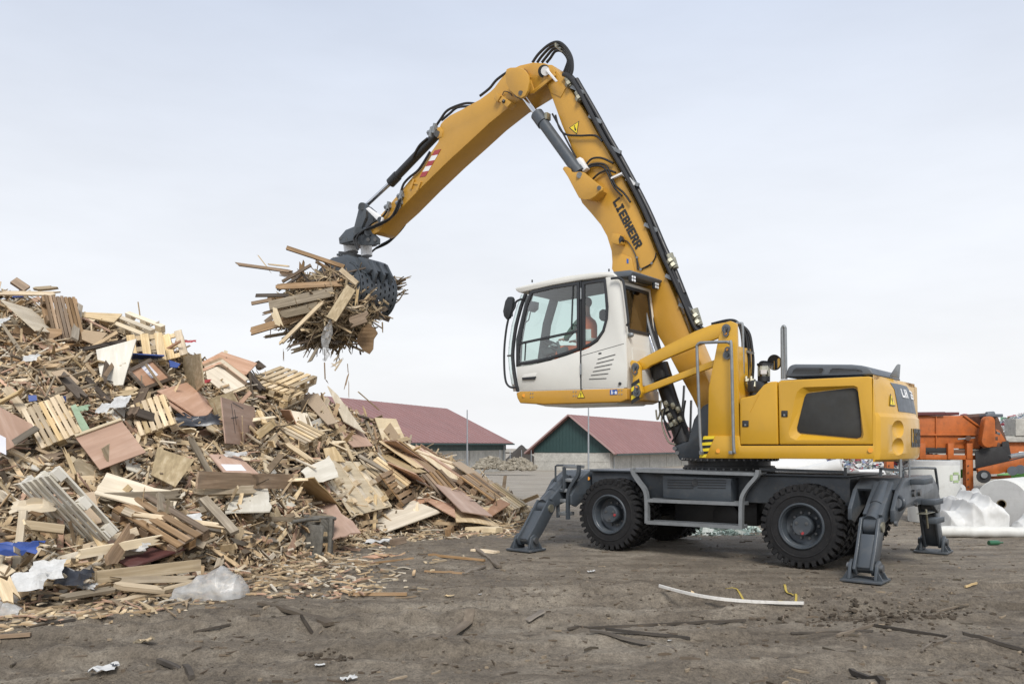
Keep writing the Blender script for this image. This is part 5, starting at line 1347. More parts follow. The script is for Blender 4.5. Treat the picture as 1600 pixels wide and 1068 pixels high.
# ---- driver: one continuous body grown from a jointed skeleton
def person_driver():
    root = empty('person', MO, (0, 0, -TH), label='driver in orange vest and green sleeves seated inside the white cab', cat='person')
    J = {}; E = []; vs = []; rr = []
    def j(n, p, r): J[n] = len(vs); vs.append(p); rr.append(r)
    hip = Mv(915, 549, .5); 
    j('pelvis', hip, (.16, .13)); j('belly', hip + V((.015, 0, .20)), (.165, .13)); j('chest', hip + V((.03, 0, .40)), (.19, .13)); j('neck', hip + V((.015, 0, .58)), (.06, .06)); j('head', hip + V((-.02, 0, .70)), (.085, .10)); j('crown', hip + V((-.02, 0, .80)), (.08, .095))
    for a, b in (('pelvis', 'belly'), ('belly', 'chest'), ('chest', 'neck'), ('neck', 'head'), ('head', 'crown')): E.append((J[a], J[b]))
    hand_t = Mv(878, 531, .34)
    for s, n in ((-1, 'n'), (1, 'f')):
        sh = hip + V((.03, .20 * s, .48)); el = hip + V((-.20, .27 * s, .20)); wr = V((hand_t.x + .12, hip.y + .17 * s, hand_t.z)); ha = wr + V((-.09, -.02 * s, .01))
        j('sh' + n, sh, (.075, .075)); j('el' + n, el, (.052, .052)); j('wr' + n, wr, (.033, .033)); j('ha' + n, ha, (.040, .024))
        E.extend([(J['chest'], J['sh' + n]), (J['sh' + n], J['el' + n]), (J['el' + n], J['wr' + n]), (J['wr' + n], J['ha' + n])])
        for k in range(5):
            sp = -.034 + .017 * k
            b0 = ha + V((-.03, sp, 0)); b1 = b0 + V((-.035, 0, .004)); b2 = b1 + V((-.022, 0, -.022))
            if k == 4: b0 = ha + V((.0, -.035 * s, .01)); b1 = b0 + V((-.03, -.02 * s, -.01)); b2 = b1 + V((-.025, .0, -.02))
            j('a%s%d' % (n, k), b1, (.009, .009)); j('b%s%d' % (n, k), b2, (.008, .008))
            E.extend([(J['ha' + n], J['a%s%d' % (n, k)]), (J['a%s%d' % (n, k)], J['b%s%d' % (n, k)])])
        kn_ = hip + V((-.42, .12 * s, .06)); an = hip + V((-.50, .12 * s, -.34)); to = an + V((-.18, 0, -.05))
        j('kn' + n, kn_, (.075, .075)); j('an' + n, an, (.05, .05)); j('to' + n, to, (.045, .035)); j('hi' + n, hip + V((-.04, .10 * s, 0)), (.10, .10))
        E.extend([(J['pelvis'], J['hi' + n]), (J['hi' + n], J['kn' + n]), (J['kn' + n], J['an' + n]), (J['an' + n], J['to' + n])])
    me = bpy.data.meshes.new('body'); me.from_pydata([tuple(p) for p in vs], E, []); 
    tmp = bpy.data.objects.new('tmp_body', me); COL.objects.link(tmp)
    mo = tmp.modifiers.new('skin', 'SKIN'); mo.use_smooth_shade = True; mo.branch_smoothing = .4
    sv = me.skin_vertices[0].data
    for i, r in enumerate(rr): sv[i].radius = r
    sv[0].use_root = True
    sub = tmp.modifiers.new('sub', 'SUBSURF'); sub.levels = 2; sub.render_levels = 2
    dg = bpy.context.evaluated_depsgraph_get()
    ev = tmp.evaluated_get(dg)
    bme = bpy.data.meshes.new_from_object(ev)
    bpy.data.objects.remove(tmp)
    for m in ('skin', 'green_cloth', 'orange_vest', 'dark'): bme.materials.append(M[m])
    for p in bme.polygons:
        c = p.center - hip
        p.use_smooth = True
        arm = abs(c.y) > .235 or c.x < -.10 and c.z > .10
        if c.z > .56: k = 0
        elif c.z > .10 and arm: k = 0 if p.center.x < hand_t.x + .12 else 1
        elif c.z < -.30: k = 3
        else: k = 2
        p.material_index = k
    body = link('body', bme, root)
    hb = MB(); hb.ball(hip + V((-.005, 0, .765)), .1, (1.02, .88, 1.05)); 
    one('hair', M['hair'], root, lambda b: b.ball(hip + V((.012, 0, .785)), .098, (1.0, .86, .95), 14, 10))
    one('nose', M['skin'], root, lambda b: b.prism([hip + V((-.10, -.012, .70)), hip + V((-.10, .012, .70)), hip + V((-.10, 0, .75))], V((-.028, 0, -.004))), bevel=.003)
    for s in (-1, 1):
        one('ear', M['skin'], root, lambda b: b.ball(hip + V((-.01, .085 * s, .725)), .028, (.7, .35, 1)))
        one('eye', M['signblack'], root, lambda b: b.ball(hip + V((-.10, .032 * s, .745)), .010))
    # vest over the chest, open at the arms, with a pale band
    prof = []
    mb = MB(); n = 20; rows = [(.02, .185, .155), (.16, .190, .155), (.30, .205, .155), (.42, .210, .150), (.50, .19, .12), (.545, .10, .075)]
    vs2 = []
    for z, ry, rx in rows:
        for i in range(n):
            a = 2 * math.pi * i / n; vs2.append(hip + V((.02 + rx * math.cos(a), ry * math.sin(a), z)))
    mb.add(vs2, [(k * n + i, k * n + (i + 1) % n, (k + 1) * n + (i + 1) % n, (k + 1) * n + i) for k in range(len(rows) - 1) for i in range(n)])
    mb.build('vest', M['orange_vest'], root)
    mb = MB(); vs3 = []
    for z in (.15, .20):
        for i in range(n):
            a = 2 * math.pi * i / n; vs3.append(hip + V((.02 + .165 * math.cos(a), .20 * math.sin(a), z)))
    mb.add(vs3, [(i, (i + 1) % n, n + (i + 1) % n, n + i) for i in range(n)]); mb.build('reflective_band', M['signwhite'], root)
person_driver()

# ------------------------------------------------------------------ grab on the stick and its load
gc = Mv(553, 408, VC + .1)                          # below the rotator
def grab():
    G = one('grab_head', M['grey'], HAND, lambda b: (b.prism(PV([(529, 372), (540, 359), (560, 351), (575, 358), (590, 372), (590, 381), (577, 383), (530, 379)], VS0 + .06), Y0 * .08), b.prism(PV([(529, 372), (540, 359), (560, 351), (575, 358), (590, 372), (590, 381), (577, 383), (530, 379)], VS1 - .14), Y0 * .08), b.b2(Mv(530, 381, VS0), Mv(589, 377, VS1))), bevel=.008)
    for px in (533, 543, 575, 586):
        one('bolt', M['bolt'], G, lambda b: b.cyl(Mv(px, 374, VS0 + .06), Mv(px, 374, VS0 + .01), .04, n=6))
    for px, py in ((561, 360), (575, 363)):
        one('grab_pin', M['grey'], G, lambda b: (b.cyl(Mv(px, py, VS0), Mv(px, py, VS1), .075, n=18),))
    one('rotator', M['signwhite'], G, lambda b: (b.cyl(Mv(547, 381, VC + .1), Mv(549, 395, VC + .1), .15, n=24), b.cyl(Mv(572, 382, VC + .1), Mv(573, 400, VC + .1), .12, n=24)))
    one('rotator_ring', M['dark'], G, lambda b: (b.cyl(Mv(552, 404, VC + .1), Mv(553, 397, VC + .1), .33, n=36),))
    def rbolts(b):
        c = Mv(552, 404, VC + .1); ax = (Mv(553, 397, VC + .1) - c).normalized(); x, y, _ = frame_of(ax)
        for i in range(26):
            a = 2 * math.pi * i / 26; d = x * math.cos(a) + y * math.sin(a)
            b.cyl(c + d * .31 + ax * .02, c + d * .36 + ax * .02, .022, n=6)
    q = one('ring_bolt', M['grey'], G, rbolts); q['kind'] = 'stuff'
    # housing: rounded beam across the top of the jaws
    wl = lambda p: V((p.x * math.cos(TH) - p.y * math.sin(TH), p.x * math.sin(TH) + p.y * math.cos(TH), p.z))   # world direction -> machine frame
    A = wl(V((.62, .78, -.02))).normalized()          # axis of the jaws, near left to far right
    Bd = wl(V((.78, -.62, 0))).normalized()           # opening direction, to the right and towards the viewer
    Zu = V((0, 0, 1))
    one('grab_body', M['grey'], G, lambda b: (b.prism([gc + Bd * x + Zu * z - A * .42 for x, z in ((-.62, -.28), (-.50, -.06), (-.25, .04), (.25, .04), (.50, -.06), (.62, -.28), (.40, -.44), (-.40, -.44))], A * .84),), bevel=.05)
    def jaw(s):
        c = gc + Bd * (.27 * s) - Zu * .68
        Rr, n1, n2, wd = .54, 44, 25, 1.02
        mb = MB()
        def pt(i, k, r):
            a = R(70) - R(165) * i / n1
            return c + Bd * (s * r * math.cos(a)) + Zu * (r * math.sin(a)) + A * (wd * (k / n2 - .5))
        for i in range(n1):
            for k in range(n2):
                hole = 5 <= i <= n1 - 9 and 1 <= k < n2 - 1 and k % 3 == 1 and (i + 2 * (k // 3)) % 4 in (1, 2)
                if hole: continue
                r0, r1 = Rr - .025, Rr
                mb.add([pt(i, k, r0), pt(i + 1, k, r0), pt(i + 1, k + 1, r0), pt(i, k + 1, r0), pt(i, k, r1), pt(i + 1, k, r1), pt(i + 1, k + 1, r1), pt(i, k + 1, r1)],
                       [(0, 1, 2, 3), (4, 7, 6, 5), (0, 4, 5, 1), (1, 5, 6, 2), (2, 6, 7, 3), (3, 7, 4, 0)])
        j = mb.build('jaw', M['grey'], G, smooth=False)
        for e in (-.5, .5):
            arc = [c + Bd * (s * Rr * 1.02 * math.cos(R(80) - R(150) * i / 20)) + Zu * (Rr * 1.02 * math.sin(R(80) - R(150) * i / 20)) + A * (wd * e) for i in range(21)]
            inner = [c + Bd * (s * .14) + Zu * -.30 + A * (wd * e), c + Bd * (s * -.02) + Zu * .25 + A * (wd * e)]
            one('jaw_cheek', M['grey'], j, lambda b: b.prism(arc + inner, A * (.035 if e < 0 else -.035)), bevel=.006)
        one('jaw_arm', M['grey'], j, lambda b: b.prism([gc + Bd * (s * x) + Zu * z - A * .30 for x, z in ((.20, -.20), (.50, -.02), (.72, -.10), (.90, -.35), (.80, -.42), (.40, -.40))], A * .60), bevel=.03)
        for k in (-.22, 0, .22):
            one('jaw_rib', M['grey'], j, lambda b: b.prism([gc + Bd * (s * x) + Zu * z + A * (k - .03) for x, z in ((.55, -.06), (.80, -.14), (.98, -.42), (.90, -.60), (.84, -.45), (.60, -.20))], A * .06), bevel=.01)
    jaw(1); jaw(-1)
grab()
# ------------------------------------------------------------------ behind the machine on the right
def rollthing(px, py, rpx, y, axis, length, hole, label, cat='roll', name='film_roll', group=None, mats=('roll', 'rollend')):
    """roll whose visible end is centred at the pixel; axis points away from that end"""
    c = W(px, py, y); r = rpx * y / F; ax = V(axis).normalized()
    o = empty(name, c, label=label, cat=cat, group=group)
    one('winding', M[mats[0]], o, lambda b: b.lathe([(hole, .015), (r * .55, .0), (r * .97, .005), (r, .03), (r, length * .5), (r * 1.004, length - .02), (r * .98, length), (hole, length)], (0, 0, 0), ax, 44))
    one('end_face', M[mats[1]], o, lambda b: b.lathe([(hole, -.004), (r * .5, -.004), (r * .96, .002)], (0, 0, 0), ax, 44))
    one('core', M['cardboard'], o, lambda b: b.lathe([(hole, -.012), (hole * .82, -.012), (hole * .82, length), (hole, length)], (0, 0, 0), ax, 24, closed=True))
    return o
rollthing(1565, 787, 39, 15.6, (.72, .69, 0), 1.6, .085, 'large white paper roll lying on its side, end with hole towards the viewer')
# standing roll
def standing_roll():
    c = W(1459, 806, 17.2); c.z = 0; r = 37 * 17.2 / F; h = W(0, 719, 17.2).z
    o = empty('standing_roll', c, label='tall white roll standing upright with grey rim and green mark', cat='roll')
    one('winding', M['roll'], o, lambda b: b.lathe([(r * .99, 0), (r, .03), (r * 1.005, h * .5), (r * .99, h - .09)], (0, 0, 0), (0, 0, 1), 48))
    one('rim', M['rollend'], o, lambda b: b.lathe([(r * .99, h - .09), (r * .985, h), (.07, h), (.07, h - .1)], (0, 0, 0), (0, 0, 1), 48))
    g = MB()
    for k, (x0, x1, z0, z1) in enumerate(((.08, .14, .86, .98), (.16, .30, .98, 1.03), (.16, .30, .82, .87), (.30, .36, .87, .98))):
        P = []
        for x, z in ((x0, z0), (x1, z0), (x1, z1), (x0, z1)): P.append(V((x, -math.sqrt(r * r - x * x) - .012, z)))
        g.prism(P, V((0, -.002, 0)))
    M['faded_green'] = paint('faded_green_spray', (.34, .44, .22), .6, 0, var=.15, dirt=.4, dirtcol=(.5, .5, .46), scale=8); g.build('paint_mark', M['faded_green'], o)
standing_roll()
def film_blob(name, pts, y, thick, label, cat, mat, seed, fold=.10):
    """crumpled sheet: a closed lumpy body with folds, resting on the ground"""
    P = [W(px, py, y) for px, py in pts]
    cx = sum(p.x for p in P) / len(P); n, m = 110, 48
    base = min(p.z for p in P)
    top = sorted([(p.x, p.z) for p in P if p.z > base + .03]); x0 = min(p.x for p in P); x1 = max(p.x for p in P)
    tab = [(x0, base)] + top + [(x1, base)]
    vs = []; fs = []
    for i in range(n + 1):
        x = x0 + (x1 - x0) * i / n; h = max(.01, lerp_tab(tab, x) - base)
        for j in range(m + 1):
            a = math.pi * j / m
            q = V((x, -math.cos(a) * thick * (.35 + .65 * min(1, h * 2.5)) * .5, base + h * math.sin(a) ** .75))
            f = fold * (noise.noise(V((x * 3.0 + seed, q.y * 2, q.z * 5))) + .6 * noise.noise(V((x * 8 + q.z * 9, seed, q.y * 7))) + .5 * abs(noise.noise(V((x * 5 - q.z * 11, seed + 3, q.y * 4)))))
            rg = 1 - abs(noise.noise(V((x * 1.9 + q.z * 2.6 + seed, q.z * 1.1 - x * .9, seed * 2))))
            rg2 = 1 - abs(noise.noise(V((x * 5.5 - q.z * 6 + seed, q.z * 3 + q.y * 4, seed))))
            f = f * .40 + fold * (1.5 * rg ** 4 + .28 * rg2 ** 5 - .55)
            nrm = V((0, -math.cos(a), math.sin(a) + .1))
            q += nrm * f * math.sin(a + .15) * min(1, h * 3)
            vs.append((q.x - cx, q.y, max(q.z - base, -.01)))
    for i in range(n):
        for j in range(m):
            a = i * (m + 1) + j; fs.append((a, a + 1, a + m + 2, a + m + 1))
    mb = MB(); mb.add(vs, fs); o = mb.build(name, M[mat]); o.location = (cx, y, max(base, gz(cx, y)))
    return tag(o, label, cat)
film_blob('plastic_sheet', [(1462, 822), (1470, 800), (1490, 796), (1502, 785), (1530, 780), (1546, 778), (1555, 790), (1556, 806), (1548, 822)], 14.7, .9, 'crumpled white plastic sheet bulging in front of the rolls', 'plastic sheet', 'film', 2)
film_blob('plastic_sheet', [(1470, 798), (1485, 781), (1505, 772), (1525, 766), (1530, 790), (1528, 812), (1475, 815)], 15.9, .8, 'grey white film heap leaning against the standing roll', 'plastic sheet', 'film', 7)
film_blob('plastic_sheet', [(1545, 824), (1549, 815), (1556, 813), (1566, 818), (1570, 825)], 14.4, .4, 'small crumpled white film scrap before the large roll', 'plastic sheet', 'film', 12, .06)
film_blob('plastic_sheet', [(1582, 826), (1590, 812), (1605, 806), (1640, 808), (1650, 830)], 14.3, .6, 'white film draped at the right edge beside the long tube', 'plastic sheet', 'film', 17)
def tube_roll():
    a = W(1463, 831, 14.3); b_ = W(1680, 833, 14.0)
    a.z = b_.z = .095
    o = empty('film_tube', a, label='long thin dirty white tube lying flat in front of the rolls', cat='tube')
    d = b_ - a
    n = 26
    pts = [d * (i / n) + V((0, 0, .012 * noise.noise(V((i * .5, 1, 2))))) for i in range(n + 1)]
    one('winding', M['roll'], o, lambda b: b.tube(pts, [.095 + .008 * noise.noise(V((i * .7, 5, 1))) for i in range(n + 1)], 16))
    one('core', M['cardboard'], o, lambda b: b.cyl(-d.normalized() * .004, d.normalized() * .02, .04, n=14))
tube_roll()
rollthing(1500, 763, 8, 18.2, (.5, .85, -.35), 1.1, .03, 'thin white roll tilted beside the standing roll')
# rolls and litter glimpsed under the upper carriage
rollthing(1316, 727, 12, 21.0, (-.85, .5, -.25), 2.0, .06, 'white film roll with red end print seen below the engine door', mats=('film', 'rollend'))
rollthing(1337, 742, 9, 20.5, (.8, .5, 0), 1.0, .05, 'small white film roll lower right below the engine door', mats=('film', 'rollend'))
rollthing(1290, 733, 17, 22.6, (-1, .12, 0), 2.2, .06, 'wide white bale roll lying behind the rear wheels', mats=('film', 'rollend'))
one('red_print', M['signred'], None, lambda b: b.prism([W(1305, 739, 20.7), W(1312, 742, 20.7), W(1321, 738, 20.7), W(1314, 745, 20.7), W(1308, 744, 20.7)], V((0, -.01, 0))))
tag(bpy.data.objects['red_print'], 'torn red printed film scrap on the white roll below the engine door', 'film scrap')

def litter(name, spots, label, cat, seed, palette, size):
    q = random.Random(seed); mb = MB(); cols = []
    for px0, px1, top_tab, pyb, y, dy, cnt in spots:
        for i in range(cnt):
            px = q.uniform(px0, px1); t = lerp_tab(top_tab, px); py = pyb + (t - pyb) * q.random() ** .8
            p = W(px, py, y + dy * (pyb - py) / max(1, pyb - t) + q.uniform(-.15, .15)); s = size * q.uniform(.4, 1.5)
            rot = Matrix.Rotation(q.uniform(0, 6), 3, 'Z') @ Matrix.Rotation(q.uniform(-1.2, 1.2), 3, 'X') @ Matrix.Rotation(q.uniform(-.6, .6), 3, 'Y')
            k = len(mb.f)
            w, h = s * q.uniform(.6, 1.4), s * q.uniform(.4, 1)
            vs = [p + rot @ V((x * w + q.uniform(-.2, .2) * s, y2 * h + q.uniform(-.2, .2) * s, q.uniform(-.35, .35) * s)) for x in (-.5, 0, .5) for y2 in (-.5, .5)]
            vs.append(p + rot @ V((0, 0, -.3 * s)))
            mb.add(vs, [(0, 1, 3, 2), (2, 3, 5, 4), (0, 2, 6), (2, 4, 6), (1, 3, 6), (3, 5, 6), (0, 1, 6), (4, 5, 6)])
            c = q.choice(palette); g = q.uniform(.75, 1.15); cols += [(c[0] * g, c[1] * g, c[2] * g)] * (len(mb.f) - k)
    o = link(name, tint_mesh(mb, cols, name, M['trash'])); return tag(o, label, cat, kind='stuff')
LIT = [(.62, .63, .62)] * 7 + [(.42, .42, .40)] * 4 + [(.12, .16, .30), (.40, .08, .10), (.10, .10, .11), (.10, .10, .11), (.25, .32, .36), (.50, .35, .38), (.30, .26, .16), (.08, .2, .12)]
litter('plastic_litter', [(1195, 1480, [(1195, 717), (1300, 712), (1400, 708), (1480, 712)], 756, 24.5, 3.5, 2600)], 'heap of mixed coloured plastic litter behind the machine', 'litter', 4, LIT, .16)
litter('plastic_litter', [(1556, 1680, [(1556, 664), (1570, 655), (1600, 646), (1680, 640)], 700, 31, 4, 1500), (1490, 1535, [(1490, 655), (1510, 648), (1535, 668)], 676, 29.6, 1, 160)], 'heap of pale plastic litter above the orange bay at the right edge', 'litter', 9, LIT, .2)
GLS = [(.42, .52, .48), (.55, .62, .58), (.33, .42, .39), (.62, .66, .63), (.16, .20, .18)]
litter('glass_shards', [(1012, 1185, [(1012, 843), (1060, 832), (1085, 818), (1110, 814), (1145, 816), (1185, 826)], 850, 14.4, 1.3, 2600), (985, 1190, [(985, 850), (1190, 846)], 858, 13.9, .4, 500)], 'heap of pale green broken glass on the ground behind the wheels', 'glass shards', 14, GLS, .12)

# orange screening machine
def screener():
    y = 26.0
    g0 = gz(19, 26)
    o = empty('screening_machine', (W(1500, 700, y).x, y, g0), label='weathered orange screening machine with hopper, belt guard and conveyor', cat='machine')
    o0 = V(o.location)
    def P(px, py, dy=0): return W(px, py, y + dy) - o0
    def pl(name, pts, dy, depth, mat, par=o, bev=.01):
        return one(name, M[mat], par, lambda b: b.prism([P(px, py, dy) for px, py in pts], V((0, depth, 0))), bevel=bev)
    hop = pl('hopper', [(1405, 649), (1510, 649), (1530, 664), (1531, 700), (1405, 701)], 0, 2.4, 'orange')
    for px in (1463, 1418, 1430): pl('hopper_rib', [(px - .8, 650), (px + .8, 650), (px + .8, 700), (px - .8, 700)], -.05, .05, 'orange', hop, .004)
    pl('hopper_rib', [(1405, 677.5), (1530, 677.5), (1530, 680), (1405, 680)], -.07, .06, 'orange', hop, .004)
    pl('hopper_rib', [(1505, 649), (1509, 649), (1532, 665), (1531, 668)], -.04, .04, 'orange', hop, .004)
    pl('top_beam', [(1425, 643.5), (1477, 643), (1477, 648), (1425, 648.5)], -.1, .5, 'maroon')
    pl('top_beam', [(1477, 643.5), (1499, 643.5), (1499, 648), (1477, 648)], .0, .5, 'maroon')
    pl('frame_beam', [(1405, 709), (1534, 711), (1534, 718), (1405, 717)], -.08, .3, 'orange')
    pl('belt_skirt', [(1445, 699), (1484, 699), (1484, 707), (1445, 707)], -.03, .1, 'rubber')
    pl('rusty_panel', [(1488, 702), (1510, 702), (1510, 708), (1488, 708)], -.03, .1, 'rust')
    for px in (1442, 1486, 1515.5):
        pl('frame_post', [(px - 4.5, 692), (px + 4.5, 692), (px + 4.5, 717), (px - 4.5, 717)], -.14, .14, 'orange')
    for px, pyb in ((1515, 768), (1391, 768)):
        leg = pl('support_leg', [(px - 5.5, 717), (px + 5.5, 717), (px + 6.5, pyb), (px - 5, pyb)], -.12, .22, 'orange')
        for yy in (727, 738, 748, 760): one('bolt', M['rust'], leg, lambda b: b.cyl(P(px - 2, yy, -.12), P(px - 2, yy, -.15), .025, n=8))
    pl('support_leg', [(1470, 717), (1476, 717), (1476, 768), (1470, 768)], 2.0, .2, 'rust')
    # belt guard with rounded ends
    a, b_ = P(1547, 658, -.5), P(1545, 688, -.5)
    ra, rb_ = 8 * y / F, 10.5 * y / F; pts = []
    for i in range(13): t = math.pi * i / 12; pts.append(a + V((math.cos(t) * ra, 0, math.sin(t) * ra)))
    for i in range(13): t = math.pi + math.pi * i / 12; pts.append(b_ + V((math.cos(t) * rb_, 0, math.sin(t) * rb_)))
    one('belt_guard', M['orange'], o, lambda b: b.prism(pts, V((0, .25, 0))), bevel=.02)
    one('motor', M['hood'], o, lambda b: (b.cyl(P(1541, 648, -.2), P(1553, 647, -.2), .1, n=14), b.b2(P(1541, 651, -.3), P(1556, 647, .1))), bevel=.02)
    pl('drive_housing', [(1531, 650), (1540, 645), (1560, 652), (1578, 700), (1535, 702)], .1, 1.4, 'rust')
    pl('drive_cover', [(1556, 670), (1562, 672), (1574, 692), (1570, 697), (1548, 698)], -.05, .2, 'orange')
    pl('rubber_skirt', [(1536, 700), (1566, 697), (1578, 715), (1576, 724), (1525, 731), (1524, 705)], -.25, .04, 'rubber')
    pl('rubber_skirt', [(1566, 690), (1576, 688), (1581, 716), (1566, 722)], -.15, .04, 'rubber')
    pl('lever', [(1497, 684.5), (1524, 682.5), (1524, 684.5), (1497, 687)], -.16, .05, 'galv')
    one('lever_boss', M['rust'], o, lambda b: b.cyl(P(1513, 684, -.05), P(1513, 684, -.2), .08, n=14))
    # conveyor boom running off to the right
    cv = pl('conveyor', [(1528, 732), (1606, 714), (1680, 697), (1680, 711), (1606, 728), (1560, 740), (1530, 741)], -.5, .12, 'orange')
    pl('conveyor_side', [(1528, 732), (1606, 714), (1680, 697), (1680, 711), (1606, 728), (1560, 740), (1530, 741)], .5, .12, 'orange', cv)
    pl('conveyor_belt', [(1535, 734), (1606, 718), (1680, 700), (1680, 702), (1606, 720), (1535, 736)], -.37, .86, 'rubber', cv)
    pl('belt_cover', [(1579, 711), (1606, 707), (1640, 702), (1640, 706), (1580, 716)], -.3, .5, 'galv', cv)
    one('tail_drum', M['rubber'], o, lambda b: (b.cyl(P(1537, 744, -.7), P(1537, 744, .8), 10 * y / F, n=26),))
    one('drum_hub', M['galv'], o, lambda b: b.cyl(P(1538, 742, -.75), P(1538, 742, -.7), .09, n=14))
    for i, (px, py) in enumerate(((1582, 735), (1594, 733))):
        one('gear_motor', M['hood'], o, lambda b: b.cyl(P(px, py, -.75), P(px + 1, py, -.4), .14, n=16))
    pl('green_panel', [(1492, 735), (1510, 732), (1510, 745), (1493, 748)], .8, .1, 'limegreen')
    pl('green_hopper', [(1580, 742), (1620, 736), (1620, 752), (1580, 752)], .9, .8, 'limegreen')
    pl('cross_bar', [(1548, 744), (1580, 742), (1580, 747), (1548, 748)], .6, .1, 'orange')
    for i in range(12):
        q = random.Random(i); px = q.uniform(1533, 1576); py = q.uniform(650, 712)
        one('machine_fitting', M['rust' if i % 2 else 'bolt'], o, lambda b: b.box(P(px, py, .02), (q.uniform(.06, .2), .15, q.uniform(.05, .18)), Matrix.Rotation(q.uniform(-.6, .6), 3, 'Y')), bevel=.008)
screener()
def bay():
    y = 30.0; o0 = V((W(1590, 700, y).x, y, gz(20, 30)))
    o = empty('storage_bay', o0, label='orange bay with grey concrete ledge at the right edge', cat='storage bay')
    def pl(name, pts, dy, depth, mat, bev=.01): return one(name, M[mat], o, lambda b: b.prism([W(px, py, y + dy) - o0 for px, py in pts], V((0, depth, 0))), bevel=bev)
    pl('side_panel', [(1574, 690), (1690, 690), (1690, 745), (1574, 745)], 0, .15, 'orange')
    pl('ledge', [(1568, 681), (1690, 680), (1690, 690), (1570, 690)], -.15, .8, 'concrete')
    pl('notice', [(1592, 705), (1602, 705), (1602, 709), (1592, 709)], -.03, .025, 'signwhite')
    pl('notice', [(1594, 706.2), (1600, 706.2), (1600, 708), (1594, 708)], -.04, .008, 'limegreen')
    b = one('concrete_block', M['concrete'], None, lambda b: b.box((0, 0, 0), (1.5, .7, .62)), bevel=.02)
    b.location = W(1617, 672, 29.9); b.location.y = 30.15; b.location.z = W(0, 681, 30).z + .32; tag(b, 'grey concrete block resting on the ledge of the orange bay', 'concrete block')
bay()
M['bottle'] = paint('bottle_green', (.02, .11, .05), .3, .2, var=.1, dirt=.4)
o = one('green_bottle', M['bottle'], None, lambda b: b.lathe([(0, 0), (.035, .0), (.04, .02), (.04, .16), (.015, .21), (.015, .25), (0, .25)], (0, 0, .04), (1, .2, 0), 14))
p = W(1557, 853, 12.95); o.location = (p.x - .12, p.y, gz(p.x, p.y)); tag(o, 'squashed green plastic bottle lying in the dirt at right', 'bottle')
# ------------------------------------------------------------------ heap of waste wood
FOOT = [(-420, 1000), (-100, 955), (0, 950), (70, 946), (130, 938), (260, 925), (380, 905), (440, 885), (520, 862), (570, 842), (620, 832), (700, 830), (800, 827), (838, 806)]
RIDGE = [(-420, 330), (-100, 425), (0, 452), (60, 470), (120, 492), (180, 502), (250, 522), (320, 562), (400, 583), (450, 600), (490, 618), (530, 632), (590, 655), (640, 684), (690, 706), (740, 733), (800, 775), (838, 802)]
DEEP = [(-420, 5.5), (0, 5.4), (320, 5.3), (490, 4.6), (620, 3.2), (700, 2.8), (800, 1.4), (838, .5)]
def zfoot(px): return F * EYE / (lerp_tab(FOOT, px) - HY)
def pile_h(px, y):
    zf = zfoot(px); dp = lerp_tab(DEEP, px); zr = zf + dp
    H = EYE + (HY - lerp_tab(RIDGE, px)) * zr / F
    t = (y - zf) / dp
    if t <= 0: return -1.0
    x = (px - CX) * y / F
    lump = .22 * noise.noise(V((x * .9, y * .9, 4))) + .13 * noise.noise(V((x * 2.1, y * 2.1, 8)))
    if t <= 1: h = H * (t ** .92) + lump * min(1, t * 3) * min(1, H) * (1 - .6 * t)
    else: h = H * max(0, 1 - ((t - 1) * dp / 5.0) ** 1.5)
    return max(h, -.02)
def hit(px, py, lift=0.0):
    zf = zfoot(px); dp = lerp_tab(DEEP, px)
    y = zf - .2
    while y < zf + dp * 1.02:
        if EYE + (HY - py) * y / F <= pile_h(px, y): break
        y += .04
    y -= lift
    return W(px, py, y)
def pile_normal(p):
    def f(x, y): return pile_h(CX + F * x / y, y)
    e = .35
    return V((-(f(p.x + e, p.y) - f(p.x - e, p.y)) / (2 * e), -(f(p.x, p.y + e) - f(p.x, p.y - e)) / (2 * e), 1)).normalized()
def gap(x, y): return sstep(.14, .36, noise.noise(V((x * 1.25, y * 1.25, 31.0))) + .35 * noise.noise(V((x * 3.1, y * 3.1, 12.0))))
# the body of the heap
mb = MB(); vs = []; fs = []; n, m = 120, 44
for i in range(n + 1):
    px = -420 + (838 + 420) * i / n
    zf = zfoot(px); dp = lerp_tab(DEEP, px)
    for j in range(m + 1):
        t = j / m * (1 + 5.2 / dp)
        y = zf + dp * t
        h = pile_h(px, y) - .16
        x = (px - CX) * y / F
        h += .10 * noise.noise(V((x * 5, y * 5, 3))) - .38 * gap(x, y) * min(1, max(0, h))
        vs.append((x, y, max(h, -.25)))
for i in range(n):
    for j in range(m):
        a = i * (m + 1) + j; fs.append((a, a + m + 1, a + m + 2, a + 1))
mb.add(vs, fs)
M['core'] = paint('gap_shade_core', (.042, .031, .021), .95, 0, var=.5, dirt=.6, dirtcol=(.10, .073, .046), scale=5, bmp=.9)  # shade in the gaps between the pieces is put into this dark brown
tag(mb.build('wood_heap', M['core'], fix=False), 'inside of the big waste wood heap, coloured dark for shaded gaps', 'wood heap', kind='stuff')

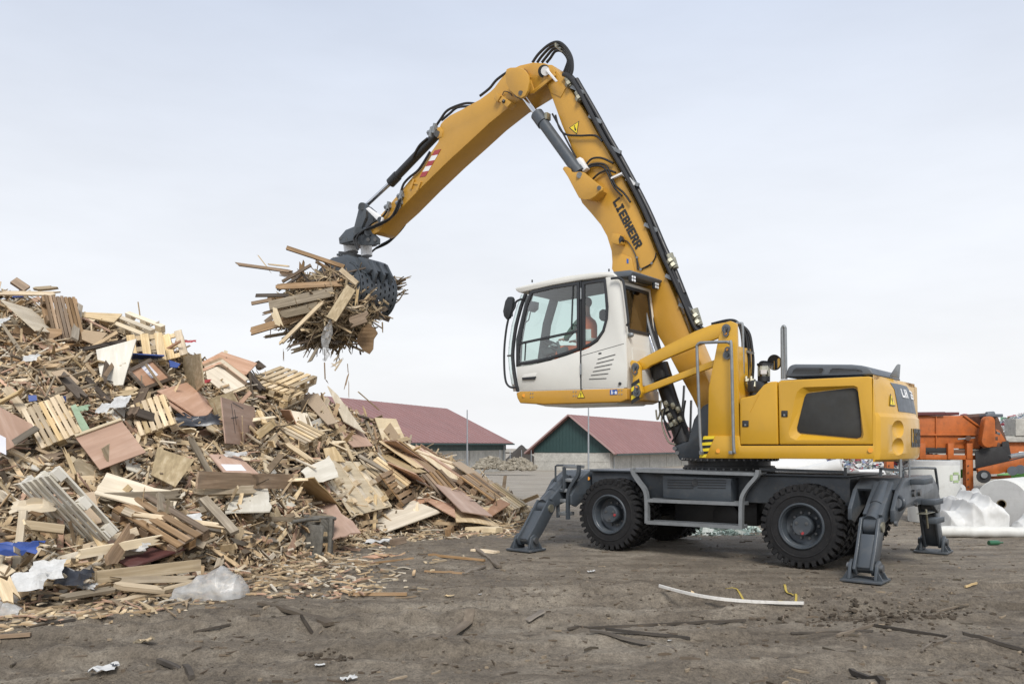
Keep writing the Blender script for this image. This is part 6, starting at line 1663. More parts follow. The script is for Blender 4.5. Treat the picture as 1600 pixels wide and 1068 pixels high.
prnd = random.Random(77)
class Fit: pass
QUADS = []
def inside_quad(px, py):
    for q in QUADS:
        r = False
        for i in range(4):
            x0, y0 = q[i]; x1, y1 = q[i - 1]
            if (y0 > py) != (y1 > py) and px < (x1 - x0) * (py - y0) / (y1 - y0) + x0: r = not r
        if r: return True
    return False
def fit_rect(px4, lift=.10, tilt=.6):
    """real rectangle-like board whose corners lie on these lines of sight: the plane is the one that makes it most rectangular"""
    QUADS.append(px4); lift += .16
    cx = sum(p[0] for p in px4) / 4; cy = sum(p[1] for p in px4) / 4
    c = hit(cx, cy, lift); pn = pile_normal(c); eye = V((0, 0, EYE)); best = None
    rays = [(W(x, y, 1.0) - eye) for x, y in px4]
    view = (eye - c).normalized()
    for a in range(24):
        for e in range(1, 9):
            th = 2 * math.pi * a / 24; ph = math.pi * .5 * e / 8.6
            n = V((math.sin(ph) * math.cos(th), math.sin(ph) * math.sin(th), math.cos(ph)))
            d = n.dot(view)
            if abs(d) < .10: continue
            P = [eye + r * (n.dot(c - eye) / n.dot(r)) if abs(n.dot(r)) > 1e-4 else None for r in rays]
            if None in P or any(p.y < 3 or p.y > 40 for p in P): continue
            e1 = [(P[(i + 1) % 4] - P[i]) for i in range(4)]
            if any(q.length < .02 for q in e1): continue
            err = 0
            for i in range(4): err += abs(e1[i].normalized().dot(e1[(i + 1) % 4].normalized()))
            err += abs(math.log(e1[0].length / e1[2].length)) + abs(math.log(e1[1].length / e1[3].length))
            err += tilt * (1 - abs(n.dot(pn))) + .3 * max(0, .22 - abs(d)) * 5
            if best is None or err < best[0]: best = (err, n, P)
    _, n, P = best
    if n.dot(view) < 0: n = -n
    f = Fit(); f.n = n; f.P = P; f.c = sum(P, V((0, 0, 0))) / 4
    x = ((P[1] - P[0]) + (P[2] - P[3])); y = ((P[3] - P[0]) + (P[2] - P[1]))
    f.lx, f.ly = x.length / 2, y.length / 2
    x.normalize(); z = n; y2 = z.cross(x).normalized()
    if y2.dot(y) < 0: f.flip = True
    f.x, f.y, f.z = x, y2, z
    f.mw = Matrix.Translation(f.c) @ Matrix((x, y2, z)).transposed().to_4x4()
    return f
HANDP = []
def rough_edge(poly, q, amt):
    out = []
    for i in range(len(poly)):
        a, b = poly[i], poly[(i + 1) % len(poly)]; k = 5
        for j in range(k): out.append(a.lerp(b, j / k) + V((q.uniform(-amt, amt), q.uniform(-amt, amt), 0)))
    return out
def sheet(px4, mat, label, th=.018, lift=.10, cat='board', name='board', rough=0.0, tilt=.6, curl=.0, extra=None):
    f = fit_rect(px4, lift, tilt)
    # grain along the longer side
    mw = f.mw; inv = mw.inverted(); L = [inv @ p for p in f.P]
    if f.ly > f.lx:
        mw = mw @ Matrix.Rotation(math.pi / 2, 4, 'Z'); inv = mw.inverted(); L = [inv @ p for p in f.P]
    L = [V((p.x, p.y, 0)) for p in L]
    q = random.Random(hash(label) % 1000 if False else len(label) * 7 + len(HANDP))
    poly = rough_edge(L, q, rough) if rough else L
    mb = MB()
    if curl:
        n1, n2 = 8, 4; vs = []
        for i in range(n1 + 1):
            for j in range(n2 + 1):
                a, b = i / n1, j / n2
                p = (L[0].lerp(L[1], a)).lerp(L[3].lerp(L[2], a), b)
                vs.append(p + V((0, 0, curl * (math.cos((a - .5) * math.pi) - .6) + curl * .5 * noise.noise(p * 1.3))))
        k = len(vs); fs = []
        for i in range(n1):
            for j in range(n2):
                a = i * (n2 + 1) + j; fs += [(a, a + n2 + 1, a + n2 + 2, a + 1), (k + a, k + a + 1, k + a + n2 + 2, k + a + n2 + 1)]
        vs += [p - V((0, 0, th)) for p in vs]
        rim = [j for j in range(n2 + 1)] + [i * (n2 + 1) + n2 for i in range(1, n1 + 1)] + [n1 * (n2 + 1) + j for j in range(n2 - 1, -1, -1)] + [i * (n2 + 1) for i in range(n1 - 1, 0, -1)]
        for a, b in zip(rim, rim[1:] + rim[:1]): fs.append((a, b, k + b, k + a))
        mb.add(vs, fs)
    else:
        mb.prism([p + V((0, 0, 0)) for p in poly], V((0, 0, -th)))
    o = mb.build(name, M[mat]); o.matrix_world = mw
    tag(o, label, cat); o['_'] = 0; del o['_']
    HANDP.append((f, o))
    if extra: extra(o, f, L)
    return o, f, L
def label_on(o, L, a, b, w, h, mat='paper', name='paper_label'):
    c = (L[0].lerp(L[1], a)).lerp(L[3].lerp(L[2], a), b)
    x = (L[1] - L[0]).normalized(); y = (L[3] - L[0]).normalized()
    mb = MB(); mb.prism([c - x * w - y * h + V((0, 0, .003)), c + x * w - y * h + V((0, 0, .003)), c + x * w + y * h + V((0, 0, .003)), c - x * w + y * h + V((0, 0, .003))], V((0, 0, -.002)))
    return mb.build(name, M[mat], o)
def strokes(o, L, segs, mat='signblack', name='pen_mark', w=.012):
    mb = MB()
    for a0, b0, a1, b1 in segs:
        p = (L[0].lerp(L[1], a0)).lerp(L[3].lerp(L[2], a0), b0); q = (L[0].lerp(L[1], a1)).lerp(L[3].lerp(L[2], a1), b1)
        mb.beam(p + V((0, 0, .002)), q + V((0, 0, .002)), w, .003)
    r = mb.build(name, M[mat], o); r['kind'] = 'stuff'; return r

# ---- boards one can pick out, each by its own look
S = {}
S['white'] = sheet([(150, 546), (213, 529), (192, 601), (159, 603)], 'whiteboard', 'big whitish board standing on edge beside the blue panel', lift=.35, th=.02)
S['framed'] = sheet([(201, 580), (236, 562), (266, 592), (226, 607)], 'pink', 'pinkish panel in dark wooden frame with white paper label', lift=.25)
o, f, L = S['framed']
for i in range(4):
    a, b = L[i], L[(i + 1) % 4]
    one('frame_bar', M['darkwood'], o, lambda b_: b_.beam(a + V((0, 0, .006)), b + V((0, 0, .006)), .05, .035))
lb = label_on(o, L, .62, .35, .12, .12); strokes(lb, [p * .0 + lb.data.vertices[0].co for p in []] or L, [(.50, .25, .74, .25), (.52, .45, .7, .42), (.6, .32, .62, .4)], 'signblue', 'label_print', .010)
S['top'] = sheet([(347, 549), (402, 567), (385, 585), (318, 564)], 'pink', 'topmost sheet of the neat stack of thin boards on the ridge', lift=.30)
for k in range(7):
    d = 3.2 + k * 3.4; w = 1.5 * ((k * 7) % 5 - 2)
    sheet([(322 + w, 563 + d), (350 + w, 556 + d), (388 + w, 583 + d), (330 + w - 8, 579 + d)][:4] if False else [(316 + w, 563 + d), (345 + w, 551 + d), (386 + w, 580 + d + 2), (355 + w, 594 + d)], ['pink', 'brownwood', 'pale', 'pink', 'brownwood', 'pale', 'pine'][k], ['second', 'third', 'fourth', 'fifth', 'sixth', 'seventh', 'lowest'][k] + ' thin board from the top of the neat stack on the ridge', lift=.22 - .02 * k)[0]['group'] = 'thin boards stacked on the ridge'
S['st2'] = sheet([(246, 610), (292, 597), (336, 634), (317, 657)], 'pink', 'large pinkish sheet lying over two others left of the marked panel', lift=.30)
sheet([(244, 616), (290, 603), (334, 641), (312, 665)], 'pink', 'second pinkish sheet just showing beneath the large one', lift=.22)
sheet([(243, 623), (288, 610), (332, 648), (316, 668)], 'pale', 'pale third sheet at the bottom of the pinkish stack', lift=.16)
S['pen'] = sheet([(346, 620), (398, 636), (402, 697), (353, 692)], 'pink', 'reddish standing panel with black pen strokes', lift=.35, extra=lambda o, f, L: strokes(o, L, [(.26, .08, .30, .75), (.34, .2, .36, .55), (.22, .42, .42, .36), (.74, .5, .75, .64), (.84, .52, .85, .66), (.3, .05, .62, .12)]))
S['penb'] = sheet([(328, 622), (365, 611), (378, 634), (349, 664)], 'osb', 'bent yellowish ply leaning behind the pen marked panel', lift=.26, curl=.05)
S['left'] = sheet([(-14, 628), (59, 667), (38, 690), (-14, 714)], 'pink', 'broad pinkish sheet cut by the left edge of the picture', lift=.35, extra=lambda o, f, L: label_on(o, L, .16, .75, .10, .14))
S['mid'] = sheet([(117, 682), (189, 656), (228, 706), (156, 733)], 'pink', 'big square pinkish sheet with pale upper edge in the middle of the heap', lift=.40, extra=lambda o, f, L: one('pale_edge', M['pale'], o, lambda b: b.beam(L[0] + V((0, 0, .012)), L[1] + V((0, 0, .012)), .035, .03)))
S['osb'] = sheet([(246, 699), (304, 718), (274, 760), (236, 741)], 'osb', 'mottled greenish brown ply square tilted below the big pinkish sheet', lift=.28)
S['lab2'] = sheet([(326, 709), (371, 710), (404, 739), (350, 738)], 'pink', 'pinkish sheet with white label above the wide brown plank', lift=.25, extra=lambda o, f, L: label_on(o, L, .42, .72, .14, .11))
S['wide'] = sheet([(311, 736), (459, 741), (455, 763), (308, 763)], 'brownwood', 'wide horizontal brown plank across the heap under the labelled sheet', th=.03, lift=.38)
S['cream'] = sheet([(168, 738), (282, 772), (276, 806), (148, 772)], 'pale', 'large cream splintered sheet low on the left side of the heap', lift=.25, rough=.04)
S['chip'] = sheet([(119, 772), (147, 767), (159, 815), (143, 820)], 'chip', 'small tan chipboard rectangle lying on weathered slats', lift=.35)
S['red'] = sheet([(181, 874), (238, 851), (288, 856), (204, 886)], 'redboard', 'dark red brown board at the bottom left with pale scuffs', lift=.12)
S['front'] = sheet([(566, 812), (647, 781), (690, 799), (602, 831)], 'pale', 'large pale rectangular plywood sheet propped at the foot, right half of heap', lift=.22)
S['p17'] = sheet([(513, 656), (553, 659), (583, 696), (552, 698)], 'pink', 'smooth pinkish tan sheet sloping down the right ridge', lift=.25)
S['p18'] = sheet([(586, 652), (619, 654), (632, 683), (600, 691)], 'pale', 'pale board sticking up in front of the left shed roof', lift=.30)
S['p19'] = sheet([(633, 691), (668, 704), (738, 745), (714, 754)], 'pale', 'long cream sheet on top of the right slope with a cross batten', lift=.30, extra=lambda o, f, L: [one('batten', M['pink'], o, lambda b: b.beam((L[0].lerp(L[1], a)).lerp(L[3].lerp(L[2], a), 0) + V((0, 0, .015)), (L[0].lerp(L[1], a)).lerp(L[3].lerp(L[2], a), 1) + V((0, 0, .015)), .07, .03)) for a in ((.34, .93) if (L[1] - L[0]).length > (L[3] - L[0]).length else (.5,))])
S['p20'] = sheet([(605, 722), (650, 741), (683, 773), (620, 742)], 'pink', 'pinkish sheet with small white label sliding down the right slope', lift=.28, extra=lambda o, f, L: label_on(o, L, .85, .5, .12, .08))
S['p21'] = sheet([(676, 752), (713, 758), (770, 806), (722, 798)], 'pink', 'long smooth pinkish sheet near the right foot of the heap', lift=.24)
S['p22'] = sheet([(708, 780), (735, 788), (803, 827), (714, 811)], 'pine', 'curled tan sheet touching the ground at the right foot', lift=.16, curl=.08)
S['p23'] = sheet([(656, 775), (709, 780), (712, 808), (690, 796)], 'pink', 'greyish pink sheet tucked between the pale plywood and the curled tan sheet', lift=.20)
S['p24'] = sheet([(772, 775), (797, 786), (768, 805), (751, 789)], 'pink', 'small pinkish panel made of joined boards at the far right foot', lift=.20)
S['p25'] = sheet([(706, 722), (719, 720), (792, 766), (768, 765)], 'chip', 'tan sheet along the top edge of the right slope', lift=.25)
sheet([(205, 553), (257, 556), (240, 567), (205, 570)], 'blueboard', 'blue panel lying under a small crate near the ridge', lift=.25, cat='panel', name='blue_panel')
sheet([(264, 562), (282, 568), (277, 574), (266, 573)], 'blueboard', 'small blue panel right of the larger blue panel', lift=.25, cat='panel', name='blue_panel')
sheet([(44, 617), (57, 617), (58, 625), (45, 627)], 'blueboard', 'tiny blue panel in the dark hollow at left', lift=.3, cat='panel', name='blue_panel')
sheet([(91, 620), (103, 618), (104, 636), (92, 632)], 'blueboard', 'blue scrap panel beside the pale green board', lift=.3, cat='panel', name='blue_panel')
sheet([(22, 459), (34, 452), (37, 463), (19, 464)], 'blueboard', 'blue scrap panel on the crest at upper left', lift=.3, cat='panel', name='blue_panel')
sheet([(110, 634), (118, 631), (141, 671), (129, 676)], 'greenboard', 'pale green painted board slanting at left', th=.03, lift=.35)
sheet([(2, 468), (48, 482), (93, 521), (56, 516)], 'pale', 'long pale board sloping below the crest at the left edge', lift=.45)
sheet([(127, 514), (168, 520), (150, 539), (128, 530)], 'chip', 'tan board below the whitish pallet on the ridge', lift=.25)
sheet([(124, 487), (191, 490), (178, 503), (127, 494)], 'pine', 'tan sheet resting on the ridge left of the whitish pallet', lift=.3)
sheet([(80, 581), (100, 576), (124, 596), (105, 606)], 'chip', 'yellowish brown piece of board in the left hollow', lift=.3)
sheet([(468, 617), (497, 614), (527, 660), (512, 663)], 'chip', 'long brown sheet leaning on the ridge left of the fanned sheets', lift=.28)
sheet([(512, 602), (528, 617), (571, 677), (538, 658)], 'pale', 'tall pale sheet with pointed top standing on the ridge', lift=.3)
sheet([(455, 641), (480, 645), (493, 676), (465, 674)], 'pale', 'small cream board with dark knots on the upper right slope', lift=.3)
sheet([(437, 640), (452, 641), (462, 662), (444, 655)], 'pink', 'small pink board left of the cream board with knots', lift=.25)
for k in range(5):
    d = k * 7
    sheet([(592 + d, 688 + k), (611 + d, 687 + k * 1.2), (676 + d * .9, 731 + k * 2.2), (652 + d * .9, 730 + k * 2.2)], ['pine', 'pink', 'chip', 'pink', 'brownwood'][k], ['first', 'second', 'third', 'fourth', 'last'][k] + ' from the left of the fanned thin sheets below the pale board by the shed', lift=.30 - k * .02)[0]['group'] = 'fanned sheets on the right slope'
sheet([(568, 697), (586, 700), (668, 737), (640, 738)], 'pine', 'long thin tan sheet under the fanned sheets', lift=.2)
sheet([(600, 672), (610, 660), (632, 692), (622, 700)], 'chip', 'narrow brown board beside the pale one before the shed', lift=.2)
sheet([(470, 735), (515, 712), (530, 745), (485, 756)], 'whiteboard', 'whitish broken box board left of the pallet with blocks', lift=.28, rough=.02)
sheet([(520, 842), (470, 770), (500, 762), (560, 830)], 'pink', 'splintered reddish plank end at the foot of the heap', lift=.25, rough=.05)
sheet([(440, 752), (490, 745), (540, 800), (500, 790)], 'pine', 'curved pale strip beneath the wide brown plank', lift=.22, rough=.03)
sheet([(160, 700), (175, 690), (195, 742), (182, 748)], 'osb', 'narrow mottled board below the big pinkish sheet', lift=.2)
sheet([(505, 700), (523, 697), (540, 721), (510, 719)], 'pine', 'small triangular tan board above the pallet with blocks', lift=.2)
sheet([(270, 560), (312, 552), (318, 600), (280, 640)], 'osb', 'greyish green board standing between the framed panel and the stack', lift=.1)
sheet([(352, 765), (420, 763), (424, 798), (353, 800)], 'whiteboard', 'pale broken crate side under the wide brown plank', lift=.2, rough=.02)
S['flat'] = sheet([(434, 920), (462, 907), (535, 909), (512, 922)], 'pale', 'pale plywood sheet lying flat on the mud right of the plastic bag', lift=.0)

# ---- pallets
slat_me = {}
def board_me(name, lx, ly, lz, mat):
    k = (name, round(lx, 2), round(ly, 3), round(lz, 3), mat)
    if k not in slat_me:
        mb = MB(); mb.box((0, 0, 0), (lx, ly, lz)); slat_me[k] = mb.mesh(name, M[mat], bevel=.003, seg=1)
    return slat_me[k]
def pallet(mw, mat, label, group=None, lx=1.2, ly=.8, bottom_up=False, deck=6, name='pallet', miss=(), ratio=.72):
    o = empty(name, label=label, cat='pallet', group=group); o.matrix_world = mw
    s = -1 if bottom_up else 1
    z = .06 * s
    for i in range(deck):
        if i in miss: continue
        y = (i / (deck - 1) - .5) * (ly - .1)
        link('slat', board_me('slat', lx, ly / deck * ratio, .022, mat), o, Matrix.Translation((prnd.uniform(-.01, .01), y, z)))
    for x in (-.5, 0, .5):
        link('stringer', board_me('stringer', .10, ly, .022, mat), o, Matrix.Translation((x * (lx - .12), 0, z - .023 * s)))
        for y in (-.5, 0, .5): link('block', board_me('block', .13, .10, .085, mat), o, Matrix.Translation((x * (lx - .14), y * (ly - .1), z - .077 * s)))
    for y in (-.5, 0, .5):
        link('bottom_slat', board_me('bottom_slat', lx, .10, .022, mat), o, Matrix.Translation((0, y * (ly - .1), z - .131 * s)))
    return o
def pallet_px(px4, mat, label, lift=.25, **kw):
    f = fit_rect(px4, lift)
    mw = f.mw; lx, ly = f.lx, f.ly
    if ly > lx: mw = mw @ Matrix.Rotation(math.pi / 2, 4, 'Z'); lx, ly = ly, lx
    return pallet(mw, mat, label, lx=max(.6, lx), ly=max(.5, ly), **kw)
pallet_px([(70, 464), (112, 468), (126, 537), (90, 536)], 'brownwood', 'brown slatted pallet standing upright on the crest at upper left', lift=.45, deck=8)
pallet_px([(160, 507), (205, 493), (257, 515), (222, 529)], 'pale', 'whitish pallet upside down on the ridge with its blocks showing', lift=.35, bottom_up=True)
for k, (px4) in enumerate(([(395, 590), (440, 578), (492, 592), (462, 612)], [(393, 602), (438, 592), (478, 606), (455, 622)], [(402, 615), (440, 604), (474, 616), (448, 634)])):
    pallet_px(px4, 'pine', ['topmost', 'middle', 'lowest'][k] + ' pallet of the small pallet stack on the ridge', lift=.34 - .06 * k)
pallet_px([(436, 678), (470, 664), (506, 680), (478, 696)], 'pine', 'pallet jutting out below the cream board with knots', lift=.35)
o_p, f_p, L_p = S['big'] = sheet([(493, 717), (562, 721), (613, 790), (551, 806)], 'pale', 'large pale pallet board seen from below with nine short blocks', lift=.35, cat='pallet', name='pallet')
for a, bs_ in ((.12, (.16, .45, .8)), (.5, (.2, .48, .82)), (.86, (.18, .5, .85))):
    for b0 in bs_:
        c = (L_p[0].lerp(L_p[1], a)).lerp(L_p[3].lerp(L_p[2], a), b0)
        mb = MB(); mb.box(c + V((0, 0, .055)), (.12, .09, .09)); mb.build('block', M['pine'], o_p)
    c0 = (L_p[0].lerp(L_p[1], a)).lerp(L_p[3].lerp(L_p[2], a), .03); c1 = (L_p[0].lerp(L_p[1], a)).lerp(L_p[3].lerp(L_p[2], a), .97)
    mb = MB(); mb.beam(c0 + V((0, 0, .011)), c1 + V((0, 0, .011)), .12, .02); mb.build('slat', M['pale'], o_p)
f5 = [(33, 752), (86, 733), (176, 838), (126, 846)]
pallet_px(f5, 'whiteboard', 'big weathered whitish pallet sloping to lower right on the left side', lift=.40, deck=6, ratio=.48)
pallet_px([(188, 795), (205, 787), (318, 838), (296, 850)], 'brownwood', 'dark brown pallet lying flat above the dark red board', lift=.22, deck=4)
pallet_px([(590, 742), (618, 732), (652, 775), (628, 793)], 'brownwood', 'brown pallet on edge right of the pallet with blocks', lift=.18)
pallet_px([(715, 748), (740, 742), (790, 778), (766, 786)], 'brownwood', 'brown pallet under the tan sheet on the right slope', lift=.18)
pallet_px([(560, 735), (590, 715), (640, 758), (615, 775)], 'pine', 'pallet hidden below the pinkish labelled sheet on the right slope', lift=.10)
pallet_px([(62, 655), (88, 643), (104, 668), (70, 680)], 'pine', 'small crate side of thin slats in the left part of the heap', lift=.3, deck=7)
pallet_px([(225, 645), (245, 636), (258, 660), (232, 668)], 'pine', 'pallet fragment below the framed panel', lift=.2)
pallet_px([(215, 540), (240, 536), (243, 556), (219, 557)], 'pine', 'little crate with pink label standing on the blue panel', lift=.35, deck=3)
pallet_px([(255, 541), (272, 535), (276, 550), (257, 554)], 'pine', 'small crate right of the one on the blue panel', lift=.3, deck=3)
pallet_px([(655, 745), (690, 736), (720, 770), (690, 782)], 'brownwood', 'pallet wedged under the long cream sheet', lift=.05)
pallet_px([(745, 765), (775, 757), (822, 792), (800, 800)], 'pine', 'last pallet at the right tip of the heap', lift=.10)

# ---- loose planks: single pieces, the ones that show largest
def rand_frame(p, along=None, spread=1.0):
    n = pile_normal(p)
    n = (n + V((prnd.gauss(0, .35), prnd.gauss(0, .35), prnd.gauss(0, .25))) * spread).normalized()
    a = prnd.uniform(0, math.pi)
    t = V((math.cos(a), math.sin(a), 0)); t = (t - n * t.dot(n)).normalized()
    t = (t + n * prnd.gauss(0, .22) * spread).normalized()
    y = n.cross(t).normalized(); z = t.cross(y)
    return Matrix((t, y, z)).transposed()
def rand_spot(deep=.8):
    while True:
        px = prnd.uniform(-60, 825); r = lerp_tab(RIDGE, px); ft = lerp_tab(FOOT, px)
        if prnd.random() > (ft - r) / 500 + .15: continue
        py = prnd.uniform(r + 2, ft - 3)
        p = hit(px, py)
        if prnd.random() < deep * gap(p.x, p.y): continue
        return px, py
plank_variants = {}
def plank_me(L, w, t, mat, broken):
    k = (round(L, 1), round(w, 2), round(t, 2), mat, broken)
    if k in plank_variants: return plank_variants[k]
    mb = MB()
    if broken:
        q = random.Random(int(L * 1000) + broken); n = 4
        e = [(L / 2 + q.uniform(-.12, .03), (i / n - .5) * w) for i in range(n + 1)]
        e2 = [(-L / 2 + q.uniform(-.03, .10), (.5 - i / n) * w) for i in range(n + 1)]
        mb.prism([V((x, y, t / 2)) for x, y in e + e2], V((0, 0, -t)))
    else: mb.box((0, 0, 0), (L, w, t))
    plank_variants[k] = mb.mesh('plank', M[mat]); return plank_variants[k]
def plank_px(p0, p1, w, t, mat, label, lift=.35, lift1=None, group=None, roll=.4):
    lift += .12; a = hit(p0[0], p0[1], lift); b = hit(p1[0], p1[1], lift if lift1 is None else lift1)
    d = b - a; x = d.normalized(); n = pile_normal((a + b) / 2); y = n.cross(x).normalized(); z = x.cross(y)
    mw = Matrix.Translation((a + b) / 2) @ Matrix((x, y, z)).transposed().to_4x4() @ Matrix.Rotation(roll, 4, 'X')
    o = link('plank', plank_me(d.length, w, t, mat, len(HANDPL) % 3), None, mw); HANDPL.append(o)
    return tag(o, label, 'plank', group)
HANDPL = []
for args in (
    ((21, 438), (42, 452), .14, .05, 'brownwood', 'brown beam end pointing up on the crest at upper left'),
    ((0, 458), (92, 459), .08, .03, 'pine', 'long thin batten lying level along the crest at upper left'),
    ((50, 452), (90, 449), .07, .04, 'weathered', 'grey batten above the upright pallet on the crest'),
    ((116, 530), (124, 476), .10, .04, 'weathered', 'grey plank leaning at the right side of the upright pallet'),
    ((128, 546), (204, 531), .06, .03, 'darkwood', 'dark thin stick lying along the top of the whitish board'),
    ((161, 600), (171, 550), .07, .03, 'darkwood', 'dark plank standing before the whitish board'),
    ((163, 588), (180, 564), .06, .03, 'brownwood', 'short brown plank crossing the whitish board'),
    ((89, 580), (130, 622), .13, .05, 'darkwood', 'thick dark plank slanting down beside the yellowish brown board'),
    ((228, 606), (206, 650), .13, .05, 'darkwood', 'dark beam below the framed panel corner'),
    ((215, 646), (275, 666), .14, .08, 'darkwood', 'dark grey beam under the large pinkish sheets'),
    ((228, 651), (233, 608), .05, .03, 'pine', 'yellow stick standing right of the dark beam'),
    ((180, 616), (218, 613), .09, .04, 'pine', 'light plank lying below the framed panel'),
    ((0, 705), (58, 668), .07, .03, 'weathered', 'thin grey edge strip by the left pinkish sheet'),
    ((10, 606), (40, 645), .10, .05, 'pine', 'pale beam sloping at the far left'),
    ((154, 778), (283, 774), .11, .06, 'weathered', 'grey curved plank across the cream sheet'),
    ((252, 800), (250, 772), .08, .05, 'weathered', 'short upright post left of the fork in the cream sheet'),
    ((262, 805), (265, 780), .08, .05, 'weathered', 'short upright post right of the fork in the cream sheet'),
    ((300, 768), (397, 765), .12, .05, 'weathered', 'dark grey board beneath the wide brown plank'),
    ((318, 778), (367, 832), .11, .05, 'weathered', 'long grey plank running down from the wide brown plank'),
    ((297, 750), (322, 770), .08, .04, 'pine', 'pale plank above the grey plank'),
    ((207, 803), (350, 822), .06, .04, 'pine', 'long batten across the dark brown pallet'),
    ((192, 797), (320, 853), .09, .04, 'weathered', 'long weathered batten sloping right above the red board'),
    ((110, 868), (250, 842), .09, .06, 'pale', 'pale square beam pointing at the dark red board'),
    ((170, 880), (206, 826), .14, .04, 'brownwood', 'tan plank rising behind the pale square beam'),
    ((150, 901), (312, 882), .12, .06, 'pine', 'long thick pale timber along the foot at left'),
    ((176, 906), (300, 904), .07, .04, 'pine', 'flat pale plank below the thick timber at the foot'),
    ((180, 914), (260, 922), .08, .05, 'pine', 'short thick plank under the flat ones at the foot'),
    ((178, 942), (310, 908), .06, .04, 'pine', 'slender pale plank resting one end on the mud by the plastic bag'),
    ((96, 933), (186, 918), .08, .03, 'weathered', 'curved grey plank at the bottom left of the heap'),
    ((0, 900), (20, 940), .14, .03, 'pine', 'pale broken plank at the lower left edge'),
    ((40, 820), (100, 827), .10, .04, 'pine', 'yellow batten under the red printed crate board'),
    ((385, 580), (410, 610), .12, .05, 'darkwood', 'dark beam stub on the ridge before the small pallet stack'),
    ((398, 566), (412, 577), .12, .09, 'darkwood', 'dark block end sticking up on the ridge'),
    ((404, 642), (414, 662), .08, .04, 'pine', 'short plank at the left of the pallet fragments'),
    ((446, 692), (487, 720), .09, .04, 'pine', 'pale plank slanting below the jutting pallet'),
    ((400, 682), (430, 658), .12, .03, 'pine', 'broken pale slats right of the pen marked panel'),
    ((420, 702), (432, 680), .10, .03, 'pine', 'short pale slat below the broken slats'),
    ((502, 616), (552, 720), .07, .03, 'pine', 'long narrow board edge running down from the ridge'),
    ((558, 710), (610, 740), .07, .04, 'weathered', 'grey rail above the pinkish labelled sheet'),
    ((592, 640), (560, 612), .05, .02, 'pine', 'thin pointed slat beside the tall pale sheet'),
    ((504, 645), (512, 622), .10, .04, 'pine', 'white slat leaning on the tall pale sheet'),
    ((618, 690), (640, 684), .09, .05, 'pine', 'square timber end by the pale board before the shed'),
    ((735, 775), (822, 798), .05, .03, 'pine', 'slender batten near the right tip of the heap'),
    ((760, 768), (838, 806), .06, .04, 'pine', 'lowest batten reaching the ground at the right tip'),
    ((690, 745), (780, 770), .07, .03, 'brownwood', 'brown strip along the upper right slope'),
    ((422, 810), (520, 812), .06, .05, 'weathered', 'grey rail lying in front of the splintered reddish plank'),
    ((640, 700), (720, 728), .06, .025, 'pine', 'pale strip above the long cream sheet'),
):
    plank_px(*args)
TONE = {'pine': 'yellowish', 'weathered': 'grey', 'brownwood': 'brown', 'pale': 'cream', 'pink': 'pinkish', 'darkwood': 'dark', 'chip': 'tan', 'osb': 'mottled', 'whiteboard': 'whitish'}
MARKS = [(182, 566, 'big whitish board'), (232, 585, 'framed pinkish panel'), (360, 567, 'neat board stack'), (290, 625, 'large pinkish sheet'), (375, 658, 'pen marked panel'), (20, 675, 'sheet at the left edge'), (172, 694, 'big square pinkish sheet'), (268, 730, 'mottled ply square'), (365, 724, 'pinkish labelled sheet'), (383, 750, 'wide brown plank'), (215, 772, 'cream splintered sheet'), (142, 793, 'small chipboard'), (228, 866, 'dark red board'), (626, 806, 'pale plywood at the foot'), (550, 677, 'smooth pinkish tan sheet'), (609, 670, 'board before the shed'), (688, 723, 'long cream sheet'), (640, 745, 'pinkish sheet on the right slope'), (722, 780, 'long pinkish sheet at the right foot'), (555, 762, 'pallet with blocks'), (98, 500, 'upright pallet'), (208, 510, 'whitish pallet on the ridge'), (440, 605, 'small pallet stack'), (100, 790, 'weathered pallet'), (492, 838, 'wicker chair'), (325, 917, 'plastic bag'), (760, 745, 'tan sheet on the right edge')]
SEEN = set()
def where_label(px, py, tone, size, what):
    best = sorted(MARKS, key=lambda m: (m[0] - px) ** 2 + (m[1] - py) ** 2)
    for k in (0, 1, 2, 3, 4, 5):
        mx_, my_, nm = best[k]; dx, dy = px - mx_, py - my_
        w = ('right of' if dx > 0 else 'left of') if abs(dx) > abs(dy) else ('below' if dy > 0 else 'above')
        for far in (('just ' if dx * dx + dy * dy < 900 else ''),):
            s = '%s %s %s %s%s the %s' % (size, tone, what, far, w, nm)
            if s not in SEEN: SEEN.add(s); return s
    return s
def rand_spot2():
    for _ in range(12):
        px, py = rand_spot()
        if not inside_quad(px, py): return px, py
    return px, py
for i in range(128):
    px, py = rand_spot2(); p = hit(px, py, prnd.uniform(.0, .10))
    L = prnd.choice([.5, .7, .9, 1.1, 1.4]) * prnd.uniform(.8, 1.2); w = prnd.choice([.045, .06, .08, .10]); t = prnd.choice([.015, .02, .03])
    mt = prnd.choice(WOODS)
    o = link('plank', plank_me(L, w, t, mt, prnd.randint(0, 2)), None, Matrix.Translation(p) @ rand_frame(p).to_4x4())
    tag(o, where_label(px, py, TONE[mt], 'short' if L < .75 else 'long' if L > 1.15 else 'middling', 'loose plank'), 'plank', 'loose planks jumbled on the wood heap')
for i in range(60):
    px, py = rand_spot2(); p = hit(px, py, prnd.uniform(-.02, .06))
    mt = prnd.choice(['pink', 'pale', 'chip', 'osb', 'pine', 'brownwood', 'pink', 'whiteboard'])
    L = prnd.choice([.4, .55, .7]); w = prnd.choice([.25, .35]); 
    o = link('board_piece', plank_me(L, w, .015, mt, 1 + prnd.randint(0, 1)), None, Matrix.Translation(p) @ rand_frame(p, spread=.9).to_4x4())
    tag(o, where_label(px, py, TONE[mt], 'large' if L > .6 else 'small', 'broken board piece'), 'board', 'broken board pieces in the wood heap')

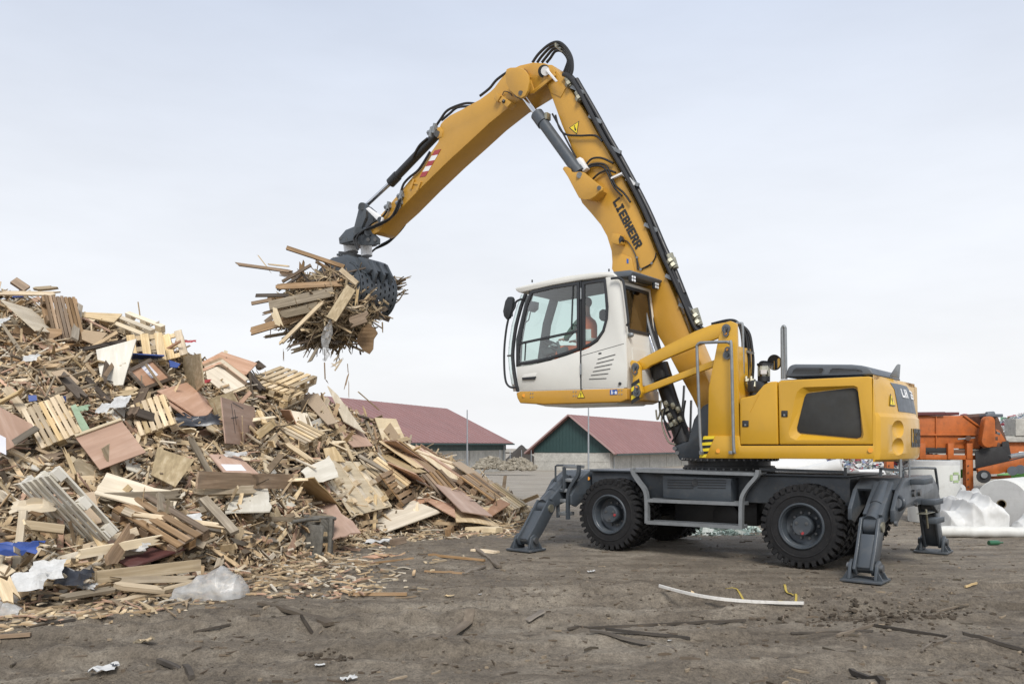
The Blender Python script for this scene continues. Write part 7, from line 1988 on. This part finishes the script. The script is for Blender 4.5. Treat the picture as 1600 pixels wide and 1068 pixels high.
# ---- the mass of splinters, laths and offcuts
TINTS = [(.55, .41, .25), (.60, .48, .32), (.50, .36, .215), (.42, .31, .19), (.32, .24, .155), (.24, .18, .12), (.36, .30, .22), (.64, .54, .39), (.46, .30, .21), (.13, .10, .07), (.64, .57, .46), (.58, .45, .28)]
def debris(name, count, spotfn, size, label, cat, q, wide=1.0):
    mb = MB(); cols = []
    for i in range(count):
        p, rot = spotfn(q)
        L = size[0] * (size[1] / size[0]) ** q.random(); w = q.uniform(.012, .06) * wide; t = q.uniform(.006, .022)
        b = len(mb.f); bend = q.uniform(-.1, .1) * L
        x, y, z = rot.col[0], rot.col[1], rot.col[2]
        w1 = w * q.uniform(.15, 1); w0 = w * q.uniform(.5, 1)
        vs = []
        for s, ww, dz in ((-.5, w0, 0), (.0, w, bend), (.5, w1, 0)):
            c = p + x * (L * s) + z * dz
            vs += [c - y * ww / 2 - z * t / 2, c + y * ww / 2 - z * t / 2, c + y * ww / 2 + z * t / 2, c - y * ww / 2 + z * t / 2]
        mb.add(vs, [(0, 1, 2, 3), (8, 11, 10, 9)] + [(k * 4 + a, k * 4 + (a + 1) % 4, (k + 1) * 4 + (a + 1) % 4, (k + 1) * 4 + a) for k in (0, 1) for a in range(4)])
        c = q.choice(TINTS); g = q.uniform(.72, 1.18); cols += [(c[0] * g, c[1] * g, c[2] * g)] * (len(mb.f) - b)
    o = link(name, tint_mesh(mb, cols, name, M['tint'])); return tag(o, label, cat, kind='stuff')
def pile_spot(q):
    px, py = rand_spot(); p = hit(px, py, q.uniform(-.12, .07) if not inside_quad(px, py) else q.uniform(-.2, -.06))
    return p, rand_frame(p, spread=1.5)
debris('wood_debris', 1300, pile_spot, (.35, 1.1), 'planks too jumbled to tell apart inside the waste wood heap', 'wood debris', prnd, 1.8)
debris('wood_debris', 17000, pile_spot, (.06, .60), 'splinters, laths and offcuts filling the waste wood heap', 'wood debris', prnd, .95)
def foot_spot(q):
    px = q.uniform(-60, 845); zf = zfoot(px); y = zf + q.gauss(-.15, .35) - abs(q.gauss(0, .25)); x = (px - CX) * y / F
    if px > 560: y -= .1
    p = V((x, y, gz(x, y) + .012 + abs(q.gauss(0, .05)) * (y > zf - .2)))
    a = q.uniform(0, 6.28); t = V((math.cos(a), math.sin(a), q.gauss(0, .12))).normalized(); yv = V((0, 0, 1)).cross(t).normalized()
    return p, Matrix((t, yv, t.cross(yv))).transposed()
debris('wood_debris', 1700, foot_spot, (.04, .5), 'splinters and chips strewn along the foot of the heap', 'wood debris', prnd)
def nest_spot(q):
    px = q.gauss(470, 75); py = q.uniform(868, 935) if q.random() < .6 else q.uniform(845, 905)
    y = F * EYE / (py - HY); x = (px - CX) * y / F; p = V((x, y, gz(x, y) + abs(q.gauss(0, .025))))
    a = q.gauss(0, .9); t = V((math.cos(a), math.sin(a), q.gauss(0, .15))).normalized(); yv = V((0, 0, 1)).cross(t).normalized()
    return p, Matrix((t, yv, t.cross(yv))).transposed()
debris('wood_debris', 1000, nest_spot, (.04, .30), 'pale chips and straw like splinters on the mud beside the wicker chair', 'wood debris', prnd, .7)
def yard_spot(q):
    y = 5.2 + 12 * q.random() ** 1.6; x = q.uniform(-.66, .66) * y
    p = V((x, y, gz(x, y) + .004)); a = q.gauss(0, .8); t = V((math.cos(a), math.sin(a), q.gauss(0, .05))).normalized(); yv = V((0, 0, 1)).cross(t).normalized()
    return p, Matrix((t, yv, t.cross(yv))).transposed()
TINTS_OLD = TINTS; TINTS = [(.16, .125, .09), (.11, .085, .062), (.20, .16, .12), (.30, .24, .17), (.13, .105, .08), (.12, .10, .075)]
debris('mud_splinters', 1300, yard_spot, (.02, .16), 'small muddy splinters trodden into the ground of the yard', 'splinters', prnd, .35)
TINTS = TINTS_OLD
# mud clods
def clods(count, q, churn):
    mb = MB(); cols = []
    for i in range(count):
        if q.random() < .6:
            py = q.gauss(915, 22); px = q.uniform(650, 1500); py = max(880, py) + (px - 1000) * .02
        else: py = q.uniform(880, 1075); px = q.uniform(0, 1600)
        if churn: px = q.gauss(1370, 65) if q.random() < .75 else q.gauss(506, 14); py = q.gauss(968, 8) if px > 900 else q.gauss(1028, 4)
        y = F * EYE / (py - HY); x = (px - CX) * y / F; r = .010 * (2.6 ** q.random() ** 1.5) if churn else .005 * (3.6 ** q.random() ** 1.7)
        k = len(mb.f); b = len(mb.v)
        mb.ball((x, y, gz(x, y) + r * .2), r, (q.uniform(.8, 1.7), q.uniform(.8, 1.5), q.uniform(.5, .9)), 6, 4)
        for j in range(b, len(mb.v)): mb.v[j] = tuple(V(mb.v[j]) + V((q.uniform(-1, 1), q.uniform(-1, 1), q.uniform(-1, 1))) * r * .25)
        g = q.uniform(.8, 1.35); cols += [(.155 * g, .128 * g, .098 * g)] * (len(mb.f) - k)
    if churn: cols = [(c[0] * .48, c[1] * .46, c[2] * .44) for c in cols]
    o = link('mud_clods', tint_mesh(mb, cols, 'mud_clods', M['stone'])); tag(o, 'dark churned mud clods in the right foreground' if churn else 'small clods of mud scattered over the yard', 'mud clods', kind='stuff')
clods(3000, prnd, 0)
clods(700, prnd, 1)
# ------------------------------------------------------------------ wood clenched in the grab
LC = HAND.matrix_basis @ V((0, 0, 0))
def toW(p): return V((MO.x + p.x * UH.x + p.y * VH.x, MO.y + p.x * UH.y + p.y * VH.y, p.z))
GC = toW(gc); LY = GC.y
def LP(px, py, dy=0.0): return W(px, py, LY + dy)
lr = random.Random(5)
def in_load(q):
    while True:
        a, b, c = q.uniform(-1, 1), q.uniform(-1, 1), q.uniform(-1, 1)
        if a * a + b * b + c * c < 1: break
    px = 514 + a * 76; py = 482 + c * 62 + a * -4
    return px, py, b * .85 - .25
def load_frame(q, px, py):
    d = V((-1, q.gauss(0, .6), q.gauss(-.08, .42) + (py - 470) * -.002)).normalized()
    n = V((q.gauss(0, .6), -1, q.gauss(.5, .6))); n = (n - d * n.dot(d)).normalized(); y = n.cross(d)
    return Matrix((d, y, n)).transposed()
def lplank(p0, p1, w, t, mat, label, dy0=-.9, dy1=None, roll=0.0, group=None):
    a = LP(p0[0], p0[1], dy0); b = LP(p1[0], p1[1], dy0 if dy1 is None else dy1); x = (b - a).normalized()
    n = V((0, -1, .25)); n = (n - x * n.dot(x)).normalized(); y = n.cross(x)
    mw = Matrix.Translation((a + b) / 2) @ Matrix((x, y, n)).transposed().to_4x4() @ Matrix.Rotation(roll, 4, 'X')
    o = link('plank', plank_me((b - a).length, w, t, mat, len(HANDPL) % 3), None, mw); HANDPL.append(o)
    return tag(o, label, 'plank', group)
for args in (
    ((369, 412.5), (457, 424.5), .06, .05, 'brownwood', 'long thin pole sticking out farthest to the left of the grab', -.6),
    ((448, 387), (538, 417), .08, .06, 'brownwood', 'batten laid over the top of the grab pointing left', -.7),
    ((452, 416), (420, 413), .03, .02, 'pine', 'thin sliver crossing the long pole', -.6),
    ((401, 396), (424, 426), .02, .015, 'pine', 'thin twig like sliver crossing the long pole near its end', -.55),
    ((421, 478), (521, 456), .20, .05, 'weathered', 'broad grey brown board across the middle of the load', -1.1),
    ((391, 518), (478, 492), .16, .05, 'brownwood', 'long board at lower left of the load', -1.0),
    ((432, 448), (535, 443), .12, .04, 'brownwood', 'flat brown board in the upper part of the load', -1.05),
    ((393, 474), (425, 468), .07, .04, 'brownwood', 'pointed stub on the left side of the load', -.8),
    ((440, 492), (500, 478), .18, .04, 'weathered', 'wide board below the middle of the load', -1.15),
    ((437, 538), (506, 470), .07, .05, 'pine', 'long pale batten slanting down across the load', -1.35),
    ((518, 498), (549, 449), .22, .03, 'osb', 'greenish board leaning in front of the load near the jaw', -1.4),
    ((427, 482), (438, 512), .14, .03, 'pale', 'small whitish square board at the left of the load', -1.3),
    ((482, 568), (498, 540), .06, .04, 'weathered', 'grey stick hanging from the bottom of the load', -.9),
    ((532, 421), (558, 443), .10, .05, 'pine', 'pale plank end pressed by the upper edge of the jaw', -1.25),
    ((556, 478), (560, 446), .05, .03, 'pine', 'narrow upright slat along the jaw', -1.3),
    ((432, 455), (470, 430), .05, .04, 'darkwood', 'dark lath pointing left at the top of the load', -.9),
    ((441, 440), (486, 414), .06, .04, 'darkwood', 'dark stick below the top batten', -.8),
    ((470, 448), (472, 408), .10, .05, 'brownwood', 'upright brown block end at the upper left of the load', -.6),
    ((545, 505), (577, 494), .22, .05, 'brownwood', 'tan timber end below the jaw', -1.2),
    ((594, 452), (634, 436), .05, .03, 'brownwood', 'stick poking out to the right behind the jaw', .5),
    ((600, 446), (642, 432), .03, .02, 'pine', 'thin lath poking out to the right behind the jaw', .5),
    ((600, 445), (628, 452), .05, .03, 'darkwood', 'short dark lath right of the jaw', .5),
    ((590, 492), (609, 499), .12, .04, 'brownwood', 'brown board end below the right jaw', .3),
    ((600, 438), (610, 428), .09, .05, 'brownwood', 'small block end above the sticks at right', .5),
    ((584, 490), (608, 491), .06, .03, 'brownwood', 'lath under the right jaw', .2),
): lplank(*args)
# a ragged brown sheet hanging at lower right
a = [LP(x, y, -.8) for x, y in ((556, 533), (566, 510), (578, 505), (590, 519), (584, 530), (583, 545), (577, 553), (568, 548))]
o = one('board', M['brownwood'], None, lambda b: b.prism(a, V((0, .03, 0)))); tag(o, 'ragged brown board hanging at the lower right of the load', 'board')
cols_ = ['brownwood', 'weathered', 'pine', 'brownwood', 'darkwood', 'weathered']
for i in range(88):
    px, py, dy = in_load(lr)
    L = lr.choice([.5, .8, 1.1, 1.4]) * lr.uniform(.8, 1.1); w = lr.choice([.04, .05, .07, .09, .12]); t = lr.choice([.015, .02, .03])
    if px > 560: L *= .6
    mt = lr.choice(cols_)
    fm = load_frame(lr, px, py); o = link('plank', plank_me(L, w, t, mt, lr.randint(0, 2)), None, Matrix.Translation(LP(px - 6, py, dy)) @ fm.to_4x4())
    pos = ('upper ' if py < 452 else 'lower ' if py > 500 else 'middle ') + ('left' if px < 480 else 'right' if px > 545 else 'centre')
    tag(o, '%s %s %s plank in the %s%s of the grab load' % ('level' if abs(fm.col[0].z) < .18 else 'left drooping' if fm.col[0].z * -fm.col[0].x < 0 else 'left rising', 'short' if L < .7 else 'long' if L > 1.0 else 'middling', TONE[mt], 'front ' if dy < -.5 else 'rear ' if dy > .1 else '', pos), 'plank', 'planks clenched in the grab')
TINTS_OLD = TINTS; TINTS = [(.34, .255, .155), (.44, .335, .205), (.27, .20, .125), (.18, .13, .085), (.50, .40, .26), (.32, .265, .195)]
def load_spot(q):
    px, py, dy = in_load(q); p = LP(px, py, dy * 1.05)
    return p, load_frame(q, px, py) @ Matrix.Rotation(q.gauss(0, .7), 3, 'Z') @ Matrix.Rotation(q.gauss(0, .45), 3, 'Y')
debris('splinters', 2600, load_spot, (.12, .85), 'splinters and laths packed between the planks in the grab', 'splinters', lr, .85)
def hang_spot(q):
    px = q.gauss(525, 24); py = q.uniform(505, 562) - abs(px - 525) * .3; p = LP(px, py, q.uniform(-.6, .4))
    d = V((q.gauss(0, .35), q.gauss(0, .35), -1)).normalized(); y = V((0, 1, 0)).cross(d).normalized()
    return p, Matrix((d, y, d.cross(y))).transposed()
debris('splinters', 80, hang_spot, (.10, .45), 'fine splinters hanging below the load', 'splinters', lr, .7)
def right_spot(q):
    px = q.uniform(590, 622); py = q.uniform(432, 470); p = LP(px, py, q.uniform(.3, .9))
    d = V((1, q.gauss(0, .4), q.gauss(.25, .35))).normalized(); y = V((0, 0, 1)).cross(d).normalized()
    return p, Matrix((d, y, d.cross(y))).transposed()
debris('splinters', 60, right_spot, (.2, .7), 'splinters sticking out right of the jaw', 'splinters', lr, .9)
TINTS = TINTS_OLD
# falling bits and the strip of plastic
strip_ = MB(); pts = [(516, 500), (513, 515), (508, 535), (511, 552), (507, 563)]
vs = []
for i, (x, y) in enumerate(crom([LP(x, y, -1.35) for x, y in pts], 5) and [(p, i) for i, p in enumerate(crom([LP(x, y, -1.35) for x, y in pts], 5))]):
    wd = .10 * math.sin(min(1, (y + 1) / 14) * 2.6)
    for k in range(5): vs.append(x + V(((k - 2) * wd * .5, .05 * math.sin(k * 2 + y * .8), .02 * math.sin(y * 2 + k))))
nn_ = len(vs) // 5
strip_.add(vs, [(i * 5 + k, i * 5 + k + 1, (i + 1) * 5 + k + 1, (i + 1) * 5 + k) for i in range(nn_ - 1) for k in range(4)])
tag(strip_.build('plastic_strip', M['bag']), 'torn clear plastic strip hanging from the load', 'plastic strip')
for a, b, w, lab in (((507, 566), (508, 592), .025, 'thin splinter falling left below the load'), ((508, 592), (513, 598), .02, 'small hooked splinter falling below the load'), ((545, 581), (538, 608), .03, 'narrow sliver falling farthest below the load'), ((543, 568), (544, 582), .015, 'short thread like sliver falling below the load'), ((545, 596), (545, 622), .012, 'hair thin sliver falling lowest of all'), ((443, 544), (443, 564), .02, 'thin sliver dangling at lower left of the load'), ((423, 514), (422, 528), .015, 'short sliver dangling at the left of the load')):
    lplank(a, b, w, .012, 'brownwood', lab, -.7)
for i, (a, b) in enumerate((((520, 565), (530, 555)), ((518, 573), (536, 560)), ((523, 579), (534, 562)), ((516, 566), (528, 574)))):
    lplank(a, b, .03, .012, 'pine', ['uppermost', 'lower', 'steepest', 'leftmost'][i] + ' sliver in the small tangle dropping from the load', -.8, group='slivers dropping in a tangle')
# ------------------------------------------------------------------ things lying on the ground
def Gp(px, py):
    y0 = F * EYE / (py - HY); y = y0 * .93
    while y < y0 * 1.12:
        x = (px - CX) * y / F
        if EYE + (HY - py) * y / F <= gz(x, y): break
        y += .012
    return V((x, y, gz(x, y)))
def stick(p0, p1, w, t, mat, label, bend=.0, group=None, cat='stick', name='stick'):
    a = Gp(*p0); b = Gp(*p1); a.z += t * .5; b.z += t * .5
    c = (a + b) / 2; d = b - a; n = 8
    s = V((-d.y, d.x, 0)).normalized()
    n = max(8, int(d.length / .09)); mb = MB(); vs = []
    path = [a.lerp(b, i / n) + s * (bend * math.sin(math.pi * i / n)) for i in range(n + 1)]
    gap = sorted(max(gz(p.x, p.y), gz(p.x + s.x * w * .4, p.y + s.y * w * .4), gz(p.x - s.x * w * .4, p.y - s.y * w * .4)) - (p.z - t * .5) for p in path)
    up = gap[int(len(gap) * (.92 if 'curved white' in label else .55))]                    # the piece lies straight, pressed a little into the highest spots
    for i in range(n + 1):
        q = i / n; p = path[i]; p.z = p.z + up if 'curved white' in label else max(p.z + up, gz(p.x, p.y) + t * .3)
        ww = w * (.8 + .3 * noise.noise(V((q * 3, len(label), 1))))
        vs += [p - s * ww / 2 - V((0, 0, t / 2)), p + s * ww / 2 - V((0, 0, t / 2)), p + s * ww * .42 + V((0, 0, t / 2)), p - s * ww * .42 + V((0, 0, t / 2))]
    rot = Matrix((d.normalized(), V((0, 0, 1)).cross(d.normalized()).normalized(), V((0, 0, 1)))).transposed()
    inv = rot.transposed()
    vs = [inv @ (p - c) for p in vs]
    mb.add(vs, [(0, 1, 2, 3), (n * 4, n * 4 + 3, n * 4 + 2, n * 4 + 1)] + [(i * 4 + k, i * 4 + (k + 1) % 4, i * 4 + 4 + (k + 1) % 4, i * 4 + 4 + k) for i in range(n) for k in range(4)])
    o = mb.build(name, M[mat]); o.matrix_world = Matrix.Translation(c) @ rot.to_4x4()
    return tag(o, label, cat, group)
for a in (
    ((1030, 925), (1256, 951), .045, .025, 'whitepaintwood', 'curved white painted lath with flaking paint in front of the rear wheel', -.30),
    ((887, 987), (1165, 974), .035, .02, 'darkmud', 'long dark lath lying across the mud in the foreground'),
    ((922, 991), (1054, 1014), .05, .02, 'mudwood', 'muddy lath crossing below the long dark lath'),
    ((946, 989), (1078, 1000), .04, .02, 'darkmud', 'middle one of three muddy laths meeting at a point'),
    ((1236, 991), (1364, 988), .03, .015, 'darkmud', 'dark stick in the mud at right, nearly level'),
    ((1308, 996), (1366, 977), .03, .02, 'mudwood', 'pale grey stick leaning over the dark one at right'),
    ((1366, 979), (1480, 996), .035, .02, 'darkmud', 'dark twig running right from the grey stick'),
    ((1505, 1001), (1610, 1022), .045, .025, 'darkmud', 'dark lath running out of the picture at right'),
    ((1440, 1022), (1488, 998), .02, .012, 'mudwood', 'thin slanting twig at lower right'),
    ((1330, 1046), (1380, 1072), .05, .03, 'darkmud', 'dark stick at the bottom edge right of centre'),
    ((1508, 920), (1526, 915), .03, .02, 'pine', 'short pale stick on the dirt right of the outrigger foot'),
    ((1455, 958), (1512, 946), .03, .015, 'mudwood', 'grey splinter on the mud right of the outrigger foot'),
    ((408, 946), (515, 980), .12, .03, 'mudwood', 'muddy grey plank lying left of centre in the foreground', .03),
    ((470, 969), (490, 990), .04, .02, 'darkmud', 'muddy stub under the grey plank'),
    ((545, 932), (636, 932), .06, .03, 'brownwood', 'thin brown lath right of the pale plywood on the mud'),
    ((670, 868), (757, 876), .06, .03, 'brownwood', 'brown lath on the mud in front of the heap foot'),
    ((742, 858), (780, 887), .09, .03, 'mudwood', 'grey plank slanting toward the front outrigger foot'),
    ((740, 860), (776, 864), .20, .03, 'pine', 'pale broken board lying by the grey plank'),
    ((664, 892), (726, 897), .05, .02, 'brownwood', 'brown stick lying below the other laths'),
    ((725, 898), (757, 886), .07, .02, 'mudwood', 'short grey piece right of the brown stick'),
    ((555, 884), (645, 872), .06, .02, 'brownwood', 'long curved splinter in front of the pallets', .05),
    ((575, 871), (605, 866), .30, .015, 'pink', 'small pinkish board lying flat on the mud'),
    ((512, 906), (552, 903), .04, .02, 'mudwood', 'thin splinter above the pale plywood on the mud'),
    ((673, 882), (696, 876), .06, .02, 'pine', 'small pale chip beside the brown lath'),
    ((0, 1001), (48, 997), .05, .03, 'brownwood', 'brown lath cut by the left edge in the foreground'),
    ((66, 976), (118, 970), .03, .02, 'darkmud', 'dark twig on the mud at lower left'),
    ((248, 1034), (300, 1064), .05, .03, 'darkmud', 'dark lath near the bottom left edge', .02),
    ((302, 987), (360, 979), .03, .015, 'darkmud', 'dark twig in the foreground left of centre'),
    ((675, 998), (735, 955), .12, .012, 'mudwood', 'muddy flat strip pressed into the ground near the middle'),
    ((822, 972), (848, 960), .12, .012, 'mudwood', 'small muddy board pressed into the ground near the middle'),
    ((732, 830), (780, 832), .35, .09, 'pale', 'low pale plank block at the right foot of the heap'),
    ((700, 838), (705, 832), .14, .13, 'brownwood', 'small brown wood block before the curled tan sheet'),
    ((612, 852), (632, 848), .12, .10, 'brownwood', 'pair of brown block ends on the mud before the pale plywood'),
    ((572, 856), (590, 850), .10, .03, 'pine', 'short pale piece beside the plastic scraps'),
    ((60, 958), (270, 952), .03, .012, 'pine', 'long pale sliver lying on the mud along the heap foot', .05),
    ((1080, 927), (1085, 930), .03, .02, 'pine', 'tiny pale chip behind the white lath'),
): stick(*a)
# yellow strap
def ribbon(pts, w, mat, name, label, cat):
    P = [V((q.x, q.y, 0)) for q in (V(((p[0] - CX) * EYE / (p[1] - HY), F * EYE / (p[1] - HY), 0)) for p in pts)]; c = sum(P, V((0, 0, 0))) / len(P); cr = crom(P, 6); vs = []
    for i, p in enumerate(cr):
        d = (cr[min(i + 1, len(cr) - 1)] - cr[max(i - 1, 0)]).normalized(); s = V((-d.y, d.x, 0)).normalized()
        tw = .35 * noise.noise(V((i * .25, 3, 1))); up = V((0, 0, 1))
        e = s * math.cos(tw) + up * math.sin(tw)
        z = V((0, 0, gz(p.x, p.y) + .014 + .012 * abs(noise.noise(V((i * .3, 7, 2)))) - p.z))
        vs += [p + z - e * w / 2 - c, p + z + e * w / 2 - c]
    k = len(vs); vs += [v - V((0, 0, .003)) for v in vs]; n = k // 2
    mb = MB(); fs = []
    for i in range(n - 1):
        a = 2 * i; fs += [(a, a + 1, a + 3, a + 2), (k + a, k + a + 2, k + a + 3, k + a + 1), (a, a + 2, k + a + 2, k + a), (a + 1, k + a + 1, k + a + 3, a + 3)]
    mb.add(vs, fs); o = mb.build(name, M[mat]); o.location = c; return tag(o, label, cat)
ribbon([(1117, 926), (1135, 930), (1152, 931), (1165, 934), (1185, 938), (1205, 938), (1218, 934), (1240, 935), (1243, 930), (1228, 928), (1225, 921)], .024, 'strap', 'strap', 'muddy yellow strap lying loose on the ground before the rear wheel', 'strap')
M['scrap'] = paint('dirty_film_scrap', (.50, .50, .49), .55, 0, var=.15, dirt=.6, dirtcol=(.25, .22, .19), scale=14)
# plastic bags
def bag(pts, y, thick, label, seed):
    o = film_blob('plastic_bag', pts, y, thick, label, 'plastic bag', 'bag', seed, .07)
    return o
bag([(265, 936), (277, 920), (300, 911), (330, 899), (352, 896), (374, 902), (383, 915), (386, 930), (330, 937)], F * EYE / (934 - HY), .55, 'clear crumpled plastic bag lying on the mud at the heap foot', 3)
bag([(-40, 948), (-20, 915), (0, 905), (25, 913), (38, 930), (36, 940)], F * EYE / (948 - HY), .5, 'clear plastic bag at the lower left edge of the picture', 8)
bag([(0, 965), (6, 942), (22, 944), (34, 952), (30, 966)], F * EYE / (962 - HY), .25, 'small plastic bag in front of the larger one at left edge', 15)
def scrap(px, py, w, h, mat, label, seed, tilt=.3, cat='scrap', name='paper_scrap', lift=None):
    q = random.Random(seed)
    p = Gp(px, py) if lift is None else hit(px, py, lift)
    mb = MB(); n = 6; vs = []
    for i in range(n + 1):
        for j in range(n + 1):
            x = (i / n - .5) * w; y = (j / n - .5) * h
            vs.append((x * (1 + .15 * q.uniform(-1, 1)), y, .02 + abs(w) * .25 * abs(noise.noise(V((i * .5 + seed, j * .6, seed)))) + tilt * max(0, x) * .5))
    mb.add(vs, [(i * (n + 1) + j, (i + 1) * (n + 1) + j, (i + 1) * (n + 1) + j + 1, i * (n + 1) + j + 1) for i in range(n) for j in range(n)])
    o = mb.build(name, M[mat]); o.location = p; o.rotation_euler = (0 if lift is None else .8, 0, q.uniform(-.5, .5)); return tag(o, label, cat)
scrap(225, 1006, .16, .09, 'cardboard', 'small tan scrap of cardboard on the mud at lower left', 3)
scrap(226, 1005, .10, .05, 'pine', 'pale wood flake lying on the tan cardboard scrap', 6)
scrap(163, 1050, .17, .12, 'scrap', 'crumpled grey and white packet near the bottom left edge', 5, cat='packet', name='packet')
scrap(178, 1044, .08, .03, 'darkbag', 'dark flap of the crumpled packet at bottom left', 9, cat='packet', name='packet')
scrap(924, 895, .10, .05, 'scrap', 'white scrap lying below the front wheel', 11)
scrap(507, 934, .05, .03, 'scrap', 'tiny white scrap beside the thin brown lath', 13)
scrap(750, 931, .04, .02, 'scrap', 'tiny white scrap on the mud near the middle', 14)
scrap(500, 1044, .07, .03, 'scrap', 'white flake in the foreground left of centre', 15)
scrap(702, 934, .10, .03, 'pine', 'curled pale shaving on the mud near the middle', 16)
scrap(545, 1064, .10, .06, 'scrap', 'grey white flake at the bottom edge', 17)
scrap(420, 875, .28, .14, 'darkbag', 'dark blue plastic scrap by the wicker chair', 18, name='plastic_scrap')
scrap(590, 850, .40, .20, 'scrap', 'white plastic scraps on the mud before the pale plywood', 19, name='plastic_scrap')
scrap(440, 888, .18, .05, 'scrap', 'white paper strip among the chips', 20)
scrap(475, 897, .07, .05, 'strap', 'small yellow scrap among the chips', 21)
scrap(1046, 1005, .03, .02, 'scrap', 'tiny pale flake below the dark lath', 22)
for i, (px, py, w, h, m_, lab) in enumerate(((30, 860, .45, .16, 'blueboard', 'torn blue plastic bag at the left of the heap'), (75, 893, .30, .22, 'scrap', 'white wrapping with red print at lower left of the heap'), (45, 910, .30, .22, 'scrap', 'white crumpled film left of the red printed wrapping'), (120, 905, .45, .18, 'darkbag', 'black plastic sheet piece at the lower left of the heap'), (310, 660, .55, .20, 'darkbag', 'black plastic scrap under the pinkish stack'), (190, 630, .25, .22, 'scrap', 'white crumpled plastic below the whitish board'), (165, 640, .20, .18, 'scrap', 'white torn paper left of the crumpled plastic'), (370, 712, .35, .08, 'scrap', 'printed white strip with green edge right of the labelled sheet'), (320, 598, .22, .08, 'signred', 'red and blue printed wrapper by the stack on the ridge'), (300, 812, .20, .14, 'scrap', 'thin clear film scrap on the cream sheet'), (220, 857, .28, .10, 'scrap', 'white film on the dark red board'), (5, 506, .25, .18, 'scrap', 'grey white tube end at the far left edge'), (50, 562, .25, .12, 'scrap', 'white torn bag in the left part of the heap'), (140, 918, .25, .07, 'scrap', 'foil like scrap at the foot of the heap'), (297, 535, .20, .06, 'signred', 'small red scrap on the ridge'), (53, 795, .45, .15, 'pale', 'broken crate board with red print at left'), (130, 640, .2, .1, 'greenboard', 'pale green scrap beside the green board'))):
    scrap(px, py, w, h, m_, lab, 30 + i, lift=.42, name='plastic_scrap')
# wicker chair lying on its side
def wicker_chair():
    b = Gp(492, 868); s = b.y / F
    o = empty('wicker_chair', b, label='grey wicker armchair tipped on its side at the foot of the heap', cat='chair')
    h = 60 * s
    # curved back shell (woven strands as raised ribs)
    mb = MB(); n, m = 22, 16; vs = []
    for i in range(n + 1):
        a = R(-75) + R(150) * i / n
        for j in range(m + 1):
            t = j / m
            r = .30 + .03 * t + .004 * ((i + j) % 2)
            vs.append(V((-.04 + r * math.cos(a), .02 + r * math.sin(a) * .9, h * t * (1 - .06 * math.cos(a)))))
    mb.add(vs, [(i * (m + 1) + j, (i + 1) * (m + 1) + j, (i + 1) * (m + 1) + j + 1, i * (m + 1) + j + 1) for i in range(n) for j in range(m)])
    k = len(mb.v)
    mb.add([p - V((.02 * (1 if p.x > 0 else 1), 0, 0)) for p in vs], [(i * (m + 1) + j, i * (m + 1) + j + 1, (i + 1) * (m + 1) + j + 1, (i + 1) * (m + 1) + j) for i in range(n) for j in range(m)])
    mb.build('back', M['wicker'], o, smooth=False)
    mb = MB()
    for j in (0, m): mb.tube([vs[i * (m + 1) + j] for i in range(n + 1)], .028, 8)
    for i in (0, n): mb.tube([vs[i * (m + 1) + j] for j in range(m + 1)], .03, 8)
    mb.build('rim', M['wicker'], o)
    mb = MB(); mb.box((-.16, -.06, h * .45), (.05, .50, h * .78), Matrix.Rotation(.12, 3, 'Y')); mb.build('seat', M['wicker'], o, bevel=.02)
    for z, dy in ((h * .96, -.05), (h * .88, .30)):
        one('leg', M['wicker'], o, lambda b_: b_.tube([(.02, dy, z), (-.22, dy - .02, z + .01), (-.50, dy - .04, z + .0)], .025, 8))
    one('leg', M['wicker'], o, lambda b_: b_.tube([(-.12, -.28, .06), (-.30, -.26, .04), (-.42, -.24, .02)], .025, 8))
    o.rotation_euler = (0, 0, 1.0)
wicker_chair()
